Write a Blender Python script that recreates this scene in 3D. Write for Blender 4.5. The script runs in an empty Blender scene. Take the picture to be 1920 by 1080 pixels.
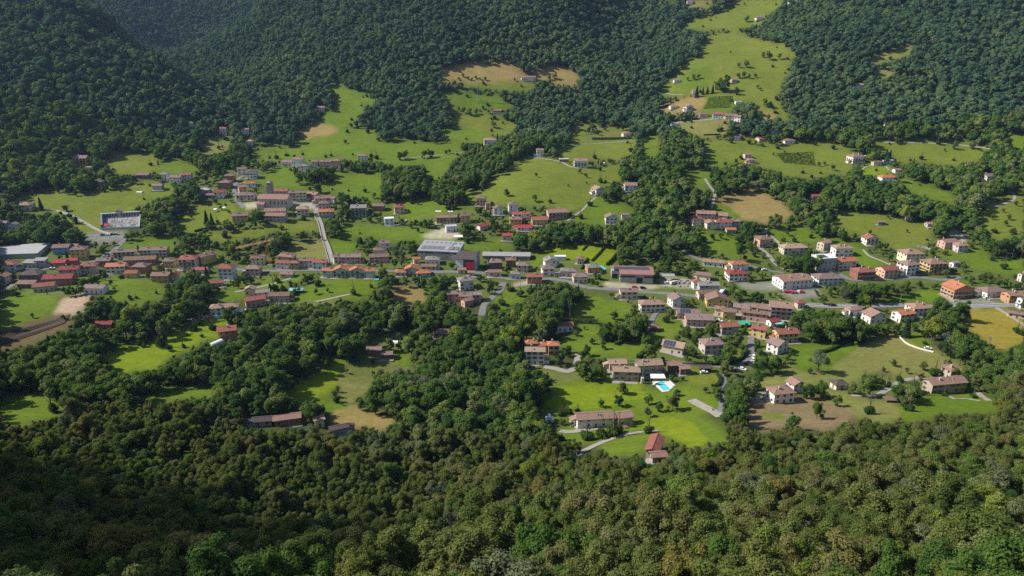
import bpy, math, random
import numpy as np
from mathutils import Matrix, Vector, Euler

# ---------------------------------------------------------------- camera, light, exposure
SC = bpy.context.scene
COL = SC.collection
R = math.radians
CAM_Z, FPX, PITCH = 180.0, 1300.0, 20.0
cam_d = bpy.data.cameras.new('camera')
cam_d.sensor_width = 36.0
cam_d.lens = 36.0 * FPX / 1920.0
cam_d.clip_start, cam_d.clip_end = 1.0, 9000.0
cam = bpy.data.objects.new('camera', cam_d)
COL.objects.link(cam)
cam.location = (0, 0, CAM_Z)
cam.rotation_euler = (R(90 - PITCH), 0, 0)
SC.camera = cam

SUN_EL, SUN_AZ = 41.0, 4.0          # elevation; degrees behind straight left
sdir = Vector((-math.cos(R(SUN_AZ)) * math.cos(R(SUN_EL)), math.sin(R(SUN_AZ)) * math.cos(R(SUN_EL)), math.sin(R(SUN_EL))))
world = bpy.data.worlds.new('World')
SC.world = world
world.use_nodes = True
wn = world.node_tree
bg = wn.nodes['Background']
sky = wn.nodes.new('ShaderNodeTexSky')
sky.sky_type = 'NISHITA'
sky.sun_disc = False
sky.sun_elevation = R(SUN_EL)
sky.sun_rotation = math.atan2(sdir.x, sdir.y)
wn.links.new(sky.outputs[0], bg.inputs[0])
bg.inputs[1].default_value = 0.08
sun_d = bpy.data.lights.new('sun', 'SUN')
sun_d.energy = 4.8
sun_d.angle = R(0.53)
sun_d.color = (1.0, 0.94, 0.84)
sun = bpy.data.objects.new('sun', sun_d)
COL.objects.link(sun)
sun.rotation_euler = (-sdir).to_track_quat('-Z', 'Y').to_euler()
SC.view_settings.view_transform = 'Standard'
SC.view_settings.look = 'None'
SC.view_settings.exposure = 0.62
SC.view_settings.gamma = 1.0
SC.cycles.max_bounces = 5
SC.cycles.use_denoising = False
SC.cycles.sample_clamp_indirect = 2.0
SC.cycles.sample_clamp_direct = 6.0
SC.cycles.diffuse_bounces = 3
SC.cycles.transmission_bounces = 3
SC.cycles.volume_bounces = 0
SC.cycles.transparent_max_bounces = 6
SC.cycles.caustics_reflective = False
SC.cycles.caustics_refractive = False

RNG = np.random.default_rng(7)
random.seed(7)

# ---------------------------------------------------------------- projection helpers (photo pixels 1920 x 1080)
CP, SP = math.cos(R(PITCH)), math.sin(R(PITCH))

def ray(px, py):
    u = (np.asarray(px, float) - 960.0) / FPX
    v = (540.0 - np.asarray(py, float)) / FPX
    return u, CP + v * SP, -SP + v * CP

def project(X, Y, Z):
    dz = np.asarray(Z) - CAM_Z
    dep = Y * CP - dz * SP
    up = Y * SP + dz * CP
    dep = np.maximum(dep, 1e-3)
    return 960.0 + FPX * X / dep, 540.0 - FPX * up / dep, dep

# ---------------------------------------------------------------- terrain heightfield
# surveyed control points: along each line of sight (x, y of the photo) the forward distance of the ground
def zY(y, z):
    _, dy, dzz = ray(960, y)
    return (z - CAM_Z) / dzz * dy
VZ = {780: 6, 730: 3, 680: 1, 630: 0, 580: 0, 540: 1, 500: 4, 460: 8, 420: 14, 385: 21, 350: 29, 315: 37, 280: 47}
V = {y: float(zY(y, z)) for y, z in VZ.items()}
CTRL = {
    -160: {**V, 1080: 99, 1000: 123, 920: 170, 850: 210, 350: 700, 315: 735, 280: 770, 200: 850, 100: 950, 0: 1060, -100: 1180},
    0: {**V, 1080: 110, 1000: 145, 920: 196, 850: 235, 350: 735, 315: 770, 280: 800, 200: 880, 100: 980, 0: 1085, -100: 1200},
    150: {**V, 1080: 121, 1000: 163, 920: 210, 850: 245, 315: 800, 280: 835, 200: 915, 100: 1015, 20: 1110},
    300: {**V, 1080: 137, 1000: 182, 920: 220, 850: 252, 280: 880, 200: 960, 140: 1030},
    410: {**V, 1080: 148, 1000: 193, 920: 229, 850: 256, 280: 900, 240: 965},
    520: {**V, 1080: 157, 1000: 202, 920: 235, 850: 260, 280: 905, 240: 985, 200: 1060, 150: 1180, 100: 1290, 50: 1400, 5: 1520},
    640: {**V, 1080: 152, 1000: 201, 920: 237, 850: 262, 240: 985, 200: 1050, 150: 1130, 100: 1220, 50: 1310, 0: 1400, -100: 1600},
    780: {**V, 1080: 129, 1000: 182, 920: 235, 850: 264, 240: 990, 200: 1050, 150: 1110, 100: 1180, 50: 1255, 0: 1340, -100: 1520},
    960: {**V, 1080: 119, 1000: 164, 920: 218, 850: 262, 240: 995, 200: 1060, 150: 1130, 125: 1165, 100: 1190, 50: 1265, 0: 1350, -100: 1530},
    1080: {**V, 1080: 114, 1000: 152, 920: 207, 850: 256, 240: 990, 200: 1060, 150: 1140, 100: 1215, 50: 1300, 0: 1390, -100: 1580},
    1190: {**V, 1080: 112, 1000: 147, 920: 198, 850: 248, 240: 980, 200: 1070, 150: 1190, 100: 1320, 50: 1460, 0: 1600},
    1290: {**V, 1080: 110, 1000: 145, 920: 193, 850: 238, 240: 950, 200: 1020, 150: 1120, 100: 1225, 50: 1360, 0: 1490, -100: 1700},
    1400: {**V, 1080: 110, 1000: 144, 920: 189, 850: 228, 240: 935, 200: 1005, 150: 1100, 100: 1210, 50: 1340, 0: 1480, -100: 1720},
    1520: {**V, 1080: 109, 1000: 143, 920: 187, 850: 222, 240: 925, 200: 985, 150: 1070, 100: 1160, 50: 1260, 0: 1370, -100: 1580},
    1680: {**V, 1080: 108, 1000: 142, 920: 185, 850: 218, 780: 280, 240: 905, 200: 965, 150: 1045, 100: 1130, 50: 1225, 0: 1330, -100: 1540},
    1800: {**V, 1080: 107, 1000: 140, 920: 184, 850: 216, 780: 278, 240: 895, 200: 950, 150: 1025, 100: 1105, 50: 1195, 0: 1300, -100: 1500},
    1920: {**V, 1080: 106, 1000: 139, 920: 182, 850: 214, 780: 270, 730: 320, 315: 790, 280: 840, 240: 885, 200: 940, 150: 1010, 100: 1090, 50: 1180, 0: 1280, -100: 1480},
    2080: {**V, 1080: 102, 1000: 135, 920: 176, 850: 208, 780: 260, 730: 308, 315: 770, 280: 820, 240: 865, 200: 920, 150: 990, 100: 1070, 50: 1160, 0: 1260, -100: 1450},
}
pts = []
for x, d in CTRL.items():
    for y, Yd in d.items():
        u, dy, dz = ray(x, y)
        t = Yd / dy
        pts.append((u * t, Yd, CAM_Z + dz * t))
def atp(x, y, Yd):
    u, dy, dz = ray(x, y)
    t = Yd / dy
    pts.append((float(u * t), Yd, float(CAM_Z + dz * t)))
# the side valley behind the left spur, the mountain closing it, and what lies outside the frame
for p in [(330, 110, 1900), (260, 50, 1900), (340, 20, 2050), (450, 40, 1980), (190, 0, 1980), (400, -60, 2200)]:
    atp(*p)
atp(335, 128, 1075); atp(185, 2, 1165); atp(405, 222, 985)
atp(345, 128, 1400); atp(440, 55, 1560)
pts += [(-470, 1090, 62), (-590, 1250, 76), (-720, 1450, 92), (-880, 1750, 128), (-640, 1120, 130), (-480, 1230, 110)]
pts += [(-150, 30, 150), (-230, 90, 142), (-330, 170, 70), (-300, 40, 175), (0, 40, 122), (120, 40, 122), (-60, 45, 120), (0, -80, 170), (250, 40, 120), (400, 100, 100), (-400, -60, 210),
        (-1300, 900, 330), (-1400, 1500, 480), (-1000, 2300, 520), (0, 2000, 480), (600, 2200, 520), (1300, 1900, 520), (1600, 1200, 420), (-900, 600, 60), (900, 500, 10), (1100, 800, 90), (-700, 350, 30), (700, 250, 40), (1600, 500, 80), (0, 2700, 700), (-1500, 2700, 700), (1500, 2700, 700), (-1600, 300, 120), (1600, 100, 120)]
P = np.array(pts)
GS = 8.0
GX0, GY0 = -1800.0, -200.0
GNX, GNY = 451, 381
def rbf():
    n = len(P)
    D = np.hypot(P[:, None, 0] - P[None, :, 0], P[:, None, 1] - P[None, :, 1])
    A = np.zeros((n + 3, n + 3))
    A[:n, :n] = D - np.eye(n) * 6.0
    A[:n, n] = 1; A[:n, n + 1] = P[:, 0] / 1000; A[:n, n + 2] = P[:, 1] / 1000
    A[n:, :n] = A[:n, n:].T
    w = np.linalg.solve(A, np.concatenate([P[:, 2], np.zeros(3)]))
    gx = GX0 + np.arange(GNX) * GS
    gy = GY0 + np.arange(GNY) * GS
    Z = np.zeros((GNY, GNX))
    for j in range(GNY):
        d = np.hypot(gx[:, None] - P[None, :, 0], gy[j] - P[None, :, 1])
        Z[j] = d @ w[:n] + w[n] + w[n + 1] * gx / 1000 + w[n + 2] * gy[j] / 1000
    return Z
def vnoise(X, Y, s, seed):
    r = np.random.default_rng(seed).random((256, 256)) * 2 - 1
    a, b = X / s + 1000, Y / s + 1000
    i, j = np.floor(a).astype(int), np.floor(b).astype(int)
    fa, fb = a - i, b - j
    fa, fb = fa * fa * (3 - 2 * fa), fb * fb * (3 - 2 * fb)
    i &= 255; j &= 255; i1 = (i + 1) & 255; j1 = (j + 1) & 255
    return (r[j, i] * (1 - fa) + r[j, i1] * fa) * (1 - fb) + (r[j1, i] * (1 - fa) + r[j1, i1] * fa) * fb
ZG = rbf()
for _ in range(3):
    q = np.pad(ZG, 1, mode='edge')
    ZG = (q[:-2, 1:-1] + q[2:, 1:-1] + q[1:-1, :-2] + q[1:-1, 2:] + 2 * ZG) / 6
_gx, _gy = np.meshgrid(GX0 + np.arange(GNX) * GS, GY0 + np.arange(GNY) * GS)
_far = np.clip((_gy - 950) / 300, 0, 1)
ZG += _far * (vnoise(_gx, _gy, 190, 1) * 14 + vnoise(_gx, _gy, 85, 2) * 6) + vnoise(_gx, _gy, 60, 3) * 2.0 + vnoise(_gx, _gy, 130, 4) * 2.4 + vnoise(_gx, _gy, 34, 5) * .8
def bump(px, py, Yd, sx, sy, h):
    u, dy, _ = ray(px, py)
    cx, cy = u * Yd / dy, Yd
    ZG[:] += h * np.exp(-(((_gx - cx) / sx) ** 2 + ((_gy - cy) / sy) ** 2))
bump(1010, 345, 715, 75, 75, 13)       # grassy knoll above the village
bump(230, 545, 480, 45, 35, 5)
bump(640, 540, 495, 60, 28, 4)
bump(60, 585, 440, 70, 40, 5)
bump(720, 700, 350, 60, 40, -5)        # wooded stream bed

def Hq(X, Y):
    """ground height (cubic B-spline on the grid)"""
    X = np.asarray(X, float); Y = np.asarray(Y, float)
    a = np.clip((X - GX0) / GS, 1.001, GNX - 2.002); b = np.clip((Y - GY0) / GS, 1.001, GNY - 2.002)
    i = a.astype(int); j = b.astype(int)
    f, g = a - i, b - j
    def wts(t):
        return ((1 - t) ** 3 / 6, (3 * t ** 3 - 6 * t ** 2 + 4) / 6, (-3 * t ** 3 + 3 * t ** 2 + 3 * t + 1) / 6, t ** 3 / 6)
    wx, wy = wts(f), wts(g)
    out = 0
    for m in range(4):
        row = 0
        for k in range(4):
            row = row + wx[k] * ZG[j + m - 1, i + k - 1]
        out = out + wy[m] * row
    return out
def Hb(X, Y):
    a = np.clip((X - GX0) / GS, 0, GNX - 1.001); b = np.clip((Y - GY0) / GS, 0, GNY - 1.001)
    i = a.astype(int); j = b.astype(int); f, g = a - i, b - j
    return (ZG[j, i] * (1 - f) + ZG[j, i + 1] * f) * (1 - g) + (ZG[j + 1, i] * (1 - f) + ZG[j + 1, i + 1] * f) * g
YS = np.geomspace(40, 2700, 520)
def cast(px, py):
    """where the line of sight through a photo pixel meets the ground"""
    px = np.atleast_1d(np.asarray(px, float)); py = np.atleast_1d(np.asarray(py, float))
    u, dy, dz = ray(px, py)
    best = np.full(px.shape, YS[-1]); done = np.zeros(px.shape, bool); prev = YS[0]
    lo = np.full(px.shape, YS[0])
    for y in YS:
        t = y / dy
        hit = (~done) & (CAM_Z + dz * t < Hb(u * t, np.full(px.shape, y)))
        best[hit] = y; lo[hit] = prev; done |= hit; prev = y
    hi = best.copy()
    for _ in range(14):
        m = (lo + hi) / 2; t = m / dy
        below = CAM_Z + dz * t < Hq(u * t, m)
        hi = np.where(below, m, hi); lo = np.where(below, lo, m)
    t = hi / dy
    return u * t, hi, Hq(u * t, hi)
def at(px, py):
    u, dy, dz = (float(a) for a in ray(px, py))
    t = YS / dy
    k = int(np.argmax(CAM_Z + dz * t < Hb(u * t, YS)))
    lo, hi = YS[max(k - 1, 0)], YS[k]
    for _ in range(4):
        m = np.linspace(lo, hi, 9); t = m / dy
        k = max(int(np.argmax(CAM_Z + dz * t < Hq(u * t, m))), 1)
        lo, hi = m[k - 1], m[k]
    t = hi / dy
    return Vector((u * t, float(hi), float(Hq(u * t, hi))))
# first-hit distance over the frame, used to know which ground is in sight
_dx, _dy = np.meshgrid(np.linspace(-100, 2020, 107), np.linspace(-60, 1100, 117))
DEP = cast(_dx.ravel(), _dy.ravel())[1].reshape(_dx.shape)
def first_hit(px, py):
    i = np.clip(((px + 100) / 20).round().astype(int), 0, 106); j = np.clip(((py + 60) / 10).round().astype(int), 0, 116)
    j0 = np.clip(j - 1, 0, 116); j1 = np.clip(j + 1, 0, 116)
    return np.maximum(np.maximum(DEP[j, i], DEP[j0, i]), DEP[j1, i])
# ---------------------------------------------------------------- open land: every meadow, field and yard outlined where it lies
MEADOW = {
 'green':  (0.096, 0.146, 0.018), 'bright': (0.142, 0.192, 0.014), 'olive': (0.122, 0.152, 0.028),
 'dry':    (0.152, 0.162, 0.056), 'tan':    (0.225, 0.175, 0.080), 'yellow': (0.215, 0.185, 0.036),
 'earth':  (0.175, 0.132, 0.088), 'plough': (0.110, 0.085, 0.050), 'sand': (0.360, 0.280, 0.235),
 'gravel': (0.330, 0.310, 0.275), 'asphalt': (0.190, 0.190, 0.195), 'garden': (0.088, 0.116, 0.034), 'rough': (0.110, 0.130, 0.040)}
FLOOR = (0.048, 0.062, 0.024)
FIELDS = [  # kind, outline
 ('garden', [(0, 478), (230, 472), (330, 462), (480, 480), (620, 478), (800, 470), (1000, 482), (1160, 497), (1290, 490), (1330, 478), (1420, 440), (1500, 452), (1600, 480), (1700, 462), (1800, 440), (1850, 460), (1800, 505), (1920, 540), (1920, 580), (1700, 575), (1560, 580), (1760, 615), (1500, 625), (1510, 670), (1410, 690), (1300, 700), (1230, 690), (1240, 630), (1150, 560), (930, 545), (900, 565), (700, 520), (560, 525), (430, 540), (330, 525), (170, 530), (110, 560), (0, 560)]),
 ('garden', [(360, 330), (480, 300), (660, 295), (660, 315), (500, 325), (650, 360), (650, 410), (440, 420), (440, 385), (370, 380)]),
 ('garden', [(640, 395), (770, 385), (900, 380), (1070, 385), (1080, 430), (940, 450), (760, 430), (640, 415)]),
 ('garden', [(0, 420), (60, 405), (130, 410), (140, 430), (30, 440), (0, 440)]),
 ('green', [(1003, 764), (1036, 724), (1100, 711), (1140, 713), (1240, 737), (1262, 730), (1300, 722), (1330, 744), (1345, 760), (1292, 768), (1335, 802), (1362, 822), (1340, 832), (1275, 812), (1200, 800), (1192, 776), (1082, 777), (1030, 781)]),
 ('bright', [(1020, 755), (1050, 727), (1140, 718), (1205, 725), (1210, 745), (1130, 765), (1050, 770)]),
 ('green', [(1043, 818), (1075, 804), (1190, 796), (1262, 811), (1236, 824), (1150, 826), (1100, 822), (1050, 836)]),
 ('bright', [(1195, 790), (1250, 780), (1290, 790), (1330, 825), (1300, 832), (1230, 805)]),
 ('green', [(1120, 832), (1200, 822), (1206, 842), (1150, 850)]),
 ('olive', [(1290, 690), (1342, 690), (1352, 712), (1340, 724), (1305, 720), (1285, 705)]),
 ('dry', [(1418, 722), (1480, 690), (1500, 697), (1545, 702), (1565, 688), (1590, 662), (1640, 638), (1692, 630), (1722, 650), (1765, 668), (1798, 692), (1830, 705), (1790, 712), (1722, 705), (1672, 698), (1645, 690), (1600, 712), (1540, 716), (1480, 716)]),
 ('dry', [(1552, 733), (1600, 742), (1660, 758), (1702, 772), (1660, 788), (1612, 776), (1560, 752)]),
 ('earth', [(1406, 756), (1480, 757), (1525, 747), (1562, 758), (1604, 770), (1582, 792), (1545, 803), (1480, 790), (1445, 803), (1408, 797)]),
 ('green', [(1425, 776), (1470, 776), (1470, 786), (1430, 785)]),
 ('green', [(1690, 762), (1735, 742), (1830, 738), (1882, 766), (1832, 772), (1772, 772), (1722, 788), (1690, 782)]),
 ('rough', [(1600, 735), (1640, 705), (1730, 705), (1725, 730), (1690, 745), (1640, 745)]),
 ('yellow', [(1812, 580), (1882, 577), (1925, 602), (1925, 642), (1888, 652), (1850, 637), (1812, 610)]),
 ('green', [(1640, 569), (1700, 553), (1760, 544), (1770, 560), (1745, 571)]),
 ('green', [(1692, 636), (1735, 622), (1737, 645), (1716, 652)]),
 ('green', [(1490, 650), (1560, 640), (1600, 650), (1560, 680), (1500, 690)]),
 ('green', [(1053, 588), (1112, 561), (1165, 561), (1183, 578), (1160, 601), (1100, 601), (1058, 599)]),
 ('green', [(1076, 608), (1112, 607), (1122, 626), (1090, 632)]),
 ('green', [(1225, 600), (1275, 598), (1282, 620), (1250, 640), (1222, 632)]),
 ('green', [(1060, 640), (1100, 636), (1180, 650), (1210, 640), (1200, 668), (1120, 665), (1080, 655)]),
 ('bright', [(1022, 472), (1060, 463), (1100, 460), (1130, 463), (1158, 476), (1146, 490), (1140, 502), (1115, 499), (1092, 482), (1056, 480)]),
 ('green', [(985, 476), (1024, 480), (1012, 500), (995, 500)]),
 ('olive', [(878, 368), (905, 350), (940, 328), (988, 295), (1020, 299), (1062, 314), (1100, 318), (1155, 311), (1162, 336), (1132, 345), (1120, 368), (1095, 386), (1070, 394), (1040, 386), (990, 381), (950, 384), (895, 381)]),
 ('green', [(1080, 408), (1116, 374), (1160, 380), (1186, 396), (1150, 410), (1130, 421), (1100, 416)]),
 ('olive', [(1042, 277), (1186, 265), (1182, 285), (1160, 296), (1090, 299), (1046, 298)]),
 ('green', [(1072, 266), (1112, 255), (1162, 250), (1178, 262), (1110, 270)]),
 ('green', [(1205, 255), (1230, 250), (1232, 285), (1208, 288)]),
 ('green', [(467, 292), (488, 276), (545, 278), (562, 262), (600, 260), (640, 247), (665, 244), (702, 246), (712, 268), (780, 265), (862, 272), (866, 286), (846, 303), (832, 318), (826, 335), (812, 346), (804, 340), (803, 312), (775, 303), (742, 306), (722, 298), (700, 296), (660, 300), (640, 297), (560, 296), (530, 301), (500, 304)]),
 ('tan', [(562, 249), (600, 233), (640, 240), (640, 248), (602, 257), (564, 259)]),
 ('green', [(484, 342), (500, 320), (545, 316), (556, 332), (578, 347), (600, 352), (625, 332), (650, 325), (690, 331), (712, 322), (716, 345), (712, 372), (690, 370), (660, 362), (642, 355), (602, 366), (532, 355)]),
 ('olive', [(745, 380), (800, 373), (822, 380), (852, 388), (872, 396), (832, 402), (780, 410), (758, 402)]),
 ('green', [(620, 165), (652, 168), (702, 186), (684, 196), (668, 225), (642, 240), (604, 232), (612, 216), (642, 206), (626, 186)]),
 ('tan', [(822, 138), (868, 125), (940, 119), (977, 126), (978, 148), (960, 152), (930, 152), (870, 152), (832, 150)]),
 ('olive', [(860, 153), (960, 152), (1000, 160), (970, 167), (930, 163)]),
 ('tan', [(1003, 136), (1060, 129), (1082, 139), (1076, 157), (1042, 157), (1030, 150)]),
 ('green', [(828, 181), (870, 178), (936, 186), (952, 197), (930, 203), (900, 200), (880, 206), (858, 210), (848, 198)]),
 ('olive', [(850, 205), (882, 211), (906, 214), (962, 237), (946, 249), (905, 243), (870, 236), (852, 222)]),
 ('green', [(830, 245), (880, 238), (916, 250), (912, 263), (870, 265), (835, 256)]),
 ('rough', [(1068, 242), (1085, 229), (1132, 239), (1182, 240), (1184, 262), (1110, 270), (1074, 269)]),
 ('olive', [(1076, 236), (1090, 231), (1096, 262), (1078, 266)]),
 ('olive', [(1280, 47), (1340, 30), (1362, 15), (1390, 0), (1420, -20), (1475, -20), (1462, 8), (1440, 22), (1425, 42), (1380, 52), (1300, 54)]),
 ('dry', [(1290, 10), (1300, -10), (1345, -10), (1330, 14)]),
 ('olive', [(1325, 72), (1375, 60), (1402, 74), (1460, 84), (1486, 100), (1478, 130), (1462, 160), (1456, 190), (1472, 222), (1440, 212), (1422, 192), (1350, 177), (1300, 176), (1240, 172), (1265, 150), (1290, 120), (1318, 105)]),
 ('green', [(1260, 165), (1292, 135), (1330, 120), (1335, 150), (1310, 170)]),
 ('tan', [(1234, 206), (1290, 186), (1330, 179), (1312, 205), (1270, 207)]),
 ('green', [(1312, 208), (1330, 179), (1376, 177), (1370, 205), (1340, 213)]),
 ('dry', [(1275, 231), (1330, 226), (1364, 228), (1356, 250), (1310, 254), (1290, 241)]),
 ('tan', [(1418, 210), (1446, 210), (1452, 221), (1424, 223)]),
 ('olive', [(1328, 266), (1400, 266), (1452, 276), (1532, 268), (1592, 278), (1602, 296), (1582, 322), (1520, 333), (1440, 315), (1380, 300), (1330, 286)]),
 ('green', [(1332, 288), (1380, 300), (1362, 312), (1330, 312)]),
 ('green', [(1290, 318), (1322, 325), (1320, 355), (1300, 345)]),
 ('olive', [(1632, 270), (1720, 264), (1852, 277), (1834, 296), (1802, 306), (1742, 300), (1692, 302), (1668, 288)]),
 ('bright', [(1619, 319), (1636, 312), (1660, 312), (1667, 321), (1652, 326), (1625, 326)]),
 ('green', [(1690, 330), (1722, 345), (1772, 362), (1792, 380), (1742, 370), (1702, 352)]),
 ('dry', [(1622, 112), (1700, 89), (1712, 96), (1672, 113)]),
 ('dry', [(1638, 138), (1676, 131), (1664, 145)]),
 ('green', [(1896, 258), (1925, 250), (1925, 280), (1905, 276)]),
 ('tan', [(1352, 368), (1400, 361), (1460, 379), (1480, 402), (1440, 416), (1402, 408), (1372, 402), (1360, 386)]),
 ('green', [(1334, 391), (1362, 384), (1388, 404), (1350, 409)]),
 ('green', [(1318, 440), (1378, 450), (1402, 470), (1380, 482), (1318, 470)]),
 ('green', [(1382, 476), (1430, 480), (1442, 497), (1402, 492)]),
 ('green', [(1444, 431), (1500, 424), (1532, 446), (1522, 456), (1460, 457)]),
 ('olive', [(1556, 398), (1602, 404), (1642, 404), (1742, 425), (1732, 466), (1692, 466), (1652, 446), (1592, 432), (1568, 420)]),
 ('green', [(1548, 446), (1602, 464), (1670, 497), (1640, 502), (1602, 492)]),
 ('green', [(1752, 470), (1840, 470), (1852, 486), (1780, 487)]),
 ('green', [(1816, 490), (1925, 488), (1925, 506), (1830, 507)]),
 ('olive', [(1848, 382), (1880, 372), (1925, 358), (1925, 430), (1880, 446), (1850, 430), (1842, 402)]),
 ('olive', [(38, 367), (90, 359), (160, 365), (240, 349), (300, 345), (332, 360), (246, 384), (246, 400), (190, 404), (185, 431), (152, 431), (122, 401), (80, 395), (40, 387)]),
 ('olive', [(201, 303), (215, 292), (280, 289), (292, 309), (270, 326), (205, 324)]),
 ('green', [(288, 321), (330, 302), (372, 317), (330, 322)]),
 ('dry', [(368, 284), (380, 264), (430, 258), (424, 274), (388, 287)]),
 ('olive', [(328, 422), (360, 385), (440, 381), (446, 400), (402, 421), (350, 433)]),
 ('olive', [(375, 440), (440, 441), (500, 424), (585, 404), (597, 426), (560, 434), (520, 428), (440, 448)]),
 ('green', [(228, 458), (320, 449), (332, 465), (282, 471), (240, 473)]),
 ('dry', [(530, 478), (560, 458), (602, 454), (617, 486), (532, 488)]),
 ('green', [(625, 454), (662, 460), (656, 476), (626, 473)]),
 ('green', [(395, 557), (440, 540), (540, 515), (562, 524), (482, 549), (422, 562)]),
 ('green', [(175, 528), (240, 519), (292, 535), (300, 552), (262, 566), (210, 552)]),
 ('green', [(-5, 562), (60, 549), (102, 555), (108, 580), (60, 612), (-5, 622)]),
 ('plough', [(-5, 622), (60, 601), (132, 588), (132, 606), (60, 641), (-5, 652)]),
 ('sand', [(99, 586), (125, 560), (166, 557), (152, 574), (136, 588)]),
 ('bright', [(198, 668), (300, 641), (398, 598), (432, 612), (372, 641), (332, 657), (292, 690), (215, 692)]),
 ('green', [(543, 562), (560, 546), (600, 524), (712, 521), (710, 541), (662, 557), (620, 562)]),
 ('tan', [(744, 545), (792, 545), (792, 563), (750, 562)]),
 ('bright', [(538, 737), (590, 705), (642, 684), (652, 698), (602, 741), (560, 747)]),
 ('dry', [(640, 702), (690, 679), (708, 688), (694, 722), (652, 757), (638, 742)]),
 ('green', [(602, 752), (640, 752), (655, 765), (625, 775)]), ('tan', [(622, 772), (670, 765), (700, 778), (735, 785), (728, 800), (680, 797), (630, 795)]),
 ('green', [(680, 664), (762, 662), (772, 692), (712, 696)]),
 ('green', [(-5, 742), (96, 738), (112, 770), (40, 795), (-5, 790)]),
 ('green', [(255, 745), (380, 722), (396, 738), (300, 752)]),
 ('green', [(940, 545), (985, 540), (990, 560), (950, 575), (930, 562)]),
 ('green', [(700, 395), (760, 380), (800, 375), (850, 388), (900, 395), (815, 402), (770, 410)]),
 ('green', [(640, 420), (760, 425), (820, 430), (860, 450), (940, 450), (960, 460), (900, 470), (760, 445), (640, 440)]),
 ('gravel', [(790, 443), (830, 425), (865, 440), (850, 447), (805, 448)]),
 ('gravel', [(1135, 528), (1232, 535), (1240, 540), (1180, 545), (1130, 536)]),
 ('gravel', [(1235, 520), (1300, 522), (1300, 540), (1240, 538)]),
 ('asphalt', [(1380, 530), (1450, 528), (1460, 545), (1400, 545)]),
 ('asphalt', [(1460, 548), (1535, 540), (1540, 556), (1490, 562)]),
 ('asphalt', [(1770, 560), (1850, 560), (1895, 576), (1790, 578)]),
 ('gravel', [(455, 380), (487, 378), (490, 388), (462, 392)]),
 ('gravel', [(545, 380), (600, 378), (596, 392), (550, 390)]),
 ('asphalt', [(160, 439), (232, 440), (224, 448), (180, 450)]),
 ('gravel', [(1410, 745), (1440, 742), (1440, 752), (1412, 752)]),
 ('gravel', [(1780, 430), (1815, 445), (1808, 456), (1780, 440)]),
 ('gravel', [(957, 534), (985, 527), (995, 533), (965, 537)]),
 ('rough', [(858, 600), (900, 598), (906, 618), (865, 622)]),
 ('rough', [(688, 634), (760, 624), (792, 640), (772, 662), (690, 658)]),
 ('rough', [(560, 565), (620, 562), (640, 575), (580, 585)]),
 ('rough', [(640, 690), (710, 680), (770, 690), (775, 710), (700, 725), (650, 715)]),
 ('rough', [(170, 575), (215, 570), (225, 590), (190, 600)]),
 ('rough', [(740, 790), (900, 775), (930, 790), (860, 805), (760, 805)]),
 ('rough', [(1005, 690), (1085, 700), (1090, 712), (1030, 722), (1005, 715)]),
 ('rough', [(320, 690), (420, 668), (440, 680), (360, 700)]),
 ('wood', [(1540, 562), (1590, 545), (1650, 531), (1720, 527), (1772, 532), (1768, 545), (1700, 554), (1640, 567), (1580, 570)]),
 ('wood', [(1385, 548), (1460, 560), (1560, 569), (1480, 573), (1400, 566), (1370, 556)]),
 ('wood', [(1478, 588), (1530, 585), (1560, 600), (1570, 612), (1680, 612), (1690, 634), (1590, 646), (1530, 650), (1492, 642)]),
 ('wood', [(700, 520), (745, 512), (760, 525), (800, 525), (850, 530), (840, 542), (760, 542), (720, 535)]),
 ('wood', [(300, 535), (340, 532), (372, 540), (340, 575), (300, 575)]),
 ('wood', [(1080, 545), (1150, 538), (1160, 556), (1090, 560), (960, 575), (940, 575), (1000, 550)]),
]
RW, RH = 960, 540
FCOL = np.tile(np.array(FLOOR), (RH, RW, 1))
FID = np.full((RH, RW), -1, int)
_py, _px = np.mgrid[0:RH, 0:RW]
_px = _px * 2.0 + 1; _py = _py * 2.0 + 1
_wx = _px + vnoise(_px, _py, 22, 11) * 7 + vnoise(_px, _py, 9, 12) * 3
_wy = _py + vnoise(_px, _py, 22, 13) * 3.5 + vnoise(_px, _py, 9, 14) * 1.5
def inpoly(xs, ys, poly):
    inside = np.zeros(xs.shape, bool)
    n = len(poly)
    for i in range(n):
        (x0, y0), (x1, y1) = poly[i], poly[(i + 1) % n]
        if y0 == y1: continue
        c = ((y0 > ys) != (y1 > ys)) & (xs < (x1 - x0) * (ys - y0) / (y1 - y0) + x0)
        inside ^= c
    return inside
OPEN = np.zeros((RH, RW), bool)
GARD = np.zeros((RH, RW), bool)
ROUGH = np.zeros((RH, RW), bool)
for k, (kind, poly) in enumerate(FIELDS):
    xs = [p[0] for p in poly]; ys = [p[1] for p in poly]
    i0, i1 = max(int(min(xs) / 2) - 8, 0), min(int(max(xs) / 2) + 8, RW)
    j0, j1 = max(int(min(ys) / 2) - 8, 0), min(int(max(ys) / 2) + 8, RH)
    if i1 <= i0 or j1 <= j0: continue
    sl = (slice(j0, j1), slice(i0, i1))
    hard = kind in ('gravel', 'asphalt', 'sand', 'earth', 'plough')
    m = inpoly(_px[sl] if hard else _wx[sl], _py[sl] if hard else _wy[sl], poly)
    if kind == 'wood':
        FCOL[sl][m] = FLOOR; FID[sl][m] = -1; OPEN[sl] &= ~m; GARD[sl] &= ~m
        continue
    FCOL[sl][m] = MEADOW[kind]
    FID[sl][m] = k
    if kind == 'garden': GARD[sl] |= m
    elif kind != 'rough': OPEN[sl] |= m
    else: GARD[sl] |= m; ROUGH[sl] |= m
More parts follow.
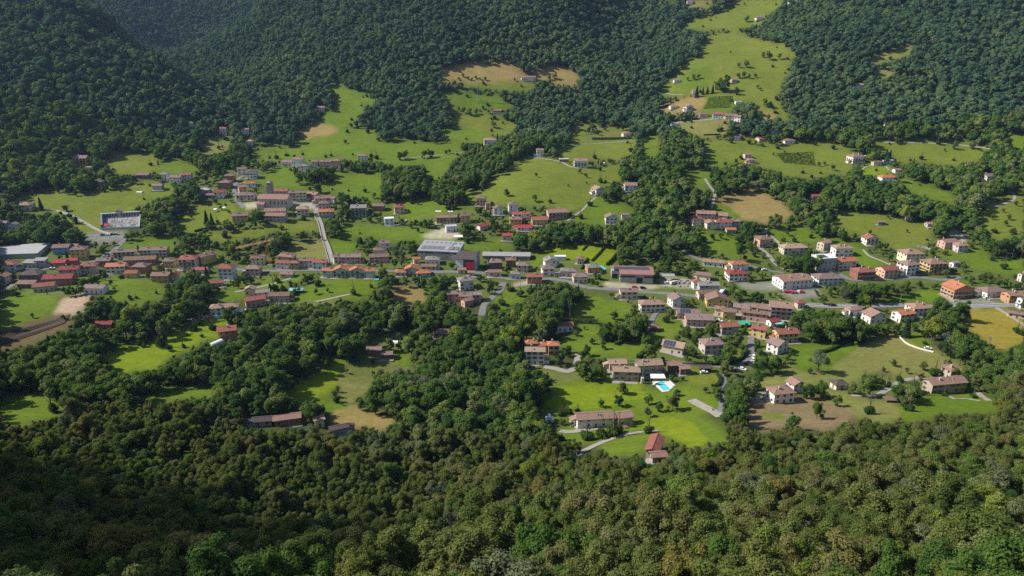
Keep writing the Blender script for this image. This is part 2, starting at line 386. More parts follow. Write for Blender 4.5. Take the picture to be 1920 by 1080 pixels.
def blur(a, n):
    for _ in range(n):
        q = np.pad(a, ((1, 1), (1, 1)) + ((0, 0),) * (a.ndim - 2), mode='edge')
        a = (q[:-2, 1:-1] + q[2:, 1:-1] + q[1:-1, :-2] + q[1:-1, 2:] + 4 * a) / 8
    return a
# rough grass creeps a little way under the trees at every edge
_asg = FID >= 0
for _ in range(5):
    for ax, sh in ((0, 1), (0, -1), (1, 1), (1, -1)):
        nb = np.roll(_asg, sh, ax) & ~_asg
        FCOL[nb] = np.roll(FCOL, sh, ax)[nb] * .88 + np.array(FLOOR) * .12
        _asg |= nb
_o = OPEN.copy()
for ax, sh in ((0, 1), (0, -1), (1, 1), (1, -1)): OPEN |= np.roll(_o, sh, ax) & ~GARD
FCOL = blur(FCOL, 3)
BLOCK = OPEN.copy()       # where no crown may hide what the photo shows
def block_rect(x0, y0, x1, y1):
    BLOCK[max(int(y0 / 2), 0):max(int(y1 / 2) + 1, 0), max(int(x0 / 2), 0):max(int(x1 / 2) + 1, 0)] = True
def look(mask, px, py):
    i = (np.asarray(px) / 2).astype(int); j = (np.asarray(py) / 2).astype(int)
    ok = (i >= 0) & (i < RW) & (j >= 0) & (j < RH)
    return np.where(ok, mask[np.clip(j, 0, RH - 1), np.clip(i, 0, RW - 1)], False)
# ---------------------------------------------------------------- materials
def new_mat(name):
    m = bpy.data.materials.new(name)
    m.use_nodes = True
    nt = m.node_tree
    return m, nt, nt.nodes['Principled BSDF']
def N(nt, kind, **kw):
    n = nt.nodes.new('ShaderNode' + kind)
    for k, v in kw.items():
        if k.startswith('i_'):
            n.inputs[int(k[2:]) if k[2:].isdigit() else k[2:]].default_value = v
        else:
            setattr(n, k, v)
    return n
def mixc(nt, fac, a, b, mode='MIX'):
    n = nt.nodes.new('ShaderNodeMix'); n.data_type = 'RGBA'; n.blend_type = mode
    for s, v in ((0, fac), (6, a), (7, b)):
        if isinstance(v, (int, float)): n.inputs[s].default_value = v
        elif isinstance(v, tuple): n.inputs[s].default_value = v if len(v) == 4 else v + (1,)
        else: nt.links.new(v, n.inputs[s])
    return n.outputs[2]
def ramp(nt, fac, stops):
    n = nt.nodes.new('ShaderNodeValToRGB')
    cr = n.color_ramp
    while len(cr.elements) < len(stops): cr.elements.new(0.5)
    for e, (p, c) in zip(cr.elements, stops):
        e.position = p; e.color = tuple(c) + (1,)
    nt.links.new(fac, n.inputs[0])
    return n.outputs[0]
def noise(nt, scale, detail=4.0, coord=None, rough=0.6):
    n = N(nt, 'TexNoise'); n.inputs['Scale'].default_value = scale; n.inputs['Detail'].default_value = detail
    n.inputs['Roughness'].default_value = rough
    if coord is not None: nt.links.new(coord, n.inputs['Vector'])
    return n.outputs[0]
def bumpn(nt, b, h, strength, dist):
    n = N(nt, 'Bump'); n.inputs['Strength'].default_value = strength; n.inputs['Distance'].default_value = dist
    nt.links.new(h, n.inputs['Height']); nt.links.new(n.outputs[0], b.inputs['Normal'])
def simple(name, c, rough=0.8, metal=0.0, var=0.25, scale=1.5, spec=0.3):
    m, nt, b = new_mat(name)
    tc = N(nt, 'TexCoord')
    f = noise(nt, scale, 5, tc.outputs['Object'])
    o = mixc(nt, f, tuple(x * (1 - var) for x in c), tuple(min(x * (1 + var), 1) for x in c))
    nt.links.new(o, b.inputs['Base Color'])
    b.inputs['Roughness'].default_value = rough; b.inputs['Metallic'].default_value = metal
    b.inputs['Specular IOR Level'].default_value = spec
    return m
def mat_ground():
    m, nt, b = new_mat('meadow_grass')
    at_ = N(nt, 'Attribute', attribute_name='field')
    geo = N(nt, 'NewGeometry')
    p = geo.outputs['Position']
    n1 = noise(nt, 0.05, 8, p, 0.7); n2 = noise(nt, 0.35, 6, p, 0.75); n3 = noise(nt, 0.009, 3, p)
    # long faint mowing and grazing lines
    mp = N(nt, 'Mapping'); mp.inputs['Rotation'].default_value = (0, 0, 0.5); mp.inputs['Scale'].default_value = (0.05, 0.45, 0.05)
    nt.links.new(p, mp.inputs[0])
    n4 = noise(nt, 1.0, 3, mp.outputs[0])
    c = mixc(nt, n1, (0.62, 0.68, 0.58), (1.36, 1.26, 1.15))
    c2 = mixc(nt, n2, (0.5, 0.54, 0.5), (1.5, 1.46, 1.42))
    c4 = mixc(nt, n4, (0.74, 0.78, 0.74), (1.26, 1.22, 1.2))
    c3 = mixc(nt, n3, (1.12, 0.97, 1.1), (0.88, 1.04, 0.85))
    o = at_.outputs['Color']
    for k in (c, c2, c3, c4): o = mixc(nt, 1.0, o, k, 'MULTIPLY')
    nt.links.new(o, b.inputs['Base Color'])
    b.inputs['Roughness'].default_value = 1.0; b.inputs['Specular IOR Level'].default_value = 0.05
    bumpn(nt, b, n2, 0.6, 0.5)
    return m
def mat_leaf(name, stops, trans=0.28, clump=0.5):
    m, nt, b = new_mat(name)
    nt.nodes.remove(b)
    oi = N(nt, 'ObjectInfo')
    c = ramp(nt, oi.outputs['Random'], stops)
    geo = N(nt, 'NewGeometry')
    n = noise(nt, clump, 3, geo.outputs['Position'])
    c = mixc(nt, 1.0, c, mixc(nt, n, (0.55, 0.6, 0.6), (1.45, 1.4, 1.25)), 'MULTIPLY')
    c = mixc(nt, 1.0, c, mixc(nt, geo.outputs['Random Per Island'], (0.75, 0.78, 0.75), (1.25, 1.22, 1.2)), 'MULTIPLY')
    d = N(nt, 'BsdfDiffuse'); t = N(nt, 'BsdfTranslucent'); ms = N(nt, 'MixShader')
    nt.links.new(c, d.inputs[0])
    nt.links.new(mixc(nt, 1.0, c, (1.1, 1.25, 0.5), 'MULTIPLY'), t.inputs[0])
    ms.inputs[0].default_value = trans
    nt.links.new(d.outputs[0], ms.inputs[1]); nt.links.new(t.outputs[0], ms.inputs[2])
    nt.links.new(ms.outputs[0], nt.nodes['Material Output'].inputs[0])
    return m
def mat_objcolor(name, rough, scale, lo, hi, bumps=None, stripes=None, streak=False):
    m, nt, b = new_mat(name)
    oi = N(nt, 'ObjectInfo'); tc = N(nt, 'TexCoord')
    n = noise(nt, scale, 6, tc.outputs['Object'], 0.7)
    c = mixc(nt, 1.0, oi.outputs['Color'], mixc(nt, n, lo, hi), 'MULTIPLY')
    if streak:
        mp = N(nt, 'Mapping'); mp.inputs['Scale'].default_value = (1.1, 1.1, 0.16)
        nt.links.new(tc.outputs['Object'], mp.inputs[0])
        s = noise(nt, 1.0, 5, mp.outputs[0], 0.7)
        c = mixc(nt, 1.0, c, mixc(nt, s, (0.80, 0.79, 0.77), (1.12, 1.12, 1.12)), 'MULTIPLY')
    if stripes:
        w = N(nt, 'TexWave', wave_type='BANDS', bands_direction='X'); w.inputs['Scale'].default_value = stripes
        w.inputs['Distortion'].default_value = 0.6
        nt.links.new(tc.outputs['Object'], w.inputs[0])
        n2 = noise(nt, 3.2, 3, tc.outputs['Object'], 0.8)
        c = mixc(nt, 1.0, c, mixc(nt, w.outputs[0], (0.78, 0.76, 0.76), (1.1, 1.1, 1.1)), 'MULTIPLY')
        c = mixc(nt, 1.0, c, mixc(nt, n2, (0.55, 0.56, 0.6), (1.42, 1.4, 1.34)), 'MULTIPLY')
        bumpn(nt, b, w.outputs[0], 0.5, 0.08)
    nt.links.new(c, b.inputs['Base Color'])
    b.inputs['Roughness'].default_value = rough; b.inputs['Specular IOR Level'].default_value = 0.2
    return m
M = {}
M['ground'] = mat_ground()
M['wall'] = mat_objcolor('plaster_wall', 0.9, 0.5, (0.82, 0.81, 0.80), (1.1, 1.1, 1.1), streak=True)
M['stone'] = mat_objcolor('rubble_stone', 0.95, 2.2, (0.55, 0.55, 0.55), (1.35, 1.32, 1.3), streak=True)
M['roof'] = mat_objcolor('clay_roof_tiles', 0.85, 0.35, (0.6, 0.64, 0.7), (1.35, 1.28, 1.2), stripes=1.6)
M['metal_roof'] = mat_objcolor('sheet_metal_roof', 0.5, 0.25, (0.85, 0.85, 0.86), (1.12, 1.12, 1.12))
M['paint'] = mat_objcolor('painted_surface', 0.5, 0.8, (0.9, 0.9, 0.9), (1.08, 1.08, 1.08))
M['glass'] = simple('dark_window_glass', (0.03, 0.035, 0.045), 0.15, spec=0.6)
M['frame'] = simple('pale_window_frame', (0.6, 0.57, 0.52), 0.7)
M['shutter'] = simple('brown_wooden_shutter', (0.16, 0.09, 0.05), 0.8)
M['wood'] = simple('weathered_wood', (0.16, 0.10, 0.065), 0.9)
M['concrete'] = simple('pale_concrete', (0.27, 0.26, 0.235), 0.9, scale=0.8)
M['asphalt'] = simple('worn_asphalt', (0.15, 0.15, 0.155), 0.9, scale=0.25)
M['gravel'] = simple('pale_gravel', (0.255, 0.24, 0.215), 0.95, scale=0.6)
M['marking'] = simple('road_paint', (0.75, 0.75, 0.72), 0.7, scale=2)
M['panel'] = simple('solar_panel', (0.030, 0.040, 0.075), 0.25, spec=0.5)
M['metal'] = simple('galvanised_metal', (0.38, 0.38, 0.38), 0.5, 0.3)
M['rubber'] = simple('tyre_rubber', (0.03, 0.03, 0.03), 0.9)
M['water'] = simple('pool_water', (0.10, 0.50, 0.58), 0.08, spec=0.5, var=0.1)
M['film'] = simple('white_tunnel_film', (0.75, 0.76, 0.78), 0.35, var=0.08)
M['bark'] = simple('tree_bark', (0.11, 0.085, 0.06), 0.95, scale=3)
M['leaf_oak'] = mat_leaf('oak_leaves', [(0.0, (0.075, 0.106, 0.030)), (0.3, (0.100, 0.130, 0.036)), (0.55, (0.118, 0.142, 0.048)), (0.75, (0.135, 0.148, 0.042)), (0.88, (0.140, 0.152, 0.066)), (0.96, (0.150, 0.136, 0.046)), (1.0, (0.120, 0.180, 0.026))], .3)
M['leaf_valley'] = mat_leaf('valley_leaves', [(0.0, (0.046, 0.094, 0.028)), (0.3, (0.070, 0.126, 0.030)), (0.6, (0.094, 0.150, 0.036)), (0.82, (0.126, 0.172, 0.044)), (0.93, (0.156, 0.180, 0.082)), (1.0, (0.170, 0.215, 0.030))], .3)
M['leaf_far'] = mat_leaf('hillside_leaves', [(0.0, (0.050, 0.098, 0.056)), (0.5, (0.070, 0.124, 0.066)), (0.9, (0.090, 0.142, 0.076)), (1.0, (0.102, 0.168, 0.060))], .2, clump=0.12)
M['leaf_far2'] = mat_leaf('hillside_beech_leaves', [(0.0, (0.076, 0.124, 0.056)), (0.5, (0.098, 0.148, 0.068)), (0.9, (0.120, 0.160, 0.082)), (1.0, (0.130, 0.186, 0.066))], .2, clump=0.12)
M['leaf_far3'] = mat_leaf('hillside_hornbeam_leaves', [(0.0, (0.040, 0.082, 0.052)), (0.6, (0.058, 0.106, 0.062)), (1.0, (0.080, 0.124, 0.074))], .2, clump=0.12)
M['needle'] = mat_leaf('conifer_needles', [(0.0, (0.022, 0.042, 0.022)), (1.0, (0.036, 0.058, 0.030))], 0.12)
M['hedge'] = mat_leaf('hedge_leaves', [(0.0, (0.030, 0.062, 0.016)), (1.0, (0.055, 0.090, 0.022))], 0.2)
M['leaf_pale'] = mat_leaf('silver_willow_leaves', [(0.0, (0.100, 0.125, 0.070)), (1.0, (0.130, 0.152, 0.088))], 0.25)

# ---------------------------------------------------------------- mesh helpers
class MB:
    def __init__(s): s.v = []; s.f = []; s.m = []
    def quad(s, a, b, c, d, m=0):
        k = len(s.v); s.v += [a, b, c, d]; s.f.append((k, k + 1, k + 2, k + 3)); s.m.append(m)
    def tri(s, a, b, c, m=0):
        k = len(s.v); s.v += [a, b, c]; s.f.append((k, k + 1, k + 2)); s.m.append(m)
    def poly(s, pts, m=0):
        k = len(s.v); s.v += list(pts); s.f.append(tuple(range(k, k + len(pts)))); s.m.append(m)
    def box(s, x0, y0, z0, x1, y1, z1, m=0):
        k = len(s.v)
        s.v += [(x0, y0, z0), (x1, y0, z0), (x1, y1, z0), (x0, y1, z0), (x0, y0, z1), (x1, y0, z1), (x1, y1, z1), (x0, y1, z1)]
        for f in ((0, 3, 2, 1), (4, 5, 6, 7), (0, 1, 5, 4), (1, 2, 6, 5), (2, 3, 7, 6), (3, 0, 4, 7)):
            s.f.append(tuple(k + i for i in f)); s.m.append(m)
    def bar(s, a, b, r, n=4, r2=None, m=0):
        a, b = Vector(a), Vector(b); d = (b - a).normalized()
        p = d.orthogonal().normalized(); q = d.cross(p); r2 = r if r2 is None else r2
        k = len(s.v)
        for c, rr in ((a, r), (b, r2)):
            for i in range(n):
                t = 2 * math.pi * (i + 0.5) / n
                s.v.append(tuple(c + (p * math.cos(t) + q * math.sin(t)) * rr))
        for i in range(n):
            j = (i + 1) % n; s.f.append((k + i, k + j, k + n + j, k + n + i)); s.m.append(m)
        s.f.append(tuple(k + n + i for i in range(n))); s.m.append(m)
        s.f.append(tuple(k + i for i in reversed(range(n)))); s.m.append(m)
    def prism(s, prof, y0, y1, m=0):     # profile in x,z extruded along y
        k = len(s.v); n = len(prof)
        s.v += [(x, y0, z) for x, z in prof] + [(x, y1, z) for x, z in prof]
        for i in range(n):
            j = (i + 1) % n; s.f.append((k + i, k + j, k + n + j, k + n + i)); s.m.append(m)
        s.f.append(tuple(k + i for i in reversed(range(n)))); s.m.append(m)
        s.f.append(tuple(k + n + i for i in range(n))); s.m.append(m)
    def slab(s, top, th, m=0):           # a roof plane given by its top outline, with thickness
        k = len(s.v); n = len(top)
        s.v += [tuple(p) for p in top] + [(p[0], p[1], p[2] - th) for p in top]
        s.f.append(tuple(range(k, k + n))); s.m.append(m)
        s.f.append(tuple(k + n + i for i in reversed(range(n)))); s.m.append(m)
        for i in range(n):
            j = (i + 1) % n; s.f.append((k + j, k + i, k + n + i, k + n + j)); s.m.append(m)
    def mesh(s, name, mats):
        me = bpy.data.meshes.new(name)
        me.from_pydata([tuple(v) for v in s.v], [], s.f)
        for m in (mats if isinstance(mats, (list, tuple)) else [mats]): me.materials.append(m)
        if any(s.m): me.polygons.foreach_set('material_index', s.m)
        return me
def link(name, me, parent=None, loc=None, color=None):
    o = bpy.data.objects.new(name, me)
    COL.objects.link(o)
    if parent is not None: o.parent = parent
    if loc is not None: o.location = loc
    if color is not None: o.color = tuple(color) + (1,)
    return o
def tag(o, label=None, cat=None, group=None, kind=None):
    if label: o['label'] = label
    if cat: o['category'] = cat
    if group: o['group'] = group
    if kind: o['kind'] = kind
    return o
def empty(name, loc, rz=0.0):
    o = link(name, None, None, loc); o.rotation_euler = (0, 0, rz); o.empty_display_size = 1.0
    return o
# ---------------------------------------------------------------- ground, split where the open land changes
def build_ground():
    nu, nr = 640, 560
    us = np.linspace(-1.06, 1.06, nu)
    ys = np.geomspace(30 + 60, 2550 + 60, nr) - 60
    U, Yg = np.meshgrid(us, ys)
    X = U * (Yg + 130)
    Z = Hq(X, Yg)
    px, py, dep = project(X, Yg, Z)
    vis = (Yg < first_hit(px, py) * 1.06)
    inside = (px > 0) & (px < 1919) & (py > 0) & (py < 1079) & vis
    fx = np.clip(px / 2 - 0.5, 0, RW - 1.001); fy = np.clip(py / 2 - 0.5, 0, RH - 1.001)
    i = fx.astype(int); j = fy.astype(int); a = (fx - i)[..., None]; b = (fy - j)[..., None]
    c = (FCOL[j, i] * (1 - a) + FCOL[j, i + 1] * a) * (1 - b) + (FCOL[j + 1, i] * (1 - a) + FCOL[j + 1, i + 1] * a) * b
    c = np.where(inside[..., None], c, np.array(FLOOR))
    fid = np.where(inside, FID[np.clip((py / 2).astype(int), 0, RH - 1), np.clip((px / 2).astype(int), 0, RW - 1)], -1)
    # normals
    e = 2.0
    nx = -(Hq(X + e, Yg) - Hq(X - e, Yg)) / (2 * e); ny = -(Hq(X, Yg + e) - Hq(X, Yg - e)) / (2 * e)
    nl = np.sqrt(nx * nx + ny * ny + 1)
    NR = np.stack([nx / nl, ny / nl, 1 / nl], -1).reshape(-1, 3)
    V3 = np.stack([X, Yg, Z], -1).reshape(-1, 3)
    C4 = np.concatenate([c, np.ones(c.shape[:2] + (1,))], -1).reshape(-1, 4)
    idx = np.arange(nu * nr).reshape(nr, nu)
    F = np.stack([idx[:-1, :-1], idx[:-1, 1:], idx[1:, 1:], idx[1:, :-1]], -1).reshape(-1, 4)
    ff = fid[:-1, :-1].reshape(-1)
    kinds = {'green': 'meadow', 'bright': 'meadow', 'olive': 'meadow', 'dry': 'mown_field', 'tan': 'dry_field', 'yellow': 'stubble_field', 'earth': 'bare_earth', 'plough': 'ploughed_field', 'sand': 'riding_arena', 'gravel': 'gravel_yard', 'asphalt': 'parking_area', 'garden': 'village_ground', 'rough': 'rough_grass'}
    cls = np.array([FIELDS.index(f) for f in FIELDS])
    names = ['forest_floor'] + [kinds.get(k, 'forest_floor') for k, _ in FIELDS]
    for name in dict.fromkeys(names):
        ids = [k - 1 for k, n in enumerate(names) if n == name]
        sel = F[np.isin(ff, ids)]
        if len(sel) == 0: continue
        used, inv = np.unique(sel, return_inverse=True)
        me = bpy.data.meshes.new(name)
        me.vertices.add(len(used)); me.vertices.foreach_set('co', V3[used].ravel())
        me.loops.add(sel.size); me.loops.foreach_set('vertex_index', inv.reshape(-1).astype(np.int32))
        me.polygons.add(len(sel)); me.polygons.foreach_set('loop_start', np.arange(0, sel.size, 4, dtype=np.int32))
        me.update(calc_edges=True)
        me.polygons.foreach_set('use_smooth', np.ones(len(sel), bool))
        ca = me.color_attributes.new('field', 'FLOAT_COLOR', 'POINT')
        ca.data.foreach_set('color', C4[used].ravel())
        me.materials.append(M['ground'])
        me.normals_split_custom_set_from_vertices(NR[used])
        tag(link(name, me), {'forest_floor': 'dark ground under the trees of valley and hills', 'meadow': 'green grass meadows between the woods and houses', 'mown_field': 'pale mown hay fields', 'dry_field': 'dry tan fields on the slopes', 'village_ground': 'gardens and yards among the houses'}.get(name, name.replace('_', ' ') + ' in the valley'), None, None, 'structure')
build_ground()

# ---------------------------------------------------------------- roads and paths
def densify(pl, step):
    pl = [Vector(p) for p in pl]
    out = []
    # Catmull-Rom in plan, then even steps
    q = [pl[0] * 2 - pl[1]] + pl + [pl[-1] * 2 - pl[-2]]
    for i in range(1, len(q) - 2):
        a, b, c, d = q[i - 1:i + 3]
        n = max(int((c - b).length / step), 1)
        for k in range(n):
            t = k / n
            out.append(0.5 * ((2 * b) + (c - a) * t + (2 * a - 5 * b + 4 * c - d) * t * t + (3 * b - a - 3 * c + d) * t ** 3))
    out.append(pl[-1])
    return out
def ribbon(pl, w, lift, mat, name, across=4, th=0.0):
    mb = MB(); n = len(pl)
    rows = []
    for i, p in enumerate(pl):
        t = (pl[min(i + 1, n - 1)] - pl[max(i - 1, 0)]); t.z = 0; t.normalize()
        s = Vector((-t.y, t.x, 0))
        row = []
        for k in range(across + 1):
            q = p + s * (w * (k / across - 0.5))
            row.append((q.x, q.y, float(Hq(q.x, q.y)) + lift))
        if th:
            row = [(row[0][0], row[0][1], row[0][2] - th)] + row + [(row[-1][0], row[-1][1], row[-1][2] - th)]
        rows.append(row)
    k = len(rows[0])
    mb.v = [v for r in rows for v in r]
    for i in range(n - 1):
        for j in range(k - 1):
            mb.f.append((i * k + j, (i + 1) * k + j, (i + 1) * k + j + 1, i * k + j + 1)); mb.m.append(0)
    return link(name, mb.mesh(name, mat))
ROADS = [  # name, label, material, width, way points
 ('road', 'main asphalt road along the valley past the yellow field', 'asphalt', 7.0, [(1500, 571), (1560, 574), (1640, 573), (1720, 573), (1800, 575), (1870, 573), (1925, 571)]),
 ('road', 'village road beside the long stone-yard hedge', 'asphalt', 6.0, [(1100, 540), (1170, 545), (1240, 550), (1300, 555), (1360, 566), (1420, 572), (1500, 571)]),
 ('road', 'road in front of the red and yellow apartment houses', 'asphalt', 6.0, [(1500, 518), (1560, 511), (1600, 525), (1660, 523), (1720, 520), (1770, 525), (1800, 520)]),
 ('road', 'lane curving down past the parked cars', 'asphalt', 5.0, [(1418, 622), (1408, 640), (1410, 660), (1400, 678), (1375, 690), (1320, 684), (1270, 682)]),
 ('road', 'lane dropping beside the oval lawn', 'asphalt', 3.5, [(1352, 700), (1358, 715), (1350, 730), (1354, 752), (1350, 775)]),
 ('path', 'white gravel drive below the stone walls', 'gravel', 6.0, [(1296, 750), (1315, 760), (1340, 773), (1352, 782)]),
 ('road', 'straight walled avenue climbing to the church', 'gravel', 6.0, [(622, 492), (614, 465), (607, 445), (601, 420), (594, 405), (592, 388), (586, 380)]),
 ('road', 'street through the old village by the church', 'asphalt', 5.0, [(458, 390), (447, 378), (441, 365), (440, 352), (448, 335), (460, 328)]),
 ('road', 'main street through the lower village', 'asphalt', 5.5, [(0, 548), (60, 515), (105, 500), (170, 492), (200, 478), (222, 462), (232, 448), (210, 443), (165, 441)]),
 ('road', 'shaded lane running down to the stream', 'asphalt', 5.0, [(392, 530), (372, 548), (355, 562), (340, 580)]),
 ('road', 'street past the grey factory hall', 'asphalt', 5.5, [(440, 505), (520, 508), (600, 507), (700, 508), (800, 510), (900, 512), (960, 524), (1040, 524), (1100, 535)]),
 ('road', 'blue-shadowed lane beside the mauve-roofed houses', 'asphalt', 6.0, [(944, 530), (938, 545), (925, 556), (908, 572), (903, 592)]),
 ('path', 'pale footpath over the grass knoll', 'concrete', 3.2, [(1064, 414), (1078, 404), (1092, 394), (1105, 380), (1118, 370)]),
 ('path', 'straight pale track along the meadow edge', 'concrete', 3.2, [(592, 566), (620, 560), (656, 552)]),
 ('path', 'farm track below the hill field', 'concrete', 3.0, [(1064, 271), (1110, 270), (1150, 267), (1190, 264)]),
 ('path', 'farm track above the grass knoll', 'concrete', 3.0, [(985, 292), (1015, 297), (1050, 303), (1068, 312), (1090, 316)]),
 ('path', 'path across the lower meadow slope', 'concrete', 3.0, [(750, 299), (790, 294), (830, 290), (866, 286)]),
 ('path', 'grey track from the far-left house to the cemetery', 'gravel', 4.0, [(80, 394), (110, 396), (140, 407), (165, 421), (190, 434), (215, 440)]),
 ('road', 'road behind the pale apartment building', 'asphalt', 4.5, [(1252, 453), (1275, 466), (1310, 482), (1350, 490), (1400, 497), (1430, 505), (1470, 512)]),
 ('path', 'drive winding up to the peach apartment house', 'gravel', 4.5, [(1478, 508), (1455, 495), (1440, 478), (1425, 465)]),
 ('path', 'pale track past the white house with red roof', 'concrete', 3.0, [(1618, 468), (1630, 480), (1650, 488), (1672, 498)]),
 ('path', 'curving gravel track on the right-hand hillside', 'gravel', 3.5, [(1862, 388), (1885, 382), (1902, 372), (1898, 362), (1880, 357)]),
 ('path', 'drive to the rubble-walled farmhouse', 'gravel', 4.0, [(1596, 742), (1640, 742), (1665, 730), (1690, 715), (1725, 708)]),
 ('path', 'drive behind the rubble-walled farmhouse', 'gravel', 3.0, [(1830, 732), (1842, 744), (1856, 752)]),
 ('path', 'garden path below the rubble-walled farmhouse', 'gravel', 2.0, [(1778, 742), (1790, 748), (1815, 748), (1838, 752)]),
 ('path', 'pale drive in front of the white farmhouse', 'gravel', 4.5, [(1050, 808), (1062, 810), (1090, 808), (1125, 803)]),
 ('road', 'lane curving between the two tiled farmhouses', 'gravel', 4.0, [(1075, 864), (1085, 852), (1110, 838), (1150, 822), (1190, 812), (1235, 808)]),
 ('path', 'garden drive below the grey tall house', 'gravel', 5.0, [(1020, 688), (1045, 692), (1065, 697), (1080, 686), (1084, 664)]),
 ('road', 'lane between hedges in the garden quarter', 'asphalt', 4.0, [(1218, 620), (1222, 605), (1226, 592), (1240, 580)]),
 ('path', 'track along the olive pasture on the right hill', 'concrete', 2.6, [(1658, 267), (1700, 267), (1750, 269), (1800, 272), (1862, 279)]),
 ('path', 'drive on the sunny shelf below the long white house', 'gravel', 3.5, [(1255, 232), (1280, 229), (1310, 226), (1345, 224)]),
 ('path', 'gravel ring round the oval lawn', 'gravel', 2.5, [(1617, 322), (1618, 316), (1632, 311), (1658, 311), (1668, 320)]),
 ('path', 'track on the high meadow slope', 'concrete', 2.5, [(1240, 174), (1262, 177), (1280, 178)]),
 ('path', 'steep track by the wood above the hamlet', 'gravel', 3.5, [(1322, 335), (1330, 348), (1340, 362), (1338, 375), (1334, 390)]),
 ('path', 'gravel lane beside the yellow field', 'concrete', 4.0, [(1868, 577), (1890, 590), (1925, 612)]),
 ('path', 'pale drive by the terrace house', 'gravel', 4.0, [(354, 598), (375, 602), (390, 592), (400, 588)]),
 ('path', 'drive to the tan farm complex on the left slope', 'gravel', 3.5, [(440, 548), (480, 540), (520, 530), (545, 522)]),
]
RPIX = []
for nm, lab, mt, w, pl in ROADS:
    pts3 = [at(x, y) for x, y in pl]
    w = w * (.6 if mt == 'concrete' else .8); d = densify([(p.x, p.y, 0) for p in pts3], 3.0)
    o = ribbon(d, w, 0.22, M[mt], nm, 4, 0.5)
    tag(o, lab, None, None, 'structure')
    for p in d:
        z = float(Hq(p.x, p.y)); a, b, dep = project(p.x, p.y, z)
        hw = FPX * w * 0.4 / float(dep)
        if 'shaded' not in lab: block_rect(a - hw, b - 2, a + hw, b + 2)
    if nm == 'road' and mt == 'asphalt' and w >= 5.5 and 'yellow field' in lab:
        c = ribbon(d, 0.25, 0.235, M['marking'], 'centre_line', 1); c.parent = o
        for sgn in (-1, 1):
            dd = []
            for i, p in enumerate(d):
                t = d[min(i + 1, len(d) - 1)] - d[max(i - 1, 0)]; t.normalize()
                dd.append(p + Vector((-t.y, t.x, 0)) * sgn * 2.5)
            c = ribbon(dd, 0.2, 0.24, M['marking'], 'edge_line', 1); c.parent = o
# ---------------------------------------------------------------- buildings
WALLC = {'white': (0.74, 0.73, 0.70), 'cream': (0.68, 0.60, 0.46), 'yellow': (0.62, 0.47, 0.17), 'ochre': (0.52, 0.33, 0.13), 'peach': (0.62, 0.41, 0.29), 'pink': (0.58, 0.36, 0.32),
 'grey': (0.44, 0.43, 0.41), 'blue': (0.16, 0.33, 0.58), 'pale blue': (0.55, 0.63, 0.66), 'teal': (0.46, 0.58, 0.53), 'red': (0.32, 0.11, 0.085), 'orange': (0.52, 0.27, 0.14), 'brick': (0.36, 0.17, 0.11),
 'stone': (0.42, 0.37, 0.31), 'brown': (0.19, 0.12, 0.085), 'lilac': (0.52, 0.45, 0.45), 'beige': (0.54, 0.46, 0.37), 'dark': (0.07, 0.065, 0.065), 'green': (0.05, 0.36, 0.27)}
ROOFC = {'red': (0.27, 0.105, 0.08), 'bright red': (0.34, 0.055, 0.06), 'orange': (0.40, 0.165, 0.09), 'brown': (0.21, 0.14, 0.11), 'tan': (0.34, 0.25, 0.185), 'rosy': (0.29, 0.185, 0.15),
 'grey': (0.23, 0.22, 0.21), 'dark': (0.095, 0.075, 0.075), 'mauve': (0.235, 0.17, 0.155), 'white': (0.72, 0.72, 0.70), 'dark red': (0.25, 0.06, 0.055), 'teal': (0.08, 0.42, 0.38), 'pale grey': (0.42, 0.43, 0.44)}
def window_mesh(w, h, shutter):
    mb = MB()
    mb.box(-w / 2 - .10, -0.07, -0.10, w / 2 + .10, 0.02, h + .10, 0)
    mb.box(-w / 2, -0.10, 0, w / 2, -0.05, h, 1)
    if shutter:
        for s in (-1, 1):
            x = s * (w / 2 + .12 + w * .22); mb.box(x - w * .22, -0.13, 0, x + w * .22, -0.075, h, 2)
    return mb.mesh('window', [M['frame'], M['glass'], M['shutter']])
WIN = [window_mesh(1.05, 1.35, True), window_mesh(1.2, 1.4, False), window_mesh(1.9, 1.5, False), window_mesh(1.1, 2.8, False)]
def door_mesh():
    mb = MB(); mb.box(-.65, -.08, 0, .65, .02, 2.3, 0); mb.box(-.5, -.11, 0, .5, -.05, 2.15, 1)
    return mb.mesh('door', [M['frame'], M['shutter']])
DOOR = door_mesh()
def chimney_mesh():
    mb = MB(); mb.box(-.35, -.35, -.9, .35, .35, 1.0, 0); mb.box(-.48, -.48, 1.0, .48, .48, 1.14, 0); mb.box(-.3, -.3, 1.14, .3, .3, 1.32, 0)
    return mb.mesh('chimney', M['wall'])
CHIM = chimney_mesh()
def panel_mesh(w, h):
    mb = MB(); mb.box(-w / 2, -h / 2, 0, w / 2, h / 2, .06, 0); mb.box(-w / 2 + .04, -h / 2 + .04, .06, w / 2 - .04, h / 2 - .04, .072, 1)
    return mb.mesh('solar_panel', [M['metal'], M['panel']])
PANEL = panel_mesh(1.7, 1.05)
def skylight_mesh():
    mb = MB(); mb.box(-.5, -.7, -.05, .5, .7, .09, 0); mb.box(-.4, -.6, .09, .4, .6, .1, 1)
    return mb.mesh('skylight', [M['metal'], M['glass']])
SKY_M = skylight_mesh()
HRECT = []
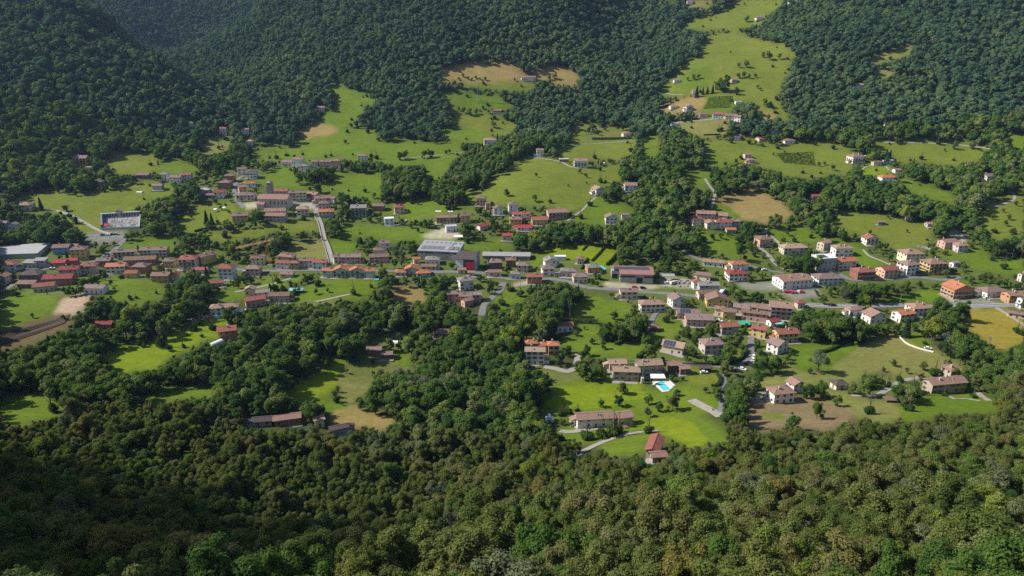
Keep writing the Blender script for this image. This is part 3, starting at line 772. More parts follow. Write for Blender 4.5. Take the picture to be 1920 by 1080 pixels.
# houses whose right end comes towards the viewer; the others turn their left side to the sun
KEEP_TURN = {(1342, 577), (1348, 593), (1365, 599), (1388, 591), (1413, 605), (1425, 595), (1460, 600), (1289, 600), (1308, 613), (1422, 635), (1336, 502), (1318, 528), (1262, 666), (1904, 598), (1322, 413), (1348, 416), (588, 376), (625, 383), (1348, 224), (1368, 226), (1383, 229)}
def roof_parts(mb, kind, L, W, H, pitch, ov, th):
    """roof solid over an L x W plan at eaves height H; returns height of ridge"""
    a, b = L / 2, W / 2
    e = 0.02
    if kind in ('g', 'gf'):
        if kind == 'gf': a, b = b, a
        rise = b * pitch
        def P_(x, y, z): return (x, y, z) if kind == 'g' else (-y, x, z)
        for s in (-1, 1):
            top = [P_(-a - ov, s * (b + ov), H - ov * pitch + th), P_(a + ov, s * (b + ov), H - ov * pitch + th), P_(a + ov, 0, H + rise + th), P_(-a - ov, 0, H + rise + th)]
            if s > 0: top.reverse()
            mb.slab(top, th)
        mb.bar(P_(-a - ov, 0, H + rise + th), P_(a + ov, 0, H + rise + th), .13, 6)
        return H + rise
    if kind == 'h':
        if L >= W:
            r = a - b * .92; rise = b * pitch; A, B = (-r, 0), (r, 0)
        else:
            r = b - a * .92; rise = a * pitch; A, B = (0, -r), (0, r)
        z0, z1 = H - ov * pitch + th, H + rise + th
        c = [(-a - ov, -b - ov, z0), (a + ov, -b - ov, z0), (a + ov, b + ov, z0), (-a - ov, b + ov, z0)]
        A3, B3 = (*A, z1), (*B, z1)
        k = len(mb.v)
        if L >= W: fs = [[c[0], c[1], B3, A3], [c[1], c[2], B3], [c[2], c[3], A3, B3], [c[3], c[0], A3]]
        else: fs = [[c[0], c[1], A3], [c[1], c[2], B3, A3], [c[2], c[3], B3], [c[3], c[0], A3, B3]]
        for f in fs: mb.poly(f)
        d = [(p[0], p[1], p[2] - th) for p in c]
        for i in range(4):
            j = (i + 1) % 4; mb.quad(d[i], d[j], c[j], c[i])
        mb.poly(list(reversed(d)))
        mb.bar(A3, B3, .13, 6) if math.dist(A3, B3) > .5 else None
        for q, p in ((c[0], A3), (c[3], A3 if L >= W else B3), (c[1], B3 if L >= W else A3), (c[2], B3)): mb.bar(q, p, .10, 5)
        return H + rise
    if kind == 's':
        rise = W * pitch * .5
        mb.slab([(-a - ov, -b - ov, H + th), (a + ov, -b - ov, H + th), (a + ov, b + ov, H + rise + th), (-a - ov, b + ov, H + rise + th)], th)
        return H + rise
    mb.box(-a - .15, -b - .15, H, a + .15, b + .15, H + .3)
    for x0, y0, x1, y1 in ((-a - .15, -b - .15, a + .15, -b + .1), (-a - .15, b - .1, a + .15, b + .15), (-a - .15, -b + .1, -a + .1, b - .1), (a - .1, -b + .1, a + .15, b - .1)):
        mb.box(x0, y0, H + .3, x1, y1, H + .6)
    return H + .6
def house(name, px, base, w, st, rot, ratio, roof, wall, roofc, label, cat, opts=''):
    if rot < 0 and (px, base) not in KEEP_TURN: rot = -rot
    p = at(px, base)
    dep = p.y * CP - (p.z - CAM_Z) * SP
    r = R(rot + random.uniform(-7, 7))
    wm = w * dep / FPX * 0.93
    L = wm / (abs(math.cos(r)) + ratio * abs(math.sin(r))); W = L * ratio
    H = st * 2.75 + 0.35 if 'H' not in opts else st * 4.2
    hy = L / 2 * abs(math.sin(r)) + W / 2 * abs(math.cos(r))
    d = Vector((p.x, p.y, 0)).normalized()
    c = Vector((p.x, p.y, 0)) + d * hy
    cs = [(c.x + sx * L / 2 * math.cos(r) - sy * W / 2 * math.sin(r), c.y + sx * L / 2 * math.sin(r) + sy * W / 2 * math.cos(r)) for sx in (-1, 1) for sy in (-1, 1)]
    hs = [float(Hq(*q)) for q in cs]
    z = 0.55 * p.z + 0.45 * sum(hs) / 4
    low = min(hs) - z - 1.0
    o = empty(name, (c.x, c.y, z), r)
    tag(o, label, cat)
    a, b = L / 2, W / 2
    ptc = 0.40 if roof != 's' else 0.3
    if 'l' in opts: ptc = 0.22
    ov = 0.7 if roof != 'f' else 0
    # walls with gables
    mb = MB()
    mb.box(-a, -b, min(low, -1.0), a, b, H)
    if roof == 'g':
        for s in (-1, 1):
            mb.prism([(s * a, 0), (s * a, 0), (s * a, 0)], 0, 0) if False else None
            x0, x1 = (a - .3, a) if s > 0 else (-a, -a + .3)
            k = len(mb.v); t = H + b * ptc - .02
            mb.v += [(x0, -b, H), (x0, b, H), (x0, 0, t), (x1, -b, H), (x1, b, H), (x1, 0, t)]
            for f in ((0, 2, 1), (3, 4, 5), (0, 3, 5, 2), (1, 2, 5, 4)): mb.f.append(tuple(k + i for i in f)); mb.m.append(0)
    if roof == 'gf':
        for s in (-1, 1):
            y0, y1 = (b - .3, b) if s > 0 else (-b, -b + .3)
            k = len(mb.v); t = H + a * ptc - .02
            mb.v += [(-a, y0, H), (a, y0, H), (0, y0, t), (-a, y1, H), (a, y1, H), (0, y1, t)]
            for f in ((0, 1, 2), (3, 5, 4), (0, 2, 5, 3), (1, 4, 5, 2)): mb.f.append(tuple(k + i for i in f)); mb.m.append(0)
    if roof == 's':
        k = len(mb.v); t = H + W * ptc * .5 - .02
        mb.v += [(-a, -b, H), (a, -b, H), (-a, b, H), (a, b, H), (-a, b, t), (a, b, t)]
        for f in ((2, 4, 5, 3), (0, 4, 2), (1, 3, 5)): mb.f.append(tuple(k + i for i in f)); mb.m.append(0)
    wc = WALLC[wall]; jit = 1 + random.uniform(-.08, .05)
    wo = link('wall', mb.mesh('wall', M['stone'] if wall == 'stone' else M['wall']), o, None, tuple(x * jit for x in wc))
    mb = MB(); zr = roof_parts(mb, roof, L, W, H, ptc, ov, 0.22)
    rc = ROOFC[roofc]; jit = 1 + random.uniform(-.12, .12)
    ro = link('roof', mb.mesh('roof', M['metal_roof'] if 'm' in opts or roof == 'f' else M['roof']), o, None, tuple(x * jit for x in rc))
    if st >= 2 and roof in ('g', 'gf', 'h') and 'c' not in opts:
        for k in range(1 if L < 13 else 2):
            x, y = random.uniform(-.3, .3) * L, random.choice((-1, 1)) * W * .16
            zz = zr - (abs(y) if roof != 'gf' else abs(x)) * ptc
            if roof == 'h': zz = min(zz, H + min(a - abs(x), b - abs(y)) * ptc)
            link('chimney', CHIM, ro, (x, y, zz + .35), tuple(v * .9 for v in WALLC['beige']))
    # windows, doors, balconies on the sides that can be seen from the valley
    cam_l = Matrix.Rotation(-r, 3, 'Z') @ Vector((-c.x, -c.y, 0)).normalized()
    rows = max(int(st + .3), 1)
    big = 'b' in opts
    for (nx, ny, ln, off) in ((0, -1, L, b), (0, 1, L, b), (-1, 0, W, a), (1, 0, W, a)):
        if cam_l.x * nx + cam_l.y * ny < 0.06 or 'n' in opts: continue
        front = cam_l.x * nx + cam_l.y * ny > .6
        n = max(1, min(int(ln / (3.3 if not big else 3.0)), 9))
        ang = math.atan2(ny, nx) + math.pi / 2
        for rr in range(rows):
            if big and front and rr > 0:
                mbb = MB(); mbb.box(-ln * .44, -1.3, 0, ln * .44, 0, .14)
                bo = link('balcony', mbb.mesh('balcony', M['concrete']), o, (nx * (off + .01), ny * (off + .01), rr * 2.75 + .15)); bo.rotation_euler = (0, 0, ang)
                mbb = MB(); mbb.box(-ln * .44, -1.3, .95, ln * .44, -1.24, 1.05); mbb.box(-ln * .44, -1.29, .14, ln * .44, -1.26, .7)
                link('railing', mbb.mesh('railing', M['shutter'] if random.random() < .6 else M['metal']), bo)
            for k in range(n):
                if random.random() < (.12 if front else .3): continue
                t = (k + .5) / n * ln - ln / 2
                zb = rr * 2.75 + 1.05
                if rr == 0 and front and k == n // 2 and 'H' not in opts:
                    wd = link('door', DOOR, o); zb = .1
                else:
                    wd = link('window', WIN[2 if big and front else (0 if ('v' in opts or random.random() < .0) else 1)] if 'H' not in opts else WIN[3], o)
                    if 'H' in opts: zb = rr * 4 + 1.0
                wd.location = (nx * off - ny * t, ny * off + nx * t, zb); wd.rotation_euler = (0, 0, ang)
    if 'S' in opts:      # rows of panels on the slope that faces left or the camera
        nxp, nyp, sx, sy, x0 = (22, 3, 1.75, 1.1, 0) if L > 25 else (4, 4, 1.75, 1.1, -.1)
        for i in range(nxp):
            for j in range(nyp):
                if roof == 'f':
                    q = link('solar_panel', PANEL, ro, (-L * .3 + i * sx, -W * .25 + j * 1.9, H + .55)); q.rotation_euler = (R(12), 0, 0)
                else:
                    y = -W * .12 - j * sy
                    q = link('solar_panel', PANEL, ro, ((i - nxp / 2) * min(sx, L * .85 / nxp) + x0 * L, y, zr + y * ptc + .32)); q.rotation_euler = (math.atan(ptc), 0, 0)
    rr_ = random.random()
    if 'n' not in opts and wall not in ('dark',) and roof != 'f':
        # paved terrace on the side towards the valley
        if rr_ < .7:
            e0, e1, e2 = random.uniform(.5, 2.2), random.uniform(.5, 3.0), random.uniform(1.0, 3.6)
            mb = MB(); mb.box(-a - e0, -b - e2, -1.6, a + e1, b + .5, .12); link('terrace', mb.mesh('terrace', M['gravel'] if rr_ < .4 else M['concrete']), o)
        # lean-to or porch
        if .15 < rr_ < .6 and L > 8:
            sg = random.choice((-1, 1)); w2, d2, h2 = min(W * .5, 4.5), random.uniform(2.4, 3.6), 2.5
            x0, x1 = (a + .01, a + d2) if sg > 0 else (-a - d2, -a - .01); y0 = random.uniform(-b * .8, b * .2)
            mb = MB(); mb.box(x0, y0, -1.5, x1, y0 + w2, h2); an_ = link('annex', mb.mesh('annex', M['wall']), o, None, tuple(x * .95 for x in wc))
            xi, xo = (a - .02, a + d2 + .4) if sg > 0 else (-a + .02, -a - d2 - .4)
            mb = MB(); t4 = [(xi, y0 - .35, h2 + 1.2), (xo, y0 - .35, h2 + .12), (xo, y0 + w2 + .35, h2 + .12), (xi, y0 + w2 + .35, h2 + 1.2)]
            mb.slab(t4 if sg < 0 else t4[::-1], .18); link('annex_roof', mb.mesh('annex_roof', M['roof']), an_, None, tuple(x * jit for x in rc))
        # roof lights and a small dormer on the near slope
        if roof in ('g', 'h') and L > 9 and rr_ > .35:
            for k in range(1 + (L > 14)):
                x, y = random.uniform(-.25, .25) * L, -b * random.uniform(.35, .6)
                zz = H + (b + y) * ptc + .24
                if roof == 'h': zz = H + min(b + y, a - abs(x)) * ptc + .24
                q = link('skylight', SKY_M, ro, (x, y, zz)); q.rotation_euler = (math.atan(ptc), 0, 0)
    ptop = project(c.x, c.y, z + zr)[1]
    block_rect(px - w * .47, ptop + 2, px + w * .47, base - 4)
    HRECT.append((px - w * .55, ptop - 2, px + w * .55, base + 3, p.y))
    return o
# name|x|base y|width|storeys|turn|depth ratio|roof|wall|roof colour|where it is|options
CAT = """
house|51|396|27|2|-5|.8|h|cream|rosy|beside the dark spruce on the far-left meadow|v
house|9|430|18|2|0|.8|g|white|mauve|at the left edge above the tree belt|
house|27|431|17|1.6|5|.8|gf|white|mauve|second from the left edge above the tree belt|
house|120|477|33|2|-8|.7|g|blue|brown|behind the yellow house near the grey court|
house|153|487|31|3|-12|.8|h|yellow|mauve|tall, right of the blue house|
shed|144|470|14|1.5|0|.8|g|ochre|brown|tucked between the blue and yellow houses|
house|20|510|34|2|-10|.7|h|white|red|below the grey court at the left edge|
workshop|62|503|26|1.5|4|.6|s|grey|grey|low, below the grey court|m
workshop|80|502|22|2|4|.7|s|grey|grey|taller, right of the low grey workshop|m
house|117|503|24|1.6|-10|.8|g|brick|bright red|left half of the bright red pair|
house|138|500|24|1.7|-10|.7|g|brick|bright red|right half of the bright red pair|
house|135|519|38|2|-6|.6|g|grey|dark red|in front of the bright red pair|
house|170|513|34|2|10|.7|h|beige|red|right of the bright red pair|v
house|199|502|28|2|12|.7|g|brown|mauve|long dark one left of the terraces|
house|222|513|38|2|-6|.6|g|white|orange|with small dormer below the terraces|v
terraced_house|237|486|43|2|-4|.4|g|cream|mauve|left of the two terraces with balconies|b
terraced_house|292|482|53|2|-4|.35|g|cream|mauve|right of the two terraces with balconies|b
house|267|499|62|1.7|-3|.35|g|brick|brown|long and low in front of the terraces|
house|268|513|30|2|0|.8|h|brick|mauve|below the long low brick one|
cottage|250|522|23|1.5|5|.8|g|yellow|red|on the green mound's top edge|
house|306|530|34|2|0|.6|g|ochre|brown|at the right end of the green mound|
house|331|529|15|2|8|1|gf|white|dark red|with shaded gable at the lane's bend|
house|64|528|40|2|-6|.7|h|brown|dark|with darkest roof in the lower-left cluster|
barn|116|536|57|2|-8|.5|g|brick|dark red|large, above the sand arena|
barn|87|548|42|1.5|-14|.6|g|beige|red|lower wing left of the large dark red one|
house|9|532|22|2|5|.8|gf|white|rosy|at the left edge below the lane|
house|56|540|34|1.2|-6|.6|g|brown|mauve|in front of the darkest-roofed house|
house|183|551|40|1.5|-4|.5|g|white|mauve|behind bushes right of the sand arena|
house|321|503|24|2|-5|.8|h|ochre|mauve|beside the cream apartment house|
apartment_building|357|506|36|3|-10|.8|h|cream|red|with brown balconies left of the yellow barn|b
barn|390|498|36|2.4|52|.6|g|yellow|brown|with a bright gable end turned to the left|n
garage|379|514|26|1.2|-8|.6|g|beige|red|below the yellow barn|
house|429|524|30|3.2|-3|.8|h|pale blue|red|tall with three rows of windows|v
garage|408|538|27|1|10|.6|g|beige|red|below the tall pale blue house|
house|478|517|26|2|0|.8|h|pink|mauve|left of the crane's foot|
house|487|497|27|2|-4|.7|g|cream|brown|behind the crane's foot on the left|
house|539|495|33|2|0|.6|h|peach|rosy|right of the crane's foot|
house|533|505|27|1.8|0|.6|g|white|red|in front of the peach house by the crane|
house|555|506|17|2|0|.8|h|ochre|brown|small, left of the brown roof row|
house|577|502|28|2|3|.6|g|beige|brown|left of the pale blue house with red roof|
house|602|505|28|2|0|.6|g|pale blue|red|left of the avenue's lower end|
house|634|495|20|2|-20|.8|g|cream|rosy|right of the avenue's lower end|
cottage|540|521|25|1|2|.6|g|beige|rosy|low in the garden below the crane|
terraced_house|617|521|22|2|0|.8|g|teal|orange|first of the turquoise row from the left|b
terraced_house|642|521|34|2|-4|.6|gf|teal|orange|second of the turquoise row from the left|b
terraced_house|672|521|31|2|0|.6|gf|teal|orange|third of the turquoise row from the left|b
terraced_house|695|522|19|2|-6|1|g|teal|orange|right end of the turquoise row|
villa|453|417|33|2|-12|.7|g|yellow|brown|below the church on the left|
church_hall|518|406|42|1.6|0|.5|g|beige|rosy|first low wing below the church|
church_hall|520|417|40|2|0|.5|g|lilac|rosy|lowest wing below the church|v
house|540|311|19|1.5|0|.7|g|white|mauve|at the left end of the hillside row|
house|561|313|21|3|0|.7|g|white|rosy|tallest in the hillside row|
house|573|321|18|2|5|.8|h|white|grey|in front of the hillside row|
house|592|313|13|2|0|.9|g|grey|brown|narrow, in the middle of the hillside row|
house|613|313|27|2|0|.5|g|beige|rosy|long, towards the right of the hillside row|
house|632|313|16|2.4|0|.9|h|peach|rosy|at the right end of the hillside row|
house|420|252|13|2.5|-5|.8|g|white|red|left of the pair in the ravine mouth|
house|461|252|16|2|-5|.7|s|white|mauve|right of the pair in the ravine mouth|
cottage|469|272|15|1.6|5|.8|h|white|tan|below the pair in the ravine mouth|
house|455|328|20|2|-8|.8|g|white|brown|left of the pair above the brick houses|
house|474|335|21|2.4|-8|.8|gf|white|brown|right of the pair above the brick houses|v
house|433|342|20|2.4|-5|.8|h|brick|mauve|upper of the two on the old street|
house|424|354|23|2.2|-5|.8|h|brick|mauve|lower of the two on the old street|
bungalow|469|350|26|1|-8|.6|h|white|orange|above the church square|
house|385|364|21|1.4|5|.7|h|grey|pale grey|above the orchard slope left of the church|
house|413|372|20|2|0|.8|g|white|dark red|left of the old street above the meadow|
house|398|373|17|1.2|0|.7|g|brown|brown|low, above the meadow left of the church|
house|455|362|18|2|30|.8|g|peach|rosy|at the top corner of the church square|
inn|463|378|38|2|-8|.6|h|cream|mauve|with terrace on the church square|b
house|527|369|31|2|0|.5|g|peach|red|behind the church nave|
house|560|378|35|3|-3|.4|g|cream|mauve|with three window rows right of the church|v
house|588|376|27|2|-15|.6|g|beige|rosy|behind the cluster right of the church|
house|605|384|33|2|12|.6|g|beige|rosy|middle of the cluster right of the church|
house|609|393|22|2|10|.8|h|lilac|brown|front of the cluster right of the church|
house|625|383|15|2|-20|.8|g|white|rosy|right tip of the cluster right of the church|
house|569|406|26|2.4|-6|.8|h|cream|tan|square, left of the avenue's top|v
house|613|409|31|2|-4|.6|g|beige|orange|right of the avenue's top|
house|332|343|23|2|0|.6|g|white|rosy|left of the pair below the small hill meadow|
house|351|338|21|2|4|.7|g|white|red|right of the pair below the small hill meadow|
house|310|338|17|2.2|0|.8|h|white|grey|left of the red-roofed one on the upper terrace|
villa|155|312|28|3|-14|.8|g|yellow|mauve|in shade under the left mountain|b
annex|173|320|25|1|-10|.6|f|grey|tan|flat-topped below the shaded yellow villa|
shed|194|312|8|1.5|0|.9|f|white|white|tiny, right of the shaded yellow villa|
cottage|183|351|23|1.7|-6|.7|gf|grey|mauve|on the far-left meadow below the shaded villa|
house|271|336|24|1.5|0|.6|g|brown|brown|left end of the upper terrace|
cottage|298|357|18|1.6|-5|.7|g|grey|mauve|on the lawn above the cemetery wood|
shed|330|401|22|1|-6|.6|g|brick|rosy|low, beside the hedge right of the cemetery|
apartment_building|674|407|32|3|-6|.7|g|grey|grey|with open balconies right of the church village|b
house|711|396|22|1.7|-4|.7|g|brick|mauve|right of the balconied grey block|
house|749|402|23|2.2|8|.9|h|peach|red|on the slope above the white modern villa|
modern_villa|730|423|22|2|-12|.8|f|white|white|with curved terrace in the meadow|
hotel_wing|838|420|44|2|10|.35|g|yellow|rosy|long left wing of the bright yellow pair|b
hotel_wing|872|419|23|2.4|-20|.7|g|yellow|brown|right wing of the bright yellow pair|
workshop|846|436|25|1.6|-15|.7|f|white|pale grey|in front of the bright yellow pair|
house|906|433|26|1.2|38|.5|g|white|bright red|turned across the slope beside cypress trees|
shed|951|452|18|1.6|-4|.8|g|grey|bright red|above the green triangle meadow|
house|722|470|22|2.2|-14|.8|g|white|mauve|upper of the grey-white pair by the grove|
house|712|480|23|1.6|-10|.8|h|white|brown|lower of the grey-white pair by the grove|
house|660|495|39|2|-4|.5|g|pink|mauve|behind the turquoise row|v
house|712|494|40|1.8|-3|.5|g|pink|brown|left of the orange bungalows|v
house|812|497|28|1.5|5|.7|h|white|grey|in front of the grey factory hall|
house|929|507|28|2.2|-4|.8|h|brown|mauve|right of the modern dark block|
house|957|501|20|2|0|.8|g|brown|brown|narrow, under the long grey shed|
bungalow|752|518|22|1|-10|.8|h|teal|orange|left of the three in the garden thicket|
bungalow|773|515|27|1.4|0|.7|gf|teal|orange|middle of the three in the garden thicket|
bungalow|794|520|30|1|6|.7|h|teal|orange|right of the three in the garden thicket|
house|781|496|15|1.5|-20|.9|g|peach|orange|small, behind the garden thicket|
house|805|507|30|1|0|.5|g|beige|brown|low, between factory and bungalows|
house|873|546|34|2.6|-22|.8|h|white|grey|cube-like on the slope below the modern block|v
house|851|566|27|2|-4|.7|g|pink|mauve|left of the mauve-roofed cluster|
house|874|570|24|2|-4|.8|g|pink|mauve|middle of the mauve-roofed cluster|
house|892|567|21|2|-4|.8|g|pink|mauve|right of the mauve-roofed cluster|
house|876|577|25|1.6|-30|.8|g|pink|rosy|front of the mauve-roofed cluster|
garage|866|513|15|1|0|.8|g|beige|rosy|left of two small ones below the modern block|
garage|884|518|12|1|0|.8|g|beige|rosy|right of two small ones below the modern block|
house|928|519|26|1.2|0|.6|g|beige|brown|long and low by the street above the lane|
cabin|703|670|28|1.6|-5|.6|g|brown|mauve|left of two in the wooded clearing|
cabin|726|674|23|1|-12|.7|g|brown|mauve|right of two in the wooded clearing|
cottage|827|634|28|1|0|.9|h|beige|tan|hidden in the woods with only roof showing|
house|903|387|20|2.6|-6|.8|h|peach|brown|highest of the hillside hamlet|b
house|915|394|11|2|-6|.9|f|peach|rosy|small cube below the highest hamlet house|
house|934|404|21|2|10|.9|gf|white|brown|with plain gable in the hillside hamlet|
house|962|398|21|2.4|-8|.8|h|white|mauve|below the knoll in the hillside hamlet|
house|977|409|35|2|-6|.45|g|white|red|long one in the hillside hamlet|v
house|967|425|25|2.2|0|.7|h|yellow|rosy|left yellow one in the hillside hamlet|
house|1011|424|33|1.7|4|.7|g|yellow|red|right yellow one in the hillside hamlet|
house|983|434|30|1|4|.6|g|white|bright red|low, lowest in the hillside hamlet|
apartment_building|1043|413|42|2.2|-8|.6|g|peach|rosy|with balconies at the knoll's foot|b
house|1145|421|24|2.2|-4|.8|gf|white|mauve|on the green slope beside the central wood|v
cottage|1171|413|14|1.7|0|.8|g|white|mauve|small, at the central wood's edge|
house|980|511|24|2|-4|.8|h|beige|mauve|under the end of the long grey shed|
house|1031|503|27|2|12|.8|gf|white|grey|behind the white hip-roofed one by the triangle meadow|
house|1027|518|27|2|-4|.9|h|white|mauve|in front of the grey gable by the triangle meadow|v
house|1002|533|31|2|-4|.6|g|orange|red|with forecourt beside the street|
house|1066|520|32|1.6|0|.6|h|beige|grey|between the orange house and the brick-red one|
garage|1045|520|12|1|0|.9|f|grey|grey|left of the beige hip-roofed house|
house|1087|531|30|1.7|-4|.7|h|cream|mauve|on the street edge above the dark wood|
house|1110|513|27|1.6|10|.9|h|orange|grey|by the turquoise pool near the solar hall|
cottage|1088|496|14|1.6|0|.9|h|beige|brown|tiny, on the triangle meadow's lower edge|
pavilion|1050|489|22|1|0|.5|f|white|white|flat white, on the triangle meadow's lower edge|
house|967|524|20|1.5|0|.7|h|pale blue|grey|small, left of the orange house|
house|1177|562|35|2|-4|.6|g|cream|mauve|behind the golden shrub below the solar hall|v
villa|1221|586|50|2|-6|.5|h|white|rosy|with white terrace in the garden quarter|v
house|1267|577|32|2|-10|.9|gf|white|mauve|with blank shaded gable in the garden quarter|
cottage|1058|623|33|1.6|-6|.5|g|white|red|below the dark hedge and bare poplar|
house|1003|684|38|3|-3|.55|g|white|tan|tall and shaded beside the ravine wood|v
house|996|664|26|2.4|8|.8|h|orange|orange|behind the tall shaded house|
house|1020|664|18|2|0|.9|h|orange|orange|small link between the two orange roofs|
house|1037|666|23|2.2|-6|.9|h|ochre|orange|right of the tall shaded house|b
farmhouse|1172|715|53|2|-3|.45|g|stone|tan|left wing of the pool farm|v
farmhouse|1214|709|52|2.7|-3|.5|g|stone|tan|tall middle wing of the pool farm|v
farm_wing|1156|696|34|1.6|-6|.6|g|stone|tan|low rear wing of the pool farm|
farm_wing|1262|699|26|1.6|-6|.7|g|brown|rosy|right wing of the pool farm|
farm_wing|1281|703|20|1.3|-10|.8|g|brown|rosy|right tip of the pool farm|
house|1262|666|50|1.6|-28|.7|g|cream|tan|with a solar array above the pool farm|S
gazebo|1227|622|17|.9|0|.9|h|brown|rosy|on the lawn beside the garden lane|n
house|1305|542|18|1.8|0|.9|h|white|red|behind the grey barn|
barn|1326|549|40|2|-6|.5|g|grey|grey|upper, with sheet roof beside the parked coach|m
barn|1324|562|40|1.6|-6|.5|g|beige|brown|lower, in front of the grey one|
house|1342|577|45|1.8|-12|.7|gf|yellow|brown|wide gable at the head of the old quarter|
house|1348|593|22|1.7|-16|.8|g|cream|rosy|left of the two small garden ones|
house|1365|599|27|1.8|-16|.7|g|yellow|brown|right of the two small garden ones|
house|1388|591|33|1.7|-16|.7|g|beige|mauve|centre of the old quarter|
house|1413|605|52|2|-24|.35|g|pink|brown|long diagonal row of the old quarter|
house|1425|595|40|2|-18|.5|g|peach|rosy|above the long diagonal row|
house|1460|600|48|3|-20|.8|g|grey|rosy|tallest of the old quarter with open loggia|b
house|1289|600|46|1.6|-5|.5|g|pink|mauve|upper half of the wide pink double|S
house|1308|613|54|1.7|-10|.6|g|pink|mauve|lower half of the wide pink double|
house|1363|629|39|2|-3|.6|g|grey|red|above the hedged lawn|v
house|1422|635|34|2|-28|.8|g|yellow|red|left yellow one beside the steep lane|
house|1470|642|46|2|-14|.6|g|yellow|red|right yellow one beside the dark trees|b
cottage|1448|613|24|1.2|-14|.8|g|white|dark red|small, above the two yellow ones|
house|1455|665|42|2|-30|.8|gf|white|mauve|with lit gable below the right yellow one|
villa|1332|665|45|2.2|-4|.75|h|lilac|mauve|inside the clipped dark hedge|v
carport|1321|698|22|.9|-4|.6|g|dark|dark|on the oval lawn beside the lane|n
cottage|1498|579|17|1.4|-4|.9|h|beige|red|by the main road at the tree edge|
house|1304|424|26|2.2|-8|.8|h|cream|red|left end of the clustered hamlet|
house|1322|413|38|2|-14|.5|g|peach|rosy|top of the clustered hamlet|
house|1331|430|22|1.8|10|.9|gf|cream|rosy|front gable of the clustered hamlet|
house|1348|416|36|1.8|-16|.6|g|peach|rosy|upper middle of the clustered hamlet|
house|1354|429|32|2|-4|.6|g|white|red|front middle of the clustered hamlet|
house|1376|427|18|2|-10|.8|g|beige|mauve|right end of the clustered hamlet|
shed|1369|437|18|1|0|.7|g|beige|orange|below the clustered hamlet|
apartment_building|1430|464|33|2.4|-6|.8|h|peach|brown|alone on the green slope with drive|b
villa|1485|478|52|2|-3|.5|h|cream|tan|wide, above the round dark trees|b
hotel|1541|509|42|3.6|-5|.8|f|grey|white|tallest block with solar roof|S
hotel_annex|1543|471|26|2.4|-20|.8|g|beige|rosy|behind the solar-roofed hotel|
hotel_annex|1576|482|37|2.6|-6|.6|h|white|rosy|white block behind the solar-roofed hotel|v
hotel_annex|1581|505|40|2.3|-4|.6|g|cream|orange|right wing of the solar-roofed hotel|v
house|1336|502|42|1.3|-16|.4|g|white|rosy|long and low under the hill road|
house|1383|508|36|1.8|-8|.6|h|white|orange|behind the dark-red-roofed white house|
house|1378|528|40|2|-8|.7|h|white|dark red|with shaded forecourt|v
house|1318|528|32|1.5|-22|.6|g|cream|brown|above the small red-roofed house|
business_hall|1483|543|73|2.2|-6|.6|g|white|rosy|with red cars parked in front|l
house|1548|535|54|1.8|-8|.6|h|pale blue|mauve|beside the hall with red cars|v
shed|1427|438|20|.9|-6|.7|s|grey|grey|below the harvested tan field|m
house|1629|460|27|2|-10|.8|gf|white|red|alone on the right-hand slope|b
apartment_building|1615|525|42|2.2|-3|.7|h|red|red|with deep red walls on the upper road|b
house|1660|522|38|2.2|-8|.8|g|peach|red|right of the deep red apartment house|
apartment_building|1699|517|37|3|-14|.9|h|white|mauve|front of the tall pair on the upper road|v
apartment_building|1704|495|40|3|-10|.8|h|cream|rosy|rear of the tall pair on the upper road|
apartment_building|1746|514|41|3|-12|.8|h|yellow|rosy|right end of the upper road row|b
house|1774|467|33|2|-16|.7|g|pink|rosy|left of the pair by the stone cutting|
house|1797|473|25|2|-10|.9|h|lilac|rosy|right of the pair by the stone cutting|
shed|1787|501|18|1.2|-20|.7|g|white|grey|right of the upper road row|
apartment_building|1790|561|48|2.6|-14|.8|gf|orange|orange|large, beside the asphalt forecourt|b
house|1855|558|50|1.5|-6|.6|h|white|mauve|right of the asphalt forecourt|
house|1899|568|42|2|-8|.6|g|orange|rosy|near the right edge on the main road|v
house|1914|578|16|2.4|-8|.9|g|white|mauve|at the right edge on the main road|b
shed|1702|413|11|1|0|.8|g|beige|tan|at the olive slope's top edge|
cottage|1742|426|16|1|-10|.7|g|grey|tan|in the wooded cutting on the right|
barn|1650|422|13|.9|-6|.7|g|brown|mauve|small, on the olive slope|
warehouse|1904|598|32|1|-30|.4|g|beige|mauve|long and low at the right edge|
house|1914|528|12|2|0|.9|g|white|brown|at the right edge above the main road|
house|1719|593|44|2|-12|.7|h|white|rosy|behind the bright orange roof|
house|1690|605|40|2|-10|.7|g|white|orange|brightest orange roof in the valley|v
house|1636|607|42|1.8|-18|.7|gf|white|rosy|left of the bright orange roof|
house|1597|593|28|1.6|-6|.7|h|white|rosy|half hidden by tall conifers|
farmhouse|1460|757|50|2|-10|.7|h|white|rosy|with grey annex above the bare earth|
barn|1488|738|32|1.8|-18|.8|gf|white|rosy|behind the white farmhouse on bare earth|
summer_house|1571|731|28|1|-8|.8|h|cream|dark|small, beside the hay field|
farmhouse|1766|738|80|2|-9|.35|g|stone|rosy|large, alone above the right foreground forest|v
farm_wing|1780|712|32|2|-14|.9|h|stone|rosy|rear wing of the large right farmhouse|
farmhouse|1114|803|78|1.7|-3|.35|g|white|rosy|long, on the lawn above the foreground forest|
farm_wing|1168|799|34|1.6|-12|.8|g|beige|rosy|right wing of the long white farmhouse|
farmhouse|1226|858|44|1.2|74|.42|g|stone|red|upper part of the red-roofed one in the forest edge|
farm_wing|1233|868|30|1|-8|.6|g|stone|rosy|lower part of the red-roofed one in the forest edge|
house|424|593|56|2|-8|.4|h|white|rosy|tall-walled above the round pool|
house|480|577|44|1.7|-24|.6|g|peach|red|in the middle of the slope cluster|
cottage|471|554|20|1.6|-10|.8|gf|beige|tan|at the top of the slope cluster|
house|495|562|28|1.8|-10|.7|g|beige|grey|grey-topped in the slope cluster|
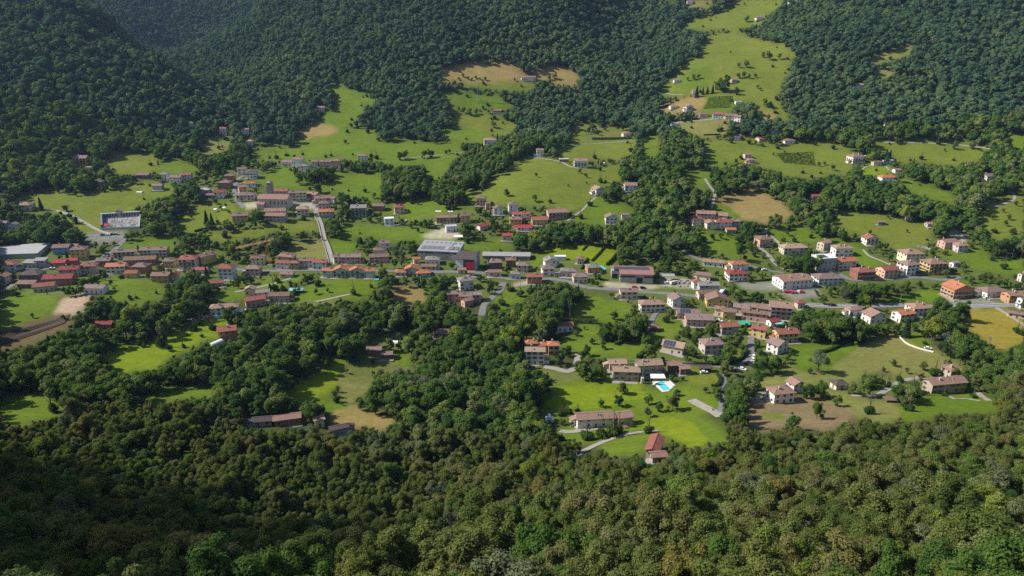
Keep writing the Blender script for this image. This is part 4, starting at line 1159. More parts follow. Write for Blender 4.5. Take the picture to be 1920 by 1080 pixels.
house|527|567|40|1.7|-6|.5|g|beige|brown|right end of the slope cluster|
house|429|638|40|2|-20|.8|g|orange|red|brick-orange above the bright lower meadow|
barn|198|617|36|1.2|-4|.5|g|brick|dark red|alone in the lower-left woods|
shed|487|802|54|1|-14|.35|g|grey|dark|long dark one at the forest top edge|
barn|541|800|54|1.2|-10|.4|g|brick|rosy|right of the long dark shed|
cottage|600|803|22|1.4|-16|.8|s|cream|tan|small pale one at the forest top edge|
shed|637|817|38|1|-24|.4|g|grey|dark|right of the small pale cottage|
house|602|210|17|1.8|-6|.8|g|cream|rosy|alone at the mountain wood's edge|
cottage|359|238|9|1.6|0|.9|g|white|mauve|tiny, high in the left ravine|
farmhouse|990|153|30|1.7|-4|.35|g|white|rosy|on the high dry meadow|v
barn|933|213|17|1|0|.7|g|brick|brown|on the meadow below the high dry field|
house|919|272|26|2|-6|.7|h|white|tan|above the dark spruce slope|v
house|1175|257|20|1.5|-4|.7|h|white|rosy|above the trimmed hedge on the far track|
house|681|301|20|1.8|0|.8|h|white|rosy|alone on the wide green slope|
house|1012|294|15|2.6|-10|.9|g|white|rosy|narrow tall one on the knoll track|
garage|1057|304|19|1|-10|.4|f|brick|white|on the knoll track|
house|1088|314|26|2.6|0|.6|g|white|rosy|with dark balconies on the knoll|b
house|1120|366|26|1.8|-26|.8|gf|white|tan|at the top of the pale footpath|
house|1181|360|24|2.2|-4|.8|g|white|rosy|against the central wood|v
villa|1348|224|28|2.2|-10|.5|g|white|red|left part of the long bright group on the hill|v
villa|1368|226|22|2|-14|.7|g|cream|mauve|middle part of the long bright group on the hill|
villa|1383|229|17|2.2|-30|.9|g|white|rosy|right part of the long bright group on the hill|
house|1290|209|18|2|-10|.8|gf|white|rosy|left of the long bright group on the hill|b
house|1262|206|17|1.3|-6|.7|g|white|rosy|at the tan triangle field's lower edge|
house|1317|221|20|1.5|-8|.7|h|peach|mauve|just left of the long bright group on the hill|
cottage|1300|177|6|2|0|1|h|white|tan|tiny, behind the spruces on the hill|
cottage|1375|156|11|1.5|-4|.9|g|pink|rosy|tiny, in the middle of the high pasture|
greenhouse|1384|196|14|1|-4|.5|f|white|white|behind the vegetable plots on the hill|n
shed|1264|237|15|1|-6|.6|f|pale blue|pale grey|at the end of the hill drive|n
cottage|1381|262|12|1.6|0|.9|g|white|rosy|below the pale hill field|
bungalow|1426|266|24|1|-18|.7|g|beige|orange|with orange roof on the hill meadow|
bungalow|1477|270|24|1.2|-12|.7|h|white|rosy|right of the orange-roofed bungalow|
house|1453|253|22|1.5|-8|.7|g|pale blue|grey|shaded one above the bungalows|
cottage|1268|156|12|1.2|0|.8|g|white|mauve|at the gully wood on the high pasture|
cottage|1293|9|12|1.6|0|.8|g|white|rosy|left of two at the top edge|
cottage|1485|8|16|1.5|0|.8|g|white|rosy|right of two at the top edge|
cottage|1423|39|16|1.5|-6|.8|h|white|mauve|on the highest meadow below the top edge|
house|1608|168|20|1.8|-6|.7|g|white|tan|alone inside the right-hand forest|
inn|1603|307|33|2.6|-8|.7|h|white|rosy|above the oval lawn|b
pavilion|1629|299|16|1|-10|.8|f|white|white|flat white canopy behind the inn|n
annex|1642|311|16|1.6|0|.7|h|beige|brown|between the inn and the oval lawn|
annex|1663|308|22|1.3|-4|.4|f|pale blue|pale grey|right of the oval lawn's upper edge|
bungalow|1662|339|30|1.2|-8|.6|h|white|orange|below the oval lawn|
shed|1680|324|14|1|-10|.8|g|white|rosy|at the right tip of the oval lawn|
house|1850|341|28|2|-14|.8|g|white|mauve|alone beside the right-hand spruces|
cottage|1400|297|14|1.5|-10|.8|g|beige|rosy|upper of two by the vineyard|
cottage|1407|307|16|1.4|-6|.8|h|peach|rosy|lower of two by the vineyard|
cottage|1660|237|12|1.6|-6|.9|g|cream|tan|in the trees at the right forest's foot|
house|1527|376|18|1.4|-6|.7|g|beige|red|glimpsed in the belt of conifers|
cottage|1400|347|12|1.2|0|.8|g|beige|red|glimpsed at the dark grove above the tan field|
"""
ADJ = {'stone': 'rubble-stone', 'dark': 'dark timber'}
def build_houses():
    for ln in CAT.strip().splitlines():
        f = ln.split('|')
        nm, px, base, w, st, rot, ra, roof, wall, rc, ph = f[:11]
        op = f[11] if len(f) > 11 else ''
        kind = nm.replace('_', ' ')
        lab = f"{ADJ.get(wall, wall)} {kind} with {rc} roof, {ph}" if roof != 'f' else f"{ADJ.get(wall, wall)} flat-roofed {kind}, {ph}"
        cat = {'hotel_wing': 'hotel', 'hotel_annex': 'hotel', 'farm_wing': 'farm building', 'terraced_house': 'house', 'apartment_building': 'apartment house', 'church_hall': 'church hall', 'modern_villa': 'villa', 'business_hall': 'hall', 'summer_house': 'garden house'}.get(nm, nm)
        house(nm, float(px), float(base), float(w), float(st), float(rot), float(ra), roof, wall, rc, lab, cat, op)
build_houses()

# the two large industrial halls, the modern block, the long shed, the court and the church
def base_at(px, base, hy):
    p = at(px, base); d = Vector((p.x, p.y, 0)).normalized()
    c = Vector((p.x, p.y, 0)) + d * hy
    return Vector((c.x, c.y, p.z * .7 + .3 * float(Hq(c.x, c.y)))), p.y * CP - (p.z - CAM_Z) * SP
def block_for(px, w, ytop, base):
    block_rect(px - w * .48, ytop, px + w * .48, base - 3); HRECT.append((px - w * .55, ytop - 3, px + w * .55, base + 3, 0))

def factory():
    c, dep = base_at(828, 489, 14); L = 77 * dep / FPX; W = 24; H = 7.2
    o = empty('factory_hall', c, R(-8)); tag(o, 'large grey factory hall with skylit flat-pitched roof in the village centre', 'factory')
    a, b = L / 2, W / 2
    mb = MB(); mb.box(-a, -b, -3, a, b, H); link('wall', mb.mesh('wall', M['wall']), o, None, (.42, .42, .42))
    mb = MB(); mb.slab([(-a - .6, -b - .6, H + .3), (a * .55, -b - .6, H + .3), (a * .55, b + .6, H + 2.2), (-a - .6, b + .6, H + 2.2)], .35)
    ro = link('roof', mb.mesh('roof', M['metal_roof']), o, None, (.27, .275, .295))
    mb = MB(); mb.slab([(a * .56, -b - .6, H - 1.0 + 1.2), (a + .6, -b - .6, H + .2), (a + .6, b + .6, H + 1.6), (a * .56, b + .6, H + 1.6)], .3)
    link('roof', mb.mesh('roof', M['metal_roof']), o, None, (.28, .295, .33))
    mb = MB(); mb.box(-1.6, -3.6, 0, 1.6, 3.6, .12, 0); sk = mb.mesh('skylight', M['asphalt']); mb = MB(); mb.box(-1.6, -3.6, 0, 1.6, 3.6, .12, 0); sk2 = mb.mesh('roof_panel', M['metal'])
    sl = math.atan(1.9 / (W + 1.2))
    for i in range(8):
        q = link('skylight' if i != 5 else 'roof_panel', sk if i != 5 else sk2, ro, (-a + 3.2 + i * 4.0, -5, H + 1.02)); q.rotation_euler = (sl, 0, 0)
        q = link('roof_vent', sk2, ro, (-a + 3.2 + i * 4.0, 7.5, H + 1.92)); q.rotation_euler = (sl, 0, 0); q.scale = (.3, .35, 3)
    mb = MB(); mb.box(-2.0, -.12, 0, 2.0, .02, 1.2, 0); wn_ = mb.mesh('window', M['glass'])
    mb = MB(); mb.box(-2.0, -.12, 0, 2.0, .02, 4.2, 0); gt = mb.mesh('gate', M['metal'])
    for i in range(8):
        link('window', wn_, o, (-a + 3 + i * 4.6, -b, 5.2))
        if i % 2: link('gate', gt, o, (-a + 3 + i * 4.6, -b, 0))
    for x in np.linspace(-a, a, 11):
        mb = MB(); mb.box(x - .2, -b - .35, -2, x + .2, -b - .01, H); link('pilaster', mb.mesh('pilaster', M['concrete']), o)
    block_for(828, 77, 461, 489)
factory()
def solar_hall():
    c, dep = base_at(1183, 531, 10); L = 76 * dep / FPX; W = 19; H = 7.0
    o = empty('workshop_hall', c, R(-5)); tag(o, 'long workshop hall with reddish roof carrying two rows of solar panels', 'hall')
    a, b = L / 2, W / 2
    mb = MB(); mb.box(-a * .6, -b, -2, a, b, H); mb.box(-a, -b + 7, -2, -a * .6, b, H)
    link('wall', mb.mesh('wall', M['wall']), o, None, (.36, .36, .34))
    pt = .30
    mb = MB()
    mb.slab([(-a * .6 - .7, -b - .7, H), (a + .7, -b - .7, H), (a + .7, 0, H + b * pt), (-a * .6 - .7, 0, H + b * pt)], .25)
    mb.slab([(a + .7, b + .7, H), (-a - .7, b + .7, H), (-a - .7, 0, H + b * pt), (a + .7, 0, H + b * pt)], .25)
    mb.slab([(-a - .7, -b + 6.4, H + (6.6) * pt), (-a * .6 - .7, -b + 6.4, H + 6.6 * pt), (-a * .6 - .7, 0, H + b * pt), (-a - .7, 0, H + b * pt)], .25)
    mb.prism([(a - .3, H), (a, H), (a, H + .1), (a - .3, H + .1)], -b, b)
    ro = link('roof', mb.mesh('roof', M['metal_roof']), o, None, (.27, .14, .13))
    n = 24
    for j in range(2):
        for i in range(n):
            x = -a * .9 + (i + .5) * (a * 1.75) / n; y = -1.3 - j * 1.9
            q = link('solar_panel', PANEL, ro, (x, y, H + b * pt + y * (b * pt) / (b + .7) + .07)); q.rotation_euler = (math.atan(b * pt / (b + .7)), 0, 0); q.scale = (a * 1.75 / n / 1.9, 1.5, 1)
    mb = MB(); mb.box(-2.2, -.12, 0, 2.2, .02, 4.4); g = mb.mesh('gate', M['rubber'])
    link('gate', g, o, (a * .35, -b, 0)); link('gate', g, o, (-a * .82, -b + 7, 0))
    mb = MB(); mb.box(-3.4, -.12, 0, 3.4, .02, 1.3); w_ = mb.mesh('window', M['glass'])
    for x in (-a * .4, -a * .08, a * .78): link('window', w_, o, (x, -b, 4.2))
    block_for(1183, 78, 500, 531)
solar_hall()
def modern_block():
    c, dep = base_at(878, 506, 7); s = dep / FPX
    o = empty('modern_block', c, R(-10)); tag(o, 'modern black and white block with a red panel and steep dark roof', 'building')
    L, W = 40 * s, 13; a, b = L / 2, W / 2
    mb = MB(); mb.box(-a, -b, -2, -a * .3, b, 8.5); link('wall', mb.mesh('wall', M['wall']), o, None, (.7, .71, .72))
    mb = MB(); mb.box(-a * .3, -b + .4, -2, a * .75, b, 8.5); link('wall', mb.mesh('wall', M['wall']), o, None, (.10, .09, .09))
    mb = MB(); mb.box(0, -b - .5, .2, a * .75, -b + .39, 6.2); link('red_panel', mb.mesh('red_panel', M['paint']), o, None, (.42, .035, .05))
    mb = MB(); mb.prism([(a * .75, -2), (a, -2), (a, 13.5), (a * .75, 9.5)], -b, b * .8); link('tower_wall', mb.mesh('tower_wall', M['wall']), o, None, (.33, .34, .37))
    mb = MB(); mb.slab([(-a - .6, -b - .6, 8.6), (a * .74, -b - .6, 8.6), (a * .74, b, 11.6), (-a - .6, b, 11.6)], .35); link('roof', mb.mesh('roof', M['roof']), o, None, (.09, .075, .07))
    for x in (-a * .2, -a * .05):
        for z in (1.2, 4.4): link('window', WIN[2], o, (x, -b + .4, z))
    block_for(878, 46, 474, 506)
modern_block()
def long_shed():
    c, dep = base_at(950, 489, 6); L = 88 * dep / FPX
    o = empty('long_shed', c, R(-3)); tag(o, 'very long low grey-roofed shed behind the modern black block', 'shed')
    a = L / 2
    mb = MB(); mb.box(-a, -5.5, -2, a, 5.5, 4); link('wall', mb.mesh('wall', M['wall']), o, None, (.3, .28, .27))
    mb = MB(); roof_parts(mb, 'g', L, 11, 4, .25, .6, .2); link('roof', mb.mesh('roof', M['metal_roof']), o, None, (.29, .28, .28))
    for k in range(14):
        link('window', WIN[1], o, (-a + 3 + k * (L - 6) / 13, -5.5, 1.4))
    block_for(950, 88, 478, 490)
long_shed()
def net_court():
    p = [at(-6, 487), at(72, 484), at(97, 461), at(-6, 470)]
    c = sum(p, Vector()) / 4
    o = empty('net_canopy', (c.x, c.y, c.z)); tag(o, 'large flat grey netted growing area at the left edge', 'greenhouse')
    H = 4.0
    mb = MB(); mb.slab([(q.x - c.x, q.y - c.y, H + (q.z - c.z) * .5) for q in p], .15); link('net_roof', mb.mesh('net_roof', M['metal_roof']), o, None, (.34, .345, .34))
    for i, (u, v) in enumerate(((p[0], p[1]), (p[1], p[2]))):
        mb = MB(); u_, v_ = u - c, v - c
        mb.quad((u_.x, u_.y, -1.5), (v_.x, v_.y, -1.5), (v_.x, v_.y, H - .2 + v_.z * .5), (u_.x, u_.y, H - .2 + u_.z * .5))
        d = Vector((v_.y - u_.y, u_.x - v_.x, 0)).normalized() * .12
        mb.quad((v_.x - d.x, v_.y - d.y, -1.5), (u_.x - d.x, u_.y - d.y, -1.5), (u_.x - d.x, u_.y - d.y, H - .2 + u_.z * .5), (v_.x - d.x, v_.y - d.y, H - .2 + v_.z * .5))
        link('net_side', mb.mesh('net_side', M['metal']), o)
    block_rect(0, 460, 96, 484)
net_court()
def church():
    c, dep = base_at(518, 393, 8); L = 56 * dep / FPX; W = 14; H = 10
    o = empty('church', c, R(-4)); tag(o, 'parish church with long rosy roof, tall windows and bell tower', 'church')
    a = L / 2
    mb = MB(); mb.box(-a, -7, -3, a, 7, H)
    for x0, x1 in ((-a, -a + .4), (a - .4, a)):
        k = len(mb.v); mb.v += [(x0, -7, H), (x0, 7, H), (x0, 0, H + 3.1), (x1, -7, H), (x1, 7, H), (x1, 0, H + 3.1)]
        for f in ((0, 2, 1), (3, 4, 5), (0, 3, 5, 2), (1, 2, 5, 4)): mb.f.append(tuple(k + i for i in f)); mb.m.append(0)
    link('wall', mb.mesh('wall', M['wall']), o, None, (.56, .51, .43))
    mb = MB(); roof_parts(mb, 'g', L, W, H, .45, .6, .25); link('roof', mb.mesh('roof', M['roof']), o, None, ROOFC['rosy'])
    for k in range(5): link('window', WIN[3], o, (-a * .1 + k * a * .26, -7, 5))
    for k in range(6):
        mb = MB(); x = -a * .22 + k * a * .26; mb.box(x - .3, -7.7, -2, x + .3, -7.01, 8.6); link('buttress', mb.mesh('buttress', M['wall']), o, None, (.52, .48, .42))
    mb = MB(); mb.box(-a - .1, -6.2, -2, -a * .45, -7.01, 6); mb.box(-a * .98, -11, -2, -a * .5, -7.02, 5.5); link('chapel', mb.mesh('chapel', M['wall']), o, None, (.52, .45, .4))
    mb = MB(); mb.slab([(-a - .4, -11.6, 5.6), (-a * .47, -11.6, 5.6), (-a * .47, -7.0, 7.4), (-a - .4, -7.0, 7.4)], .22); link('chapel_roof', mb.mesh('chapel_roof', M['roof']), o, None, ROOFC['rosy'])
    x0 = -a * .55
    mb = MB(); mb.box(x0 - 2.6, 7.05, -3, x0 + 2.6, 12.2, 19); t = link('bell_tower', mb.mesh('bell_tower', M['stone']), o, None, (.30, .29, .29))
    mb = MB(); mb.box(x0 - 2.9, 6.75, 19, x0 + 2.9, 12.5, 19.5); mb.box(x0 - 2.4, 7.25, 19.5, x0 + 2.4, 12, 22.5); mb.box(x0 - 2.8, 6.85, 22.5, x0 + 2.8, 12.4, 22.9); link('belfry', mb.mesh('belfry', M['stone']), t, None, (.33, .32, .31))
    mb = MB(); q = [(x0 - 2.7, 6.95, 22.9), (x0 + 2.7, 6.95, 22.9), (x0 + 2.7, 12.3, 22.9), (x0 - 2.7, 12.3, 22.9)]
    for i in range(4): mb.tri(q[i], q[(i + 1) % 4], (x0, 9.6, 25.2))
    mb.poly(list(reversed(q))); link('spire', mb.mesh('spire', M['metal_roof']), t, None, (.2, .2, .2))
    for dx, dy, an in ((0, -2.36, 0),): link('bell_opening', WIN[3], t, (x0, 7.25, 19.6))
    block_for(518, 60, 352, 392); block_rect(496, 345, 512, 372)
church()

# keep tree crowns clear of the small things that show between the houses
for q in [(188, 400, 264, 431), (1232, 717, 1256, 734), (396, 639, 414, 649), (403, 588, 418, 600), (1023, 777, 1038, 793), (1748, 626, 1767, 640), (1240, 520, 1298, 539), (1380, 690, 1416, 700), (1468, 538, 1506, 550), (1346, 538, 1362, 552), (1024, 470, 1150, 498), (1228, 702, 1246, 716), (160, 438, 230, 446)]:
    block_rect(*q)
# ---------------------------------------------------------------- vegetation
def np_mesh(name, V3, F, mats, midx=None):
    me = bpy.data.meshes.new(name)
    me.vertices.add(len(V3)); me.vertices.foreach_set('co', np.asarray(V3, np.float32).ravel())
    me.loops.add(F.size); me.loops.foreach_set('vertex_index', F.ravel().astype(np.int32))
    me.polygons.add(len(F)); me.polygons.foreach_set('loop_start', np.arange(0, F.size, F.shape[1], dtype=np.int32))
    for m in mats: me.materials.append(m)
    if midx is not None: me.polygons.foreach_set('material_index', midx.astype(np.int32))
    me.update(calc_edges=True)
    return me
def unit(v): return v / np.maximum(np.linalg.norm(v, axis=-1, keepdims=True), 1e-9)
def leaves(rg, C, Rd, n, size, up=0.25, spread=0.75, flat=0.65, down=-0.55, r0=.72, r1=1.08):
    """leaf-clump quads on the shells of lobes with centres C and radii Rd"""
    k = len(C)
    w = Rd ** 2; cnt = np.maximum((n * w / w.sum()).astype(int), 3)
    ci = np.repeat(np.arange(k), cnt)
    d = unit(rg.normal(size=(len(ci), 3)))
    d[:, 2] = np.where(d[:, 2] < down, -d[:, 2], d[:, 2])
    pos = C[ci] + d * (Rd[ci] * rg.uniform(r0, r1, len(ci)))[:, None]
    # leave out clumps buried deep in other lobes
    dist = np.linalg.norm(pos[:, None] - C[None], axis=2) / Rd[None]
    dist[np.arange(len(ci)), ci] = 9
    keep = dist.min(1) > .72
    pos, d, ci = pos[keep], d[keep], ci[keep]
    nr = unit(d + rg.normal(size=d.shape) * spread * .6 + np.array([0, 0, up]))
    t = unit(np.cross(nr, rg.normal(size=d.shape))); b = np.cross(nr, t)
    s = (size * rg.uniform(.6, 1.35, len(pos)))[:, None]
    q = np.stack([pos - t * s, pos - b * s * flat, pos + t * s + nr * s * .25, pos + b * s * flat], 1)
    return q.reshape(-1, 3), np.arange(len(pos) * 4).reshape(-1, 4)
def cores(C, Rd, f=.7):
    Vs, Fs = [], []; nu_, nv = 7, 5
    for c, r in zip(C, Rd):
        k = sum(len(v) for v in Vs); g = []
        for j in range(nv + 1):
            th = math.pi * j / nv
            for i in range(nu_):
                ph = 2 * math.pi * i / nu_
                g.append((c[0] + r * f * math.sin(th) * math.cos(ph), c[1] + r * f * math.sin(th) * math.sin(ph), c[2] + r * f * math.cos(th)))
        Vs.append(np.array(g))
        for j in range(nv):
            for i in range(nu_):
                a = k + j * nu_ + i; b = k + j * nu_ + (i + 1) % nu_
                Fs.append((a, a + nu_, b + nu_, b))
    return np.concatenate(Vs), np.array(Fs)
def lobes(rg, n, rx, rz, cz, rmin, rmax):
    C = []
    for i in range(n):
        d = unit(rg.normal(size=3)); d[2] = d[2] * .9 + .12
        f = rg.uniform(.45, 1.0)
        C.append((d[0] * rx * f, d[1] * rx * f, cz + d[2] * rz * f))
    C.append((0, 0, cz + rz * .25))
    return np.array(C), np.append(rg.uniform(rmin, rmax, n), rmax)
def trunk(h, r, cz, rg, limbs=4):
    mb = MB(); mb.bar((0, 0, -1.2), (0, 0, h * .45), r * 1.25, 7, r * .8); mb.bar((0, 0, h * .45), (.2, .1, h * .8), r * .8, 6, r * .25)
    for i in range(limbs):
        a = i * 2 * math.pi / limbs + rg.uniform(-.4, .4); z = h * rg.uniform(.28, .5)
        mb.bar((0, 0, z), (math.cos(a) * h * .2, math.sin(a) * h * .2, z + h * .24), r * .45, 5, r * .12)
    return mb
def broadleaf(seed, n, size, nl=13, rx=2.9, rz=3.3, cz=8.0, rmin=1.35, rmax=2.3, core=.66):
    rg = np.random.default_rng(seed)
    C, Rd = lobes(rg, nl, rx, rz, cz, rmin, rmax)
    v1, f1 = leaves(rg, C, Rd, n, size)
    v2, f2 = cores(C, Rd, core)
    return np.concatenate([v1, v2]), np.concatenate([f1, f2 + len(v1)]), trunk(12, .24, cz, rg)
def ragged(seed, n, size, nl=26, rx=2.7, rz=3.4, cz=7.2, rmin=.55, rmax=1.5, core=.5, r0=.45, r1=1.3):
    """a loose uneven crown: lobes of very different size, some reaching out, sprays at the top"""
    rg = np.random.default_rng(seed)
    C = []; Rd = []
    lean = rg.normal(size=2) * .5
    for i in range(nl):
        d = unit(rg.normal(size=3)); f = rg.uniform(.25, 1.22) if i % 4 else rg.uniform(1.0, 1.4)
        zz = d[2] * rz * f
        C.append((d[0] * rx * f + lean[0] * zz * .2, d[1] * rx * f + lean[1] * zz * .2, max(cz + zz, 2.2)))
        Rd.append(rg.uniform(rmin, rmax) * (1.25 - .45 * f))
    C, Rd = np.array(C), np.maximum(np.array(Rd), rmin * .7)
    v1, f1 = leaves(rg, C, Rd, n, size, up=.35, flat=.55, r0=r0, r1=r1)
    v2, f2 = cores(C, Rd, core)
    return np.concatenate([v1, v2]), np.concatenate([f1, f2 + len(v1)]), trunk(12, .24, cz, rg)
def conifer(seed, n, size, H=15, rb=2.8):
    rg = np.random.default_rng(seed)
    z = H * (.08 + .92 * (1 - np.sqrt(rg.random(n)))); r = rb * (1 - z / H) ** .85 * (.72 + .28 * np.cos(z * 5.2)) * rg.uniform(.75, 1.08, n) + .1
    a = rg.random(n) * 6.283
    pos = np.stack([r * np.cos(a), r * np.sin(a), z], 1)
    out = np.stack([np.cos(a), np.sin(a), -.45 + 0 * a], 1)
    nr = unit(np.stack([np.cos(a) * .6, np.sin(a) * .6, 1 + 0 * a], 1) + rg.normal(size=(n, 3)) * .3)
    t = unit(out); b = unit(np.cross(nr, t)); s = (size * rg.uniform(.6, 1.3, n))[:, None]
    q = np.stack([pos - t * s, pos - b * s * .5, pos + t * s, pos + b * s * .5], 1).reshape(-1, 3)
    f = np.arange(n * 4).reshape(-1, 4)
    mb = MB(); mb.bar((0, 0, -1), (0, 0, H * .95), .26, 6, .04)
    return q, f, mb
def columnar(seed, n, size):
    rg = np.random.default_rng(seed)
    zs = np.linspace(1.6, 12.5, 11); C = np.stack([rg.normal(size=11) * .3, rg.normal(size=11) * .3, zs], 1)
    Rd = 1.5 * np.sin(np.clip((zs + .5) / 14.5, 0, 1) * math.pi) ** .6 + .25
    v1, f1 = leaves(rg, C, Rd, n, size); v2, f2 = cores(C, Rd, .6)
    return np.concatenate([v1, v2]), np.concatenate([f1, f2 + len(v1)]), trunk(12, .2, 8, rg, 2)
def full_mesh(name, v, f, tr, leafm):
    """leaves and trunk in one mesh, for the forests that nobody could count"""
    tv = np.array(tr.v); tf = [t for t in tr.f]
    quads = [t for t in tf if len(t) == 4]
    F = np.concatenate([f, np.array(quads) + len(v)]); V3 = np.concatenate([v, tv])
    mi = np.concatenate([np.zeros(len(f)), np.ones(len(quads))])
    return np_mesh(name, V3, F, [leafm, M['bark']], mi)
class Kind:
    def __init__(s, n_var, fn, leafm):
        s.parts = []; s.leafm = leafm
        for i in range(n_var):
            v, f, tr = fn(i)
            s.parts.append((v, f, tr))
        s.crown = [np_mesh('crown', v, f, [leafm]) for v, f, tr in s.parts]
        s.trunk = [tr.mesh('trunk', M['bark']) for v, f, tr in s.parts]
KIN = {
 'oak': Kind(8, lambda i: ragged(100 + i, 15000, .16), M['leaf_oak']),
 'valley': Kind(8, lambda i: ragged(200 + i, 4200, .30, 18, 2.7, 3.7, 7.2, .9, 2.1, .62, .6, 1.15), M['leaf_valley']),
 'fresh': Kind(4, lambda i: ragged(150 + i, 14000, .16), M['leaf_valley']),
 'pale': Kind(2, lambda i: ragged(300 + i, 9000, .2, 20, 2.8, 3.2, 7.2, .7, 1.8), M['leaf_pale']),
 'spruce': Kind(3, lambda i: conifer(400 + i, 1500, .75), M['needle']),
 'poplar': Kind(2, lambda i: columnar(500 + i, 5000, .2), M['leaf_valley']),
 'shrub': Kind(3, lambda i: broadleaf(600 + i, 900, .3, 8, 1.8, 1.2, 1.7, .8, 1.5), M['hedge']),
}
FARP = [ragged(700 + i, 520, .62, 9, 2.4, 3.0, 7.4, 1.4, 2.7, .9, .85, 1.12) for i in range(8)]
PRO = bpy.data.collections.new('tree_prototypes')
def proto(name, me):
    o = bpy.data.objects.new(name, me); PRO.objects.link(o); return o
proto_idx = {}
def add_protos(key, items, leafm):
    k0 = len(PRO.objects)
    for i, (v, f, tr) in enumerate(items): proto(f'p{k0 + i:02d}', full_mesh('tree_' + key, v, f, tr, leafm))
    proto_idx[key] = (k0, len(items))
add_protos('oak', KIN['oak'].parts, M['leaf_oak'])
add_protos('valley', KIN['valley'].parts, M['leaf_valley'])
add_protos('far', FARP, M['leaf_far'])
add_protos('midfar', FARP, M['leaf_valley'])
add_protos('far2', FARP, M['leaf_far2'])
add_protos('far3', FARP, M['leaf_far3'])
add_protos('spruce', KIN['spruce'].parts, M['needle'])
add_protos('fresh', KIN['fresh'].parts, M['leaf_valley'])
add_protos('pale', KIN['pale'].parts, M['leaf_pale'])
def scatter_group():
    ng = bpy.data.node_groups.new('scatter_trees', 'GeometryNodeTree')
    ng.interface.new_socket('Geometry', in_out='INPUT', socket_type='NodeSocketGeometry')
    ng.interface.new_socket('Geometry', in_out='OUTPUT', socket_type='NodeSocketGeometry')
    n = ng.nodes; l = ng.links
    gi, go = n.new('NodeGroupInput'), n.new('NodeGroupOutput')
    ci = n.new('GeometryNodeCollectionInfo'); ci.inputs[0].default_value = PRO; ci.inputs[1].default_value = True; ci.inputs[2].default_value = True
    iop = n.new('GeometryNodeInstanceOnPoints')
    def attr(nm, dt):
        a = n.new('GeometryNodeInputNamedAttribute'); a.data_type = dt; a.inputs[0].default_value = nm; return a.outputs[0]
    l.new(gi.outputs[0], iop.inputs['Points']); l.new(ci.outputs[0], iop.inputs['Instance'])
    iop.inputs['Pick Instance'].default_value = True
    l.new(attr('pick', 'INT'), iop.inputs['Instance Index'])
    l.new(attr('turn', 'FLOAT_VECTOR'), iop.inputs['Rotation'])
    l.new(attr('size', 'FLOAT_VECTOR'), iop.inputs['Scale'])
    l.new(iop.outputs[0], go.inputs[0])
    return ng
NG = scatter_group()
def scatter(name, label, cat, XYZ, pick, turn, size):
    me = bpy.data.meshes.new(name)
    me.vertices.add(len(XYZ)); me.vertices.foreach_set('co', XYZ.astype(np.float32).ravel())
    a = me.attributes.new('pick', 'INT', 'POINT'); a.data.foreach_set('value', pick.astype(np.int32))
    a = me.attributes.new('turn', 'FLOAT_VECTOR', 'POINT'); a.data.foreach_set('vector', turn.astype(np.float32).ravel())
    a = me.attributes.new('size', 'FLOAT_VECTOR', 'POINT'); a.data.foreach_set('vector', size.astype(np.float32).ravel())
    o = link(name, me)
    m = o.modifiers.new('scatter', 'NODES'); m.node_group = NG
    tag(o, label, cat, None, 'stuff')
    return o

